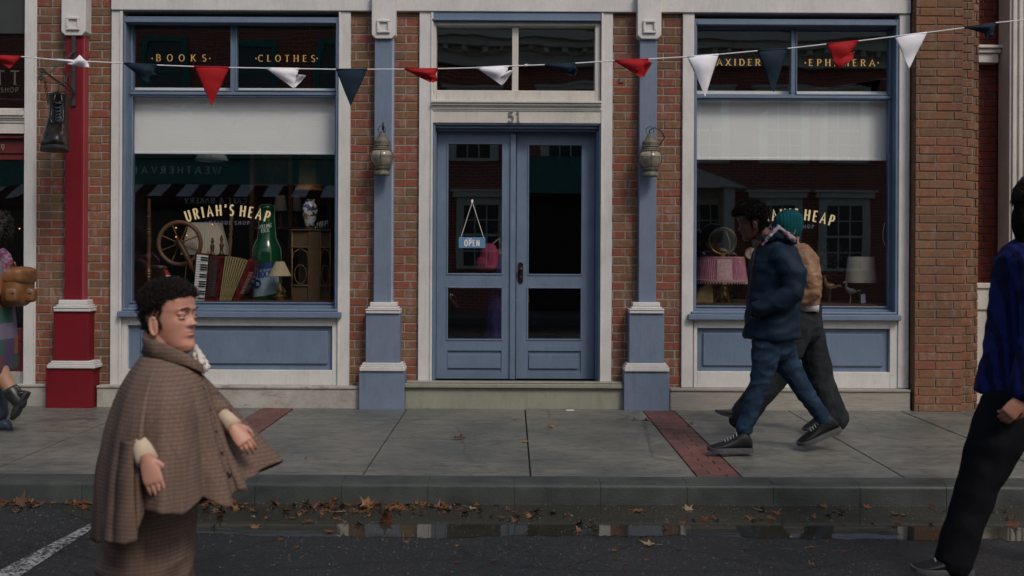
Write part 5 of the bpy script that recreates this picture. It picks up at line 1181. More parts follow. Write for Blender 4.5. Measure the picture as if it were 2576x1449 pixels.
# ------------------------------------------------------------------ the far side of the street (seen in the glass)
FY = -18.0; FZ = lambda y: 1.305+(655-y)/97.0; FX = lambda x: (x-1288)/97.0
GRN = mk('bottle_green_paint', (.03, .20, .165), .5, .2); CRM = mk('stone_white_trim', (.72, .69, .57), .6, .1); SASH = mk('dark_pane', (.05, .06, .06), .15)
bA = empty('cafe_building', (-8, FY, 0), 'red brick cafe with green sign band and striped awning, mirrored in the glass', 'building')
bB = empty('townhouse_building', (6, FY, 0), 'red brick building with cream sash windows across the street, mirrored in the glass', 'building')
m = MB(); m.box(-16, -2.2, FY-8, FY, 0, 8.6); m.build('brick_wall', BRICKO, bA); m = MB(); m.box(-2.2, 14, FY-8, FY, 0, 6.35); m.build('brick_wall', BRICKO, bB)
def fwin(par, xa, xb, za, zb, tr=.16, mat=CRM, cols=3, rows=4, head=True):
    m = MB(); frame_ring(m, (xa-tr, xb+tr, za-.08, zb+tr), (xa, xb, za, zb), FY, FY+.07)
    if head: m.box(xa-tr-.1, xb+tr+.1, FY, FY+.16, zb+tr, zb+tr+.14); m.box(xa-tr-.16, xb+tr+.16, FY, FY+.2, zb+tr+.14, zb+tr+.2)
    w = m.build('sash_window', mat, par); m = MB(); m.box(xa, xb, FY+.005, FY+.012, za, zb); m.build('dark_pane', SASH, w); m = MB()
    for i in range(1, cols): x = xa+(xb-xa)*i/cols; m.box(x-.015, x+.015, FY+.012, FY+.03, za, zb)
    for i in range(1, rows): z = za+(zb-za)*i/rows; t = .03 if i*2 == rows else .014; m.box(xa, xb, FY+.0125, FY+.031, z-t, z+t)
    m.build('glazing_bar', mat, w)
for xa in (-12.2, -9.45, -7.2, -4.95): fwin(bA, xa, xa+.95, 5.55, 6.85, .15, GRN, 1, 2, False)
m = MB(); m.box(-15.8, -2.3, FY, FY+.18, 3.28, 3.9); m.box(-15.8, -2.3, FY, FY+.30, 3.9, 4.02); m.box(-15.8, -2.3, FY, FY+.22, 3.2, 3.28); sg = m.build('sign_band', GRN, bA)
CT = mk('cream_sign_letters', (.9, .85, .65), .5)
m = MB(); x0_ = FX(560); text(m, "WEATHERVANE", .18, lambda u, v, l: Vector((x0_-u, FY+.185+l, 3.50+v)), .20, .14, .06, 1.05, .52, centre=False); m.build('lettering', CT, sg)
m = MB(); text(m, "CAFE & BAKERY", .14, lambda u, v, l: Vector((-7.4-u, FY+1.06+l, 2.68+v)), .16, .1, .05, 1, .25); m.build('lettering', CT, bA)
AWD = clothmat('awning_dark', (.05, .012, .012)); AWL = clothmat('awning_pale', (.62, .62, .56))
m = MB(); m2 = MB(); x = -15.6; i = 0
while x < -2.4:
    (m if i % 2 else m2).add([(x, FY+.2, 3.22), (x+.36, FY+.2, 3.22), (x+.36, FY+1.05, 2.86), (x, FY+1.05, 2.86)], [(0, 3, 2, 1)]); x += .36; i += 1
aw = m.build('awning', AWD, bA); m2.build('awning_stripe', AWL, aw); m = MB(); m.box(-15.6, -2.4, FY+1.03, FY+1.05, 2.62, 2.86); m.build('valance', AWD, aw)
m = MB(); m.box(-15.4, -2.6, FY, FY+.05, .3, 2.7); m.build('shop_glazing', mk('far_dark_glass', (.015, .015, .015), .2), bA)
for xa in (-1.45, .95, 4.55, 6.6, 8.15, 10.6): fwin(bB, xa, xa+.85, 3.95, 5.45, .22)
for xa in (-1.25, 4.55, 6.4, 8.15, 10.6): fwin(bB, xa, xa+.9, 1.15, 2.75, .2)
m = MB(); m.box(.1, 2.5, FY, FY+.3, 3.2, 4.0); m.box(.1, 2.5, FY, FY+1.0, 3.0, 3.2); m.build('green_shopfront', GRN, bB); m = MB(); m.box(-.1, 2.7, FY, FY+.04, 0, 3.0); m.build('shop_glazing', mk('far_black_glass', (.008, .008, .008), .4), bB)
m = MB(); m.prism([Vector((2.9, FY, 3.15)), Vector((5.9, FY, 3.15)), Vector((4.4, FY, 3.75))], (0, .9, 0)); m.box(3.2, 3.45, FY, FY+.8, 0, 3.15); m.box(5.35, 5.6, FY, FY+.8, 0, 3.15); m.build('porch', CRM, bB)
m = MB(); m.box(-2.3, 14, FY-8, FY+.25, 6.35, 6.6); m.box(-2.4, 14, FY-8, FY+.55, 6.75, 6.95); m.box(-2.5, 14, FY-8, FY+.7, 6.95, 7.2)
m.box(-2.3, 14, FY-8, FY+.3, 6.6, 6.75)
for i in range(38): m.box(-2.1+i*.42, -1.98+i*.42, FY+.3, FY+.5, 6.62, 6.75)
m.build('dentil_cornice', CRM, bB)
m = MB(); m.box(-2.3, 14, FY-8, FY-.3, 7.2, 8.0); m.build('slate_roof', mk('far_slate', (.06, .065, .07), .6), bB)
# ------------------------------------------------------------------ people
def remesh(m, name, mat, parent, voxel=.006, smooth=3, disp=None):
    me = bpy.data.meshes.new('tmp'); me.from_pydata(m.v, [], m.f); me.update()
    o = bpy.data.objects.new('tmp', me); COL.objects.link(o)
    r = o.modifiers.new('r', 'REMESH'); r.mode = 'VOXEL'; r.voxel_size = voxel
    if smooth: s_ = o.modifiers.new('s', 'SMOOTH'); s_.iterations = smooth; s_.factor = .5
    dg = bpy.context.evaluated_depsgraph_get(); me2 = bpy.data.meshes.new_from_object(o.evaluated_get(dg))
    bpy.data.objects.remove(o); bpy.data.meshes.remove(me)
    off = parent.location if parent else Vector(); p = parent
    off = Vector(); 
    while p is not None: off += p.location; p = p.parent
    if disp:
        nr = [v.normal.copy() for v in me2.vertices]
        for v, n_ in zip(me2.vertices, nr): v.co = v.co+n_*disp(v.co)
    for v in me2.vertices: v.co -= off
    me2.name = name; me2.materials.clear(); me2.materials.append(mat)
    me2.polygons.foreach_set('use_smooth', [True]*len(me2.polygons)); me2.update()
    q = bpy.data.objects.new(name, me2); COL.objects.link(q); q.parent = parent
    return q
def nz(co, f, s=0): return noise.noise(Vector((co.x*f[0]+s, co.y*f[1]-s, co.z*f[2]+s*2)))
def wrinkle(a, f, s=0, b=0): return lambda co: a*(1-abs(2*nz(co, f, s)))*1.0-a*.5+b*nz(co, (40, 40, 40), s)

def interp(tab, z):
    if z <= tab[0][0]: return tab[0][1:]
    for p, q in zip(tab[:-1], tab[1:]):
        if z <= q[0]:
            t = (z-p[0])/(q[0]-p[0]); t = t*t*(3-2*t)*.4+t*.6
            return [a+(b-a)*t for a, b in zip(p[1:], q[1:])]
    return tab[-1][1:]
HT = [(0, .052, -.005, .020), (.010, .072, -.020, .034), (.028, .078, -.045, .047), (.048, .074, -.060, .055), (.066, .076, -.072, .060), (.088, .076, -.084, .066), (.112, .074, -.094, .071), (.128, .076, -.098, .0735), (.146, .083, -.101, .0755), (.170, .083, -.102, .0765), (.198, .072, -.094, .070), (.218, .050, -.074, .055), (.231, .024, -.045, .033), (.236, 0, -.02, .012)]
def headpt(th, z, grow=0):
    xf, xb, w_ = interp(HT, z); cx = (xf+xb)/2; a = (xf-xb)/2; c, s_ = math.cos(th), math.sin(th)
    x = cx+a*math.copysign(abs(c)**.88, c); y = w_*math.copysign(abs(s_)**.88, s_)
    if c > 0:
        G = lambda v, m_, d: math.exp(-((v-m_)/d)**2)
        t = max(0, min(1, (.136-z)/.044)); nl = .004+.022*t**1.2 if z > .092 else .026*max(0, 1-(.092-z)/.010)**.7
        nl = nl if .08 < z < .138 else (0 if z < .1 else .004*G(z, .138, .01)); wd = .0085+.0075*G(z, .093, .012)
        x += nl*G(y, 0, wd)+.008*G(y, .013, .006)*G(z, .092, .007)*1+.008*G(y, -.013, .006)*G(z, .092, .007)
        x -= .011*(G(y, .032, .015)+G(y, -.032, .015))*G(z, .124, .010)
        x += .0055*(G(y, .03, .02)+G(y, -.03, .02))*G(z, .141, .006)
        x += (.0065*G(z, .071, .0045)+.0065*G(z, .060, .005)-.004*G(z, .0655, .0018))*G(y, 0, .020)
        x += .005*G(z, .02, .012)*G(y, 0, .02)-.004*G(z, .045, .006)*G(y, 0, .02)
        x += .004*(G(y, .045, .015)+G(y, -.045, .015))*G(z, .10, .014)
    p = Vector((x, y, z))
    if grow: c0 = Vector((-.01, 0, .13)); p = p+(p-c0).normalized()*grow
    return p
def head(m, M):
    n = 72; lv = [i*.236/84 for i in range(85)]; rg = [[M @ headpt(2*PI*j/n, z) for j in range(n)] for z in lv]; m.rings(rg)
    for s_ in (-1, 1):
        m.ell(M @ Vector((.0645, s_*.032, .1285)), (.0138, .0165, .0082), M.to_3x3().normalized(), 16, 12); m.ell(M @ Vector((.0635, s_*.032, .1150)), (.0128, .0150, .0062), M.to_3x3().normalized(), 16, 12)
    for sy_ in (-1, 1):          # ears
        c = Vector((-.012, sy_*.075, .096)); pts = [M @ (c+Vector((.010*math.cos(a)-.006*math.sin(a)*.3, sy_*.005*(1-math.cos(a)), .028*math.sin(a)))) for a in [rad(-120+i*24) for i in range(16)]]
        m.tube(pts, .0040, 8); m.ell(M @ (c+Vector((.0, sy_*.001, 0))), (.013, .0055, .025), M.to_3x3().normalized(), 10, 8); m.ell(M @ (c+Vector((-.002, 0, -.026))), (.007, .005, .008), None, 8, 6)
def hair(name, M, parent, mat, front=.19, side=.176, back=.045, r=(.006, .010), grow=.004, n=900, seed=1, fl=0.0, vox=.004, burn=.095, strands=3000, sl=.020, sw=.0021, curl=.5, comb=(.3, 0, .2), lift=(.15, .9)):
    """a scalp-hugging base plus thousands of fine tapering locks"""
    random.seed(seed)
    def lim(c):
        if c > .30: return side+(front-side)*((c-.30)/.70)**.6
        if c > .14: return burn+(side-burn)*(c-.14)/.16
        if c > .02: return burn
        if c > -.42: return .136
        return back
    m = MB(); k = 0; pts = []
    while k < n+strands:
        th = random.uniform(0, 2*PI); z = random.uniform(.02, .236); c = math.cos(th); L_ = lim(c)
        if back < .03 and c < .02: L_ = back
        if z < L_+random.uniform(-.007, .004): continue
        k += 1
        if k <= n:
            rr = random.uniform(*r); g_ = grow*random.uniform(.4, 1.2)+fl*max(0, (z-.12)/.11)
            if z < .15 and c > 0: g_ *= .4; rr *= .5
            m.ell(M @ headpt(th, z, g_), (rr, rr, rr), None, 7, 5)
        else: pts.append((th, z, c))
    base = remesh(m, name, mat, parent, vox, 9)
    m = MB(); c0 = Vector((-.01, 0, .13)); R3 = M.to_3x3()
    for th, z, c in pts:
        g_ = grow+r[1]*.5+fl*max(0, (z-.12)/.11); thin = .4 if (z < .15 and c > 0) else 1
        p = headpt(th, z, g_*thin); nn = (p-c0).normalized(); d = (nn*random.uniform(*lift)+Vector(comb)+Vector([random.gauss(0, curl) for _ in range(3)])).normalized()
        l = sl*random.uniform(.5, 1.25)*thin; q1 = p+d*l*.5+nn*l*.15; q2 = p+d*l*.8-nn*l*.05+Vector([random.gauss(0, curl*l*.35) for _ in range(3)])
        w_ = sw*random.uniform(.6, 1.2); m.tube([M @ (p-nn*.004), M @ q1, M @ q2], [w_, w_*.8, w_*.15], 4)
    o = m.build('locks', mat, base, smooth=True)
    return base
def hand(m, M, side=1, curl=.5, s=1.0, spread=1.0, fat=1.0):
    """local: wrist at origin, fingers along +X, palm faces -Z, thumb on +Y*side"""
    T = lambda x, y, z: M @ Vector((x*s, y*side*s, z*s))
    Q = M.to_3x3().normalized()
    m.tube([T(-.03, 0, 0), T(0, 0, 0), T(.03, .002, .001), T(.065, .002, .0), T(.088, 0, -.002)], [.026*s, .027*s, .036*s, .040*s, .036*s], 16, flat=.42, round_ends=True) if False else None
    rg = []
    for x, hw, ht in ((-.03, .025, .020), (0, .026, .019), (.02, .032, .018), (.045, .036, .016), (.07, .0385, .0135), (.088, .037, .011), (.094, .032, .008)):
        rg.append([T(x, hw*math.cos(a), ht*math.sin(a)-.0*x) for a in [2*PI*i/18 for i in range(18)]])
    m.rings(rg)
    for k, (y0, L, r_) in enumerate(((.028, .068, .0088), (.0095, .077, .0092), (-.0095, .071, .0088), (-.027, .056, .0078))):
        cu = curl*(1+.12*k)*random.uniform(.9, 1.1); a = .15*cu; x, z = .088-.004*abs(k-1), 0.; pts = [(.055, y0*.92, 0), (x, y0, z)]
        yy = y0
        for j, f in enumerate((.45, .30, .25)):
            a += cu*(.55, .85, .6)[j]; x += L*f*math.cos(a); z -= L*f*math.sin(a); yy += y0*.10*spread*L*f*8; pts.append((x, yy, z))
        m.tube([T(*p) for p in pts], [r_*s*1.05*fat, r_*s*1.08*fat, r_*s*fat, r_*s*.92*fat, r_*s*.75*fat], 10, round_ends=True)
    m.tube([T(.012, .022, -.004), T(.036, .044, -.012), T(.058, .052, -.022), T(.078, .050, -.034)], [.015*s, .0135*s, .011*s, .008*s], 10, round_ends=True)
def frame(o, x, z):
    """matrix with local +X along x, local +Z near z"""
    x = Vector(x).normalized(); z = Vector(z); y = z.cross(x).normalized(); z = x.cross(y)
    return Matrix(((x.x, y.x, z.x, o[0]), (x.y, y.y, z.y, o[1]), (x.z, y.z, z.z, o[2]), (0, 0, 0, 1)))
def eyes(par, M, iris=(.02, .012, .008), brow=None):
    W_ = mk('eye_white', (.35, .32, .30), .25, .05); D = mk('eye_iris', iris, .2)
    for s_ in (-1, 1):
        m = MB(); m.ell(M @ Vector((.0655, s_*.032, .1235)), .0118, None, 16, 12); e = m.build('eye', W_, par, smooth=True)
        m = MB(); m.ell(M @ Vector((.0735, s_*.032, .1230)), .0052, None, 12, 8); m.build('iris', D, e, smooth=True)
        if brow: m = MB(); m.tube([M @ Vector((.0905, s_*.014, .1405)), M @ Vector((.0885, s_*.028, .1465)), M @ Vector((.0755, s_*.047, .1435))], [.0022, .0030, .0015], 8, flat=.8); m.build('eyebrow', brow, par, smooth=True)
SKINS = {}
def skin(name, c, red=(.5, .16, .12)):
    g = NG(name); v = g.obj(); n = g.noise(v, 14, 4, .6); n2 = g.noise(v, 220, 3)
    col = g.mix(g.math('MULTIPLY', g.ramp(n, [(.4, 0), (.7, 1)]), .25), c, tuple(a*b*2 for a, b in zip(c, red)))
    g.fin(col, .48, g.bump(n2, .15, .001)); g.b.inputs['Subsurface Weight'].default_value = .08; g.b.inputs['Subsurface Radius'].default_value = (.01, .004, .002); return g.m
def fabric(name, c, var=.25, sc=14, rough=.85, weave=350, bs=.3, sheen=0):
    g = NG(name); v = g.obj(); n = g.noise(v, sc, 5, .65); n2 = g.noise(v, weave, 2)
    col = g.mix(g.ramp(n, [(.3, 0), (.7, 1)]), tuple(x*(1-var) for x in c), tuple(x*(1+var) for x in c)); g.fin(col, rough, g.bump(n2, bs, .002), spec=.08); g.b.inputs['Sheen Weight'].default_value = sheen; return g.m
def shoe(par, heel, toe, up, w_, upper, solem, ank=None, name='shoe', boot=.0, trim=None, hz=1.22):
    """sneaker along heel -> toe lying on its sole, up = up vector; lofted upper, chunky sole, laces"""
    heel, toe = Vector(heel), Vector(toe); L = (toe-heel).length; M = frame(heel, toe-heel, up); T = lambda x, y, z: M @ Vector((x*L, y*w_, z*L*hz))
    sec = [(.0, .30, .10, .17), (.02, .42, .07, .24), (.10, .50, .07, .32+boot), (.24, .50, .07, .34+boot), (.36, .48, .07, .30), (.50, .50, .07, .235), (.65, .58, .07, .19), (.80, .60, .07, .16), (.92, .50, .075, .13), (.985, .30, .09, .115)]
    m = MB(); rg = []
    for x, hw, z0, z1 in sec:
        rg.append([T(x, hw*math.cos(a)*(1 if math.sin(a) < 0 else (.62+.38*(1-math.sin(a)**2))), (z0+z1)/2+(z1-z0)/2*math.copysign(abs(math.sin(a))**.8, math.sin(a))) for a in [2*PI*i/20 for i in range(20)]])
    m.rings(rg); o = m.build(name, upper, par, smooth=True); s_ = o.modifiers.new('sub', 'SUBSURF'); s_.levels = s_.render_levels = 1
    m = MB(); rg = []
    for x, hw in ((-.02, .28), (.0, .44), (.1, .54), (.35, .50), (.55, .56), (.72, .64), (.88, .58), (.98, .38), (1.015, .2)):
        k = .02+.03*max(0, (x-.8)/.2)**2; rg.append([T(x, s1*hw, z1) for s1, z1 in ((-.96, k), (-1, .05+k), (-.97, .095+k*.3), (.97, .095+k*.3), (1, .05+k), (.96, k), (.5, 0+k*.9), (-.5, 0+k*.9))])
    m.rings(rg); m.build('sole', solem, o, smooth=2)
    m = MB()
    for i in range(5):
        x = .36+i*.065; z = .318-.1*(i/4)**.8-(.02 if i else .01); m.tube([T(x, -.26, z-.035), T(x+.008, 0, z+.022), T(x+.016, .26, z-.035)], .0035, 6)
    m.build('lace', trim or mk('grey_lace', (.25, .26, .28), .7), o)
    return o

# ---- man in navy padded jacket and jeans, walking left
Y0 = -2.1; p_ = lambda x, y, d=0: P(x, y, Y0+d)
man = empty('person', p_(1945, 1129), 'man in navy padded jacket, dark jeans and black trainers walking left', 'person')
sk = skin('deep_brown_skin', (.060, .026, .017))
Mh = Matrix.Translation(p_(1900, 602)) @ Matrix.Rotation(PI-.12, 4, 'Z') @ Matrix.Rotation(rad(15), 4, 'Y') @ Matrix.Scale(1.0, 4)
m = MB(); head(m, Mh)
m.tube([Mh @ Vector((-.03, 0, .07)), p_(1924, 596), p_(1945, 622), p_(1948, 660)], [.058, .060, .068, .12], 16); m.tube([p_(1948, 650), p_(1944, 720), p_(1942, 800), p_(1942, 855)], [.13, .12, .12, .13], 16, round_ends=True)
for d, q in ((-.16, ((1960, 640), (1990, 735), (1935, 770))), (.16, ((1960, 640), (1980, 735), (1935, 770)))):
    m.tube([p_(*q[0], d*.7), p_(*q[1], d*1.15), p_(*q[2], d)], [.05, .042, .03], 12); a, b = p_(*q[1], d*1.15), p_(*q[2], d); hand(m, frame(b, b-a, (0, -d, 0)), 1, .5)
for q in (((1935, 860), (1912, 965), (1872, 1085), -.09), ((1960, 860), (2012, 965), (2078, 1068), .09)):
    m.tube([p_(*q[0], q[3]), p_(*q[1], q[3]), p_(*q[2], q[3])], [.075, .055, .04], 12, round_ends=True)
remesh(m, 'body', sk, man, .005, 1); SKINS[man.name] = sk
eyes(man, Mh, brow=mk('black_brow', (.01, .008, .007), .9, spec=.1))
HB = mk('black_hair', (.007, .006, .0055), .95, .3, 60, bs=.8, spec=.08)
hair('hair', Mh, man, HB, .186, .172, .05, (.007, .011), .009, 900, 3, fl=.024, strands=3000, sl=.020, sw=.0028, curl=.8)
def puffer():
    g = NG('navy_padded_nylon'); v = g.obj(); n = g.noise(v, 9, 5, .6); wv = g.n('TexWave'); wv.bands_direction = 'Z'; wv.inputs['Scale'].default_value = 2.6; wv.inputs['Distortion'].default_value = 2.5; wv.inputs['Detail'].default_value = 3; g.l(v, wv.inputs['Vector'])
    c = g.mix(g.ramp(n, [(.3, 0), (.7, 1)]), (.003, .009, .020), (.005, .018, .038)); g.fin(c, .66, g.bump(n, .35, .008, g.bump(wv.outputs['Fac'], .12, .006)), spec=.18); return g.m
NJ = puffer(); m = MB(); rg = []
for y, cx, rx, ry in ((600, 1940, 26, .10), (612, 1944, 38, .12), (624, 1950, 50, .17), (640, 1952, 58, .205), (670, 1950, 64, .215), (720, 1948, 66, .205), (780, 1945, 67, .205), (820, 1942, 69, .21), (846, 1941, 71, .215), (852, 1941, 69, .205)):
    s = sc_(Y0); c = p_(cx, y); rg.append([c+Vector((rx*s*math.cos(a), ry*math.sin(a), .02*math.sin(a*3+y)*(.3 if y < 840 else .6))) for a in [2*PI*i/32 for i in range(32)]])
m.rings(rg)
for d, q in ((-.205, ((1966, 648), (2000, 690), (1994, 738), (1950, 762), (1908, 776))), (.2, ((1966, 648), (1990, 690), (1985, 735), (1940, 762), (1900, 770)))):
    m.tube([p_(q[0][0], q[0][1], d*.85), p_(*q[1], d*1.1), p_(*q[2], d*1.2), p_(*q[3], d*1.12), p_(*q[4], d*.98)], [.085, .088, .078, .070, .058], 18, round_ends=True)
jk = remesh(m, 'jacket', NJ, man, .007, 4, lambda co: .016*(.3-abs(nz(co, (5, 5, 10), 1)))+.006*nz(co, (12, 12, 20), 3))
m = MB()
m.tube([p_(1900, 622, -.06), p_(1888, 700, -.06), p_(1880, 800, -.04), p_(1874, 848, -.02)], .0035, 6); m.build('zip', BLACK, jk)
m = MB(); m.tube([p_(1913, 622, -.02), p_(1925, 603, -.10), p_(1952, 590, -.12), p_(1982, 598, -.06), p_(1990, 605, .04), p_(1965, 598, .12), p_(1930, 600, .10)], [.022, .030, .036, .045, .045, .04, .026], 14, round_ends=True)
remesh(m, 'hood', NJ, man, .006, 2, lambda co: .008*nz(co, (25, 25, 25)))
PL = NG('plaid_lining'); v = PL.obj(); n = PL.noise(v, 26, 3, .6); PL = PL.fin(PL.ramp(n, [(.40, (.20, .18, .20)), (.5, (.32, .28, .31)), (.56, (.20, .07, .08)), (.64, (.08, .09, .12))]), .8)
m = MB(); m.tube([p_(1918, 616, -.12), p_(1938, 592, -.155), p_(1958, 572, -.14), p_(1978, 588, -.13), p_(1996, 602, -.10)], [.008, .012, .019, .020, .021], 12, round_ends=True); remesh(m, 'hood_lining', PL, man, .005, 1, lambda co: .006*nz(co, (40, 40, 40)))
m = MB(); m.tube([p_(1907, 617, -.06), p_(1922, 600, -.10), p_(1936, 590, -.11)], .011, 8, round_ends=True); m.build('red_collar', mk('red_scarf', (.28, .03, .02), .8), man, smooth=True)
def denim(name, c, c2):
    g = NG(name); v = g.obj(); n = g.noise(v, 7, 5, .65); n2 = g.noise(v, 260, 2); n3 = g.noise(g.obj((1, 1, 4)), 12, 4, .6)
    col = g.mix(g.ramp(n, [(.35, 0), (.7, 1)]), c, c2); col = g.mix(g.math('MULTIPLY', g.ramp(n3, [(.5, 0), (.7, 1)]), .4), col, tuple(x*.45 for x in c)); return g.fin(col, .8, g.bump(n2, .35, .002, g.bump(n3, .4, .006)), spec=.08)
JN = denim('indigo_denim', (.010, .020, .038), (.028, .056, .098)); m = MB(); m.tube([p_(1944, 820), p_(1944, 866)], [.145, .138], 20, round_ends=True, flat=1.0)
for hp, q, d in (((1930, 862), ((1922, 915), (1910, 965), (1892, 1020), (1878, 1052), (1872, 1076)), -.095), ((1958, 862), ((1980, 915), (2008, 962), (2040, 1010), (2064, 1040), (2076, 1060)), .095)):
    m.tube([p_(*hp, d*.9)]+[p_(a, b, d) for a, b in q], [.102, .088, .069, .059, .057, .060], 20, round_ends=True, flat=1.0)
remesh(m, 'jeans', JN, man, .006, 2, lambda co: .016*(.3-abs(nz(co, (8, 8, 15), 2)))+.007*nz(co, (7, 7, 12), 5))
TR = mk('black_trainer', (.008, .009, .011), .55, .3, 30, spec=.25); SO = mk('grey_rubber_sole', (.06, .063, .066), .6, .3, 20); RDL = mk('red_lace_tab', (.35, .05, .03), .6)
f1 = shoe(man, p_(1890, 1141, -.095), p_(1782, 1141, -.13), (0, 0, 1), .108, TR, SO, boot=.05, hz=1.45)
f2 = shoe(man, p_(2114, 1086, .095), p_(2012, 1128, .075), (.30, 0, .95), .108, TR, SO, boot=.05, hz=1.45)
for f_, cc in ((f1, p_(1866, 1096, -.10)), (f2, p_(2056, 1078, .095))):
    m = MB(); m.ell(cc, (.016, .014, .010)); m.tube([cc+Vector((-.02, -.045, -.03)), cc+Vector((-.06, -.05, -.05))], .003, 6); m.build('red_tab', RDL, f_, smooth=True)

# ---- companion in teal beanie
Y0 = -1.42
mb2 = empty('person', p_(1990, 1092), 'person in teal beanie, tan jacket and wide dark trousers walking half hidden', 'person')
sk2 = skin('light_skin', (.36, .19, .13)); Mh = Matrix.Translation(p_(1987, 612)) @ Matrix.Rotation(PI+.1, 4, 'Z') @ Matrix.Rotation(rad(8), 4, 'Y')
m = MB(); head(m, Mh); m.tube([Mh @ Vector((-.03, 0, .07)), p_(1993, 612), p_(2008, 636)], [.055, .050, .05], 14); m.tube([p_(2012, 660), p_(2018, 700), p_(2018, 780)], [.07, .09, .10], 16, round_ends=True)
for d in (-.17, .17): a, b = p_(2034, 720, d*1.1), p_(1985, 760, d); m.tube([p_(2020, 668, d*.7), a, b], [.05, .042, .03], 12); hand(m, frame(b, b-a, (0, -d, 0)), 1, .5)
for q in (((2012, 800), (2040, 900), (2080, 1040), .09), ((2005, 800), (1960, 930), (1850, 1040), -.09)): m.tube([p_(*q[0], q[3]), p_(*q[1], q[3]), p_(*q[2], q[3])], [.07, .055, .04], 12, round_ends=True)
remesh(m, 'body', sk2, mb2, .006, 1); SKINS[mb2.name] = sk2; eyes(mb2, Mh)
BN = fabric('teal_knit', (.005, .055, .064), .25, 10, .9, 120, .6); m = MB()
m.rings([[Mh @ (headpt(2*PI*k/40, max(z, .0)+(.035*max(0, math.cos(2*PI*k/40))*(1-(z-.06)/.18)), .020)) for k in range(40)] for z in [.06+.178*q/22 for q in range(23)]])
m.ell(Mh @ Vector((-.045, 0, .225)), (.05, .045, .03)); remesh(m, 'beanie', BN, mb2, .006, 5, lambda co: .002*math.sin(co.x*260)); 
g = NG('tan_quilted_jacket'); v = g.obj(); n = g.noise(v, 8, 4, .6); n3 = g.noise(g.obj((1, 1, 3)), 22, 4, .6); c = g.mix(g.ramp(n, [(.35, 0), (.65, 1)]), (.15, .072, .035), (.26, .14, .075)); BJ = g.fin(c, .6, g.bump(n3, .6, .01))
m = MB(); rg = []
for y, cx, rx, ry in ((612, 2000, 22, .10), (626, 2008, 34, .15), (650, 2016, 42, .19), (700, 2020, 44, .20), (740, 2020, 43, .195), (766, 2018, 40, .18)):
    s = sc_(Y0); c = p_(cx, y); rg.append([c+Vector((rx*s*math.cos(a), ry*math.sin(a), 0)) for a in [2*PI*i/28 for i in range(28)]])
m.rings(rg)
for d in (-.185, .185): m.tube([p_(2022, 652, d*.85), p_(2042, 700, d*1.1), p_(2044, 735, d*1.15), p_(2000, 762, d)], [.08, .078, .07, .055], 16, round_ends=True)
remesh(m, 'jacket', BJ, mb2, .007, 3, lambda co: .007*nz(co, (8, 8, 34), 1)+.004*nz(co, (30, 30, 30)))
m = MB(); rg = []
for y, rx in ((752, 34), (770, 38), (782, 36)): c = p_(2022, y); rg.append([c+Vector((rx*sc_(Y0)*math.cos(a), .17*math.sin(a), .01*math.sin(3*a))) for a in [2*PI*i/24 for i in range(24)]])
m.rings(rg); m.build('shirt_tail', fabric('grey_white_shirt', (.42, .40, .42)), mb2, smooth=True)
WT = denim('charcoal_twill', (.014, .016, .019), (.030, .034, .038)); m = MB(); m.tube([p_(2022, 772), p_(2020, 820)], [.135, .145], 20, round_ends=True)
m.tube([p_(2030, 815, .08), p_(2046, 880, .09), p_(2062, 950, .09), p_(2082, 1010, .09), p_(2098, 1052, .09)], [.115, .11, .105, .105, .11], 18, round_ends=True)
m.tube([p_(2010, 815, -.08), p_(1984, 880, -.09), p_(1945, 950, -.09), p_(1895, 1010, -.09), p_(1868, 1050, -.09)], [.12, .115, .105, .10, .10], 18, round_ends=True)
remesh(m, 'trousers', WT, mb2, .007, 2, lambda co: .010*nz(co, (14, 14, 5), 2)+.005*nz(co, (20, 20, 20)))
shoe(mb2, p_(2112, 1050, .09), p_(2024, 1088, .08), (.35, 0, .9), .09, TR, SO); shoe(mb2, p_(1868, 1060, -.09), p_(1798, 1040, -.09), (.35, 0, .9), .09, mk('dark_boot', (.03, .025, .022), .5), SO)

# ---- person at the right edge, striped blue jacket
Y0 = -4.52
pr = empty('person', P(2560, 1438, Y0), 'person with bushy dark hair and blue striped jacket at the right edge', 'person')
sk3 = skin('warm_skin', (.34, .16, .105)); Mh = Matrix.Translation(p_(2622, 590)) @ Matrix.Rotation(PI-1.0, 4, 'Z')
m = MB(); head(m, Mh); m.tube([Mh @ Vector((-.03, 0, .07)), p_(2612, 600), p_(2618, 640)], [.056, .058, .08], 14); m.tube([p_(2615, 640), p_(2610, 800), p_(2600, 980)], [.13, .12, .14], 16, round_ends=True)
m.tube([p_(2600, 650, -.19), p_(2625, 830, -.25), p_(2572, 990, -.27)], [.055, .045, .032], 12); random.seed(2)
a, b = p_(2590, 960, -.27), p_(2570, 1004, -.28); hand(m, frame(b, p_(2528, 1052, -.28)-b, (-.35, -1, -.2)), 1, .75, 1.0)
m.tube([p_(2620, 650, .19), p_(2650, 830, .25), p_(2700, 990, .2)], [.055, .045, .032], 12); a, b = p_(2650, 830, .25), p_(2700, 990, .2); hand(m, frame(b, b-a, (0, 1, .2)), -1, .6)
for q in (((2560, 1000), (2470, 1200), (2410, 1400), -.1), ((2610, 1000), (2660, 1200), (2740, 1380), .1)): m.tube([p_(*q[0], q[3]), p_(*q[1], q[3]), p_(*q[2], q[3])], [.08, .06, .045], 12, round_ends=True)
remesh(m, 'body', sk3, pr, .0055, 1); SKINS[pr.name] = sk3; eyes(pr, Mh, brow=HB)
hair('hair', Mh, pr, mk('dark_brown_hair', (.018, .012, .009), .7, .4, 40, bs=.8, spec=.2), .15, .12, -.01, (.012, .02), .026, 900, 8, fl=.02, vox=.005, burn=.05, strands=5000, sl=.034, sw=.0030, curl=.22, comb=(0, 0, -1.1), lift=(.0, .3))
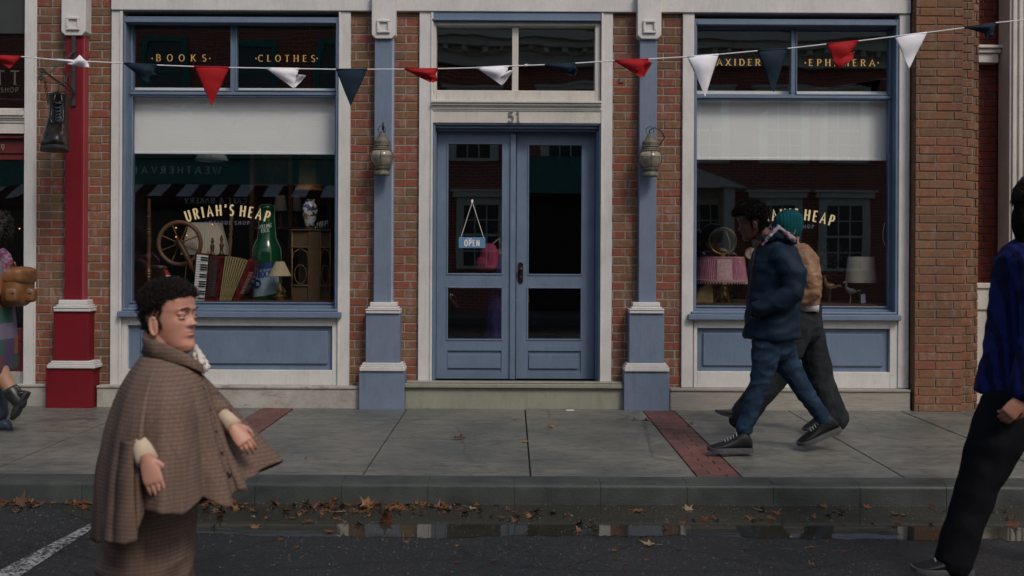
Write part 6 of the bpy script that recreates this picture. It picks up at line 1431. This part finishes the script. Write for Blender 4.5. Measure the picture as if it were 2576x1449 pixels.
m = MB(); m.tube([p_(2600, 520, .0), p_(2606, 570, -.02), p_(2604, 602, -.03)], [.088, .105, .085], 14, round_ends=True); remesh(m, 'long_hair', HB, pr, .006, 1, lambda co: .008*nz(co, (30, 30, 12))+.003*nz(co, (90, 90, 30)))
g = NG('blue_striped_velvet'); v = g.obj(); wv = g.n('TexWave'); wv.bands_direction = 'X'; wv.inputs['Scale'].default_value = 9.5; wv.inputs['Distortion'].default_value = .8; wv.inputs['Detail'].default_value = 1; g.l(g.obj((1, .8, .12)), wv.inputs['Vector']); n = g.noise(v, 10, 4, .6)
c = g.mix(g.ramp(wv.outputs['Fac'], [(.42, 0), (.60, 1)]), (.005, .006, .020), (.014, .018, .105)); c = g.mix(g.math('MULTIPLY', n, .5), c, (.010, .014, .09)); SJ = g.fin(c, .8, g.bump(n, .4, .01), spec=.1)
m = MB(); rg = []
for y, cx, rx, ry in ((586, 2612, 26, .09), (598, 2612, 45, .12), (618, 2610, 76, .17), (650, 2608, 96, .195), (700, 2604, 100, .20), (800, 2600, 108, .20), (900, 2592, 118, .205), (960, 2586, 126, .215), (985, 2584, 129, .22), (990, 2584, 126, .21)):
    s = sc_(Y0); c = p_(cx, y); rg.append([c+Vector((rx*s*math.cos(a), ry*math.sin(a), 0))*1 for a in [2*PI*i/36 for i in range(36)]])
m.rings(rg); m.tube([p_(2592, 660, -.17), p_(2612, 760, -.235), p_(2612, 850, -.26), p_(2586, 940, -.27), p_(2575, 985, -.27)], [.085, .085, .078, .068, .062], 20, round_ends=True); m.tube([p_(2625, 660, .17), p_(2650, 840, .25), p_(2695, 970, .2)], [.08, .07, .06], 18, round_ends=True)
remesh(m, 'jacket', SJ, pr, .007, 3, lambda co: .009*nz(co, (12, 12, 5), 1)+.007*nz(co, (9, 9, 20), 4))
BT = fabric('black_trousers', (.007, .007, .009), .3, 8, .8); m = MB(); m.tube([p_(2590, 960), p_(2590, 1020)], [.17, .17], 20, round_ends=True)
m.tube([p_(2540, 1030, -.08), p_(2500, 1120, -.1), p_(2458, 1225, -.1), p_(2425, 1320, -.1), p_(2398, 1412, -.1)], [.135, .120, .092, .084, .085], 20, round_ends=True)
m.tube([p_(2620, 1030, .08), p_(2665, 1200, .1), p_(2740, 1380, .1)], [.13, .09, .08], 20, round_ends=True)
remesh(m, 'trousers', BT, pr, .007, 2, lambda co: .007*nz(co, (7, 7, 11), 2)+.003*nz(co, (16, 16, 16)))
shoe(pr, p_(2440, 1446, -.10), p_(2296, 1444, -.12), (0, 0, 1), .10, TR, SO); shoe(pr, p_(2790, 1392, .1), p_(2700, 1450, .1), (.4, 0, .9), .10, TR, SO)

# ---- person at the left edge with tan backpack
Y0 = -1.42
pl = empty('person', P(-5, 1091, Y0), 'person in patchwork dress, scarf and dark boots walking out at the left edge', 'person')
Mh = Matrix.Translation(p_(-22, 622)) @ Matrix.Rotation(PI, 4, 'Z'); m = MB(); head(m, Mh); m.tube([Mh @ Vector((-.03, 0, .07)), p_(-12, 625), p_(-8, 650)], [.05, .046, .04], 14); m.tube([p_(-10, 668), p_(-10, 720), p_(-10, 800)], [.06, .08, .09], 16, round_ends=True)
m.tube([p_(-12, 685, -.13), p_(-18, 740, -.19), p_(-50, 790, -.16)], [.045, .038, .028], 10); m.tube([p_(-12, 685, .13), p_(-18, 740, .19), p_(-50, 790, .16)], [.045, .038, .028], 10)
b = p_(-50, 790, -.16); hand(m, frame(b, (-1, 0, -.5), (0, -1, 0)), 1, .5); b = p_(-50, 790, .16); hand(m, frame(b, (-1, 0, -.5), (0, 1, 0)), -1, .5)
m.tube([p_(-14, 880, -.07), p_(5, 945, -.08), p_(40, 1000, -.08)], [.075, .062, .045], 14, round_ends=True); m.tube([p_(-20, 880, .07), p_(-15, 960, .08), p_(0, 1030, .08)], [.075, .06, .045], 14, round_ends=True)
remesh(m, 'body', skin('tan_skin', (.33, .20, .13)), pl, .006, 1); SKINS[pl.name] = sk2; eyes(pl, Mh)
hair('hair', Mh, pl, mk('dark_hair', (.02, .014, .012), .8, .4, 40, bs=.8), .17, .12, -.01, (.016, .024), .020, 380, 12, vox=.007, burn=.05, strands=700, sl=.05, sw=.003)
m = MB(); m.tube([p_(8, 560), p_(12, 600), p_(8, 635)], [.05, .055, .035], 12, round_ends=True); remesh(m, 'long_hair', HB, pl, .007, 1, lambda co: .006*nz(co, (40, 40, 12)))
g = NG('patchwork_cloth'); v = g.obj((8.5, 8.5, 8.5), (0, .12, 0)); sn = g.n('VectorMath', operation='FLOOR'); g.l(v, sn.inputs[0]); wn = g.n('TexWhiteNoise'); g.l(sn.outputs[0], wn.inputs[0])
c = g.ramp(wn.outputs['Value'], [(0, (.20, .06, .025)), (.2, (.05, .035, .08)), (.4, (.09, .03, .04)), (.55, (.02, .06, .045)), (.7, (.11, .09, .14)), (.85, (.16, .07, .03))], 'CONSTANT'); n2 = g.noise(g.obj(), 200, 2); PW = g.fin(c, .9, g.bump(n2, .4, .003))
m = MB(); rg = []
for y, cx, rx, ry in ((648, -8, 22, .10), (662, -8, 32, .15), (700, -8, 36, .17), (780, -8, 38, .17), (860, -8, 44, .20), (925, -10, 46, .22), (932, -10, 44, .21)):
    c = p_(cx, y); rg.append([c+Vector((rx*sc_(Y0)*math.cos(a), ry*math.sin(a), .015*math.sin(2*a))) for a in [2*PI*i/28 for i in range(28)]])
m.rings(rg); 
for d in (-.17, .17): m.tube([p_(-8, 672, d*.8), p_(-16, 735, d*1.15), p_(-46, 782, d*.95)], [.065, .058, .05], 14, round_ends=True)
remesh(m, 'dress', PW, pl, .007, 3, lambda co: .010*nz(co, (14, 14, 3), 1))
g = NG('bright_scarf'); n = g.noise(g.obj(), 18, 3, .5, 1); SCF = g.fin(g.ramp(n, [(.38, (.05, .03, .11)), (.48, (.20, .03, .05)), (.56, (.20, .17, .22)), (.62, (.05, .08, .17))]), .85)
m = MB(); m.tube([p_(-20, 640, -.1), p_(5, 640, -.09), p_(12, 645, 0), p_(0, 645, .1)], [.03, .04, .045, .035], 12, round_ends=True); m.tube([p_(8, 635, -.1), p_(18, 655, -.13), p_(14, 690, -.15)], [.03, .045, .02], 12, round_ends=True); remesh(m, 'scarf', SCF, pl, .006, 1, lambda co: .008*nz(co, (22, 22, 22)))
GB_ = mk('dark_leather_boot', (.015, .017, .018), .4, .3, 20); BB = mk('blue_leather_boot', (.03, .05, .075), .45, .3, 20)
m = MB(); m.tube([p_(30, 985, -.08), p_(50, 1012, -.08)], [.062, .052], 14, round_ends=True); m.build('boot_shaft', GB_, pl, smooth=True); shoe(pl, p_(74, 990, -.08), p_(38, 1058, -.08), (-.85, 0, .45), .09, GB_, mk('boot_sole', (.02, .02, .02), .6), boot=.06, name='boot')
m = MB(); m.tube([p_(-4, 990, .08), p_(4, 1040, .08)], [.06, .05], 14, round_ends=True); m.build('boot_shaft', BB, pl, smooth=True); shoe(pl, p_(28, 1089, .08), p_(-54, 1089, .08), (0, 0, 1), .09, BB, mk('boot_sole', (.02, .02, .02), .6), boot=.06, name='boot')
# backpack (worn): a thing carried by the person
bp = empty('backpack', p_(40, 770, -.02), 'tan leather backpack with flap and buckled pockets worn at the left edge', 'backpack')
TL = mk('tan_leather', (.15, .058, .018), .45, .3, 8, bs=.3, bsc=50, col2=(.22, .09, .03)); m = MB(); c = p_(40, 722, -.02)
def rb(m, c, hx, hy, hz, r=.5, n=24, k=14):
    rg = []
    for i in range(k):
        t = -PI/2+PI*(i+.5)/k; st, ct = math.copysign(abs(math.sin(t))**r, math.sin(t)), abs(math.cos(t))**r
        rg.append([Vector(c)+Vector((hx*ct*math.copysign(abs(math.cos(a))**r, math.cos(a)), hy*ct*math.copysign(abs(math.sin(a))**r, math.sin(a)), hz*st)) for a in [2*PI*j/n for j in range(n)]])
    m.rings(rg)
rb(m, c, .108, .15, .148, .62); remesh(m, 'bag_body', TL, bp, .006, 2, lambda co: .004*nz(co, (16, 16, 16)))
m = MB(); c2 = p_(44, 694, -.02); rb(m, c2, .112, .155, .07, .55); m.m = Matrix.Identity(4); remesh(m, 'flap', TL, bp, .006, 2, lambda co: .006*nz(co, (14, 14, 14), 2))
for dx, dy in ((-14, -.155), (34, -.02)):
    m = MB(); rb(m, p_(44+dx*.9, 742, dy-.01), .05, .045, .055, .6); o = remesh(m, 'pocket', TL, bp, .006, 1)
    m = MB(); q = p_(44+dx*.9, 733, dy-.058); m.box(q.x-.012, q.x+.012, q.y-.004, q.y+.004, q.z-.012, q.z+.012); m.build('buckle', mk('steel_buckle', (.5, .5, .5), .3, metal=.9), o, bevel=.002)
m = MB(); m.tube([p_(22, 690, -.12), p_(-5, 668, -.15), p_(-22, 700, -.15), p_(0, 760, -.12)], .014, 8, flat=.4); m.tube([p_(40, 672, -.02), p_(36, 660, -.02), p_(26, 662, -.02), p_(24, 674, -.02)], .008, 8); m.build('strap', TL, bp, smooth=True)

# ---- person inside the shop with a pink backpack
Y0 = 1.1
pi_ = empty('person', Vector((p_(1262, 700).x, Y0, .09)), 'dim figure in dark violet clothes standing inside behind the left door leaf', 'person')
m = MB(); Mh = Matrix.Translation(Vector((p_(1262, 0).x, Y0, 1.42))) @ Matrix.Rotation(.3, 4, 'Z'); head(m, Mh); hx = p_(1262, 0).x
V = lambda x, z, y=0: Vector((hx+x, Y0+y, z))
m.tube([V(0, 1.5), V(0, 1.38), V(0, 1.3)], [.05, .055, .10], 14); m.tube([V(0, 1.3), V(0, 1.1), V(0, .9)], [.13, .12, .14], 14, round_ends=True)
for d in (-.09, .09): m.tube([V(0, .9, d), V(.02, .5, d), V(0, .12, d)], [.085, .06, .045], 12, round_ends=True); m.tube([V(0, 1.3, d*2), V(-.02, 1.05, d*2.4), V(.15, .95, d*2)], [.05, .04, .03], 10); hand(m, frame(V(.15, .95, d*2), (1, 0, -.2), (0, -d, 0)), 1, .5)
remesh(m, 'body', sk2, pi_, .008, 1); hair('hair', Mh, pi_, HB, .16, .1, .0, (.016, .024), .02, 250, 5, vox=.009, burn=.05, strands=100)
m = MB(); rg = []
for z, rx, ry in ((1.36, .09, .12), (1.3, .13, .18), (1.1, .14, .19), (.9, .15, .2), (.45, .2, .24), (.42, .19, .23)): rg.append([V(rx*math.cos(a), z, ry*math.sin(a)) for a in [2*PI*i/24 for i in range(24)]])
m.rings(rg); 
for d in (-.18, .18): m.tube([V(0, 1.3, d), V(-.02, 1.05, d*1.2), V(.13, .96, d)], [.065, .055, .045], 12, round_ends=True)
remesh(m, 'coat', fabric('violet_coat', (.035, .028, .12), .3), pi_, .01, 2, lambda co: .012*nz(co, (14, 14, 3)))
m = MB()
for d in (-.09, .09): m.tube([V(-.05, .13, d), V(.1, .12, d)], [.045, .04], 10, round_ends=True)
m.build('shoe', TR, pi_, smooth=True)
PK = fabric('pink_nylon', (.62, .10, .20), .3, 8, .6); Y0 = .85; pk = empty('backpack', p_(1225, 685), 'pink backpack with a rounded front pocket seen behind the glass of the left door leaf', 'backpack'); m = MB(); rb(m, p_(1230, 648), .088, .10, .135, .7); rb(m, p_(1212, 662, -.05), .06, .07, .065, .8)
remesh(m, 'bag_body', PK, pk, .007, 2, lambda co: .008*nz(co, (14, 14, 14))); m = MB(); m.tube([p_(1234, 618, -.02), p_(1248, 606, -.02), p_(1256, 600, 0), p_(1258, 625, .05)], .008, 8); m.tube([p_(1232, 622, -.11), p_(1233, 650, -.12)], .003, 6); m.build('strap', mk('pale_strap', (.5, .42, .46), .7), pk, smooth=True)

# ---- man in the tweed cape, close to the camera
Y0 = -6.05; S_ = sc_(Y0)
cm = empty('person', P(395, 1786, Y0), 'man with short dark hair in a brown checked tweed cape walking right', 'person')
SKC = skin('fair_skin', (.50, .265, .195)); SKINS[cm.name] = SKC
Mh = Matrix.Translation(p_(436, 892)) @ Matrix.Rotation(-.30, 4, 'Z') @ Matrix.Rotation(rad(-5), 4, 'Y') @ Matrix.Diagonal((.95, .98, 1.0, 1))
def bodybits(m):
    m.tube([Mh @ Vector((-.035, 0, .085)), p_(418, 905), p_(412, 950), p_(410, 990)], [.062, .062, .060, .08], 20)
    m.tube([p_(412, 990), p_(408, 1080), p_(400, 1200), p_(395, 1280)], [.09, .12, .12, .10], 16, round_ends=True)
m = MB(); head(m, Mh); bodybits(m); random.seed(13)
m.tube([p_(395, 1010, -.09), p_(356, 1065, -.13), p_(352, 1115, -.21), p_(368, 1156, -.31)], [.045, .040, .034, .028], 14)
b = p_(370, 1158, -.325); hand(m, frame(b, p_(392, 1230, -.33)-b, (.1, -1, .15)), 1, .2, .76, 1.5, .9)
m.tube([p_(430, 1000, .12), p_(500, 1050, .12), p_(590, 1072, -.03)], [.05, .042, .028], 14)
b = p_(586, 1074, -.04); hand(m, frame(b, p_(626, 1124, -.06)-b, (.5, -1, .3)), 1, .6, .72, 1.4, .86)
for d, k in ((-.09, ((385, 1300), (372, 1480), (330, 1690))), (.09, ((400, 1300), (415, 1480), (470, 1700)))): m.tube([p_(k[0][0], k[0][1], d), p_(*k[1], d), p_(*k[2], d)], [.065, .05, .045], 14, round_ends=True)
remesh(m, 'body', SKC, cm, .0024, 1)
DB = mk('dark_brown_hair_short', (.016, .011, .008), .6, .4, 120, bs=.6, spec=.3)
eyes(cm, Mh, brow=DB)
hair('hair', Mh, cm, DB, .186, .170, .045, (.003, .0055), .0, 2800, 4, fl=.002, vox=.003, strands=8500, sl=.024, sw=.0013, curl=.28, comb=(.55, 0, .15), burn=.088, lift=(.02, .30))
g = NG('brown_check_tweed'); v = g.obj(); n = g.noise(v, 5, 4, .6); n2 = g.noise(v, 260, 2)
def band(axis, sc, lo, hi): 
    sx = g.n('SeparateXYZ'); g.l(v, sx.inputs[0]); f_ = g.math('FRACT', g.math('MULTIPLY', sx.outputs[axis], sc)); return g.ramp(f_, [(0, 0), (lo, 0), (lo+.08, 1), (hi, 1), (hi+.08, 0)])
hb = band(2, 78, .25, .6); vb = band(0, 70, .3, .55); yb_ = band(1, 70, .3, .55)
c = g.mix(g.ramp(n, [(.35, 0), (.7, 1)]), (.165, .108, .080), (.215, .145, .110)); c = g.mix(g.math('MULTIPLY', hb, .42), c, (.055, .048, .062)); c = g.mix(g.math('MULTIPLY', g.math('MAXIMUM', vb, yb_), .22), c, (.06, .045, .045)); TW = g.fin(c, .95, g.bump(n2, .6, .002), spec=.06)
# cape: rings from the neck to the hem; keys run once round the body
#  (hem px, hem py, hem dY), (neck px, neck py, neck dY), shoulder roundness
KEYS = [((583, 1238, -.10), (498, 938, -.045), .0), ((560, 1272, -.17), (484, 930, -.07), .30), ((515, 1256, -.23), (468, 922, -.085), .6), ((460, 1292, -.29), (445, 914, -.09), .9), ((405, 1286, -.31), (425, 908, -.092), 1), ((352, 1298, -.315), (408, 902, -.09), 1), ((338, 1366, -.31), (392, 898, -.085), 1), ((287, 1358, -.25), (380, 894, -.065), 1), ((250, 1368, -.14), (372, 890, -.03), 1), ((241, 1362, .0), (370, 888, .01), 1), ((262, 1345, .12), (378, 888, .05), 1), ((330, 1325, .24), (400, 892, .085), 1), ((420, 1300, .30), (430, 900, .09), 1), ((500, 1270, .32), (460, 912, .085), .9), ((575, 1228, .32), (478, 922, .07), .7), ((640, 1196, .28), (490, 930, .05), .3), ((692, 1163, .16), (498, 936, .03), .05), ((650, 1196, .04), (500, 938, .01), .0), ((606, 1222, -.03), (500, 940, -.02), .0)]
def cspl(vals, u):           # closed Catmull-Rom through the keys
    n = len(vals); i = int(u) % n; t = u-int(u); p0, p1, p2, p3 = vals[i-1], vals[i], vals[(i+1) % n], vals[(i+2) % n]
    return [.5*((2*b)+(-a+c_)*t+(2*a-5*b+4*c_-d)*t*t+(-a+3*b-3*c_+d)*t**3) for a, b, c_, d in zip(p0, p1, p2, p3)]
flat_k = [(*h, *n_, k) for h, n_, k in KEYS]; NA, NL = 190, 60
def capept(u, t):
    hx_, hy_, hd, nx_, ny_, nd, k = cspl(flat_k, u); k = max(0, min(1, k))
    rw = (1-(1-t)**3.0)*.86+t*.14; wx = t+(rw-t)*k; wd = t+(((1-(1-t)**4)*.8+t*.2)-t)*max(k, .35)
    ty = t+(t**1.25-t)*k*.6
    px = nx_+(hx_-nx_)*wx; py = ny_+(hy_-ny_)*ty; d = nd+(hd-nd)*wd
    p = p_(px, py, d); c = p_(430+20*t, py, 0); o = (p-c); o.z = 0; o.normalize()
    f = t**1.2*(.024*math.sin(u*2.1+.6*math.sin(t*3))+.010*math.sin(u*4.3+1.7+t*1.5)+.004*math.sin(u*8.1+t*2))+.006*noise.noise(p*9)
    return p+o*f
m = MB(); m.rings([[capept(i*len(KEYS)/NA, j/NL) for i in range(NA)] for j in range(NL+1)], cap=False); cp = m.build('cape', TW, cm, smooth=True)
s_ = cp.modifiers.new('t', 'SOLIDIFY'); s_.thickness = .006; s_.offset = 1
# collar, placket with buttons, arm slits
m = MB(); rg = []
for h, r_ in ((0, 1.06), (.4, 1.02), (.8, 1.06), (1.0, 1.13), (.9, 1.2), (.5, 1.16), (.0, 1.24)):
    ring = []
    for i in range(48):
        u = i*len(KEYS)/48; _, _, _, nx_, ny_, nd, k = cspl(flat_k, u); q = p_(nx_, ny_, nd); c = p_(436, ny_, 0); q2 = c+(q-c)*r_; q2.z += h*.052*(.55+.45*min(1, max(0, (505-nx_)/90))); ring.append(q2)
    rg.append(ring)
m.rings(rg, cap=False); o = m.build('collar', TW, cp, smooth=True); s_ = o.modifiers.new('t', 'SOLIDIFY'); s_.thickness = .004
def strip(u, du, t0, t1, lift, mat, nm, n=30):
    m = MB(); vs = []
    for j in range(n+1):
        t = t0+(t1-t0)*j/n
        for uu in (u-du, u, u+du):
            p = capept(uu, t); q = capept(uu+.05, t); q2 = capept(uu, t+.01); nn = (q-p).cross(q2-p).normalized()
            if nn.y > 0: nn = -nn
            vs.append(p+nn*lift)
    m.add(vs, [(j*3+i, j*3+i+1, (j+1)*3+i+1, (j+1)*3+i) for j in range(n) for i in range(2)]); o = m.build(nm, mat, cp, smooth=True); s_ = o.modifiers.new('t', 'SOLIDIFY'); s_.thickness = .006; return o
strip(18.7, .22, .01, .995, .012, TW, 'placket'); strip(6.25, .42, .50, .998, .016, TW, 'arm_slit_flap'); strip(.72, .10, .06, .97, .006, mk('placket_shade_brown', (.03, .022, .02), .9), 'placket_shade_strip')  # last strip: shade beside the placket, put in as dark colour
m = MB()
for t in (.12, .3, .48, .66, .84): p = capept(18.95, t); m.ell(p+Vector((.0, -.022, 0)), (.011, .005, .011), None, 12, 8)
m.build('button', mk('horn_button', (.04, .025, .018), .35), cp, smooth=True)
CU = fabric('cream_cuff', (.56, .44, .33), .08, 10, .8)
for pts, nm in (((p_(350, 1080, -.18), p_(358, 1122, -.27), p_(371, 1160, -.32)), 'near'), ((p_(552, 1036, .0), p_(572, 1054, -.02), p_(590, 1074, -.04)), 'far')):
    m = MB(); a = (pts[2]-pts[1]).normalized(); kf = 1 if nm == 'near' else .80
    m.tube(list(pts)+[pts[2]-a*.003, pts[1]], [.028*kf, .030*kf, .032*kf, .029*kf, .026*kf], 20); m.build('shirt_cuff', CU, cm, smooth=True)
    if nm == 'far': m = MB(); m.tube([pts[0]-(pts[1]-pts[0])*1.2, pts[0], pts[1]-(pts[1]-pts[0])*.55], [.044, .038, .034], 20); m.build('sleeve_end', TW, cm, smooth=True)
WL_ = fabric('white_lace', (.62, .58, .52), .06, 10, .8)
m = MB()
for k in range(5):
    y = 872+k*11; cx = 492+k*4.2; r0 = (5, 10, 13, 15, 16)[k]; c = p_(cx, y, .03); rg = []
    for q, (f_, dz) in enumerate(((.55, .006), (.8, .0), (1.0, -.008), (1.1, -.017))):
        rg.append([c+Vector((r0*S_*f_*math.cos(a)*(1+.10*q*math.sin(6*a+k*2)), .022*f_*math.sin(a)*(1+.1*q*math.sin(6*a+k)), dz+.003*q*math.sin(6*a+k*2))) for a in [2*PI*i/36 for i in range(36)]])
    m.rings(rg)
m.build('lace_jabot', WL_, cm, smooth=True)
# tweed breeches, stockings and shoes
m = MB(); rg = []
for y, cx, rx, ry in ((1180, 385, 98, .15), (1290, 378, 104, .19), (1400, 370, 112, .20), (1440, 368, 110, .20)):
    c = p_(cx, y); rg.append([c+Vector((rx*S_*math.cos(a), ry*math.sin(a), 0)) for a in [2*PI*i/28 for i in range(28)]])
m.rings(rg)
m.tube([p_(350, 1400, -.08), p_(340, 1500, -.09), p_(322, 1600, -.09)], [.105, .10, .06], 20, round_ends=True); m.tube([p_(395, 1400, .08), p_(420, 1500, .09), p_(470, 1610, .09)], [.10, .095, .06], 20, round_ends=True)
remesh(m, 'breeches', TW, cm, .006, 3, lambda co: .022*(.3-abs(nz(co, (4, 4, 12), 3)))+.006*nz(co, (12, 12, 16)))
BS = mk('brown_brogue', (.06, .025, .014), .3, .3, 20)
for d, h, t, u in ((-.09, (330, 1778), (410, 1784), (0, 0, 1)), (.09, (460, 1720), (520, 1780), (-.6, 0, .8))): shoe(cm, p_(*h, d), p_(*t, d)+((p_(*t, d)-p_(*h, d)).normalized()*.12), u, .09, BS, SO)
# small white terrier-like plaster ornament on the ground behind him
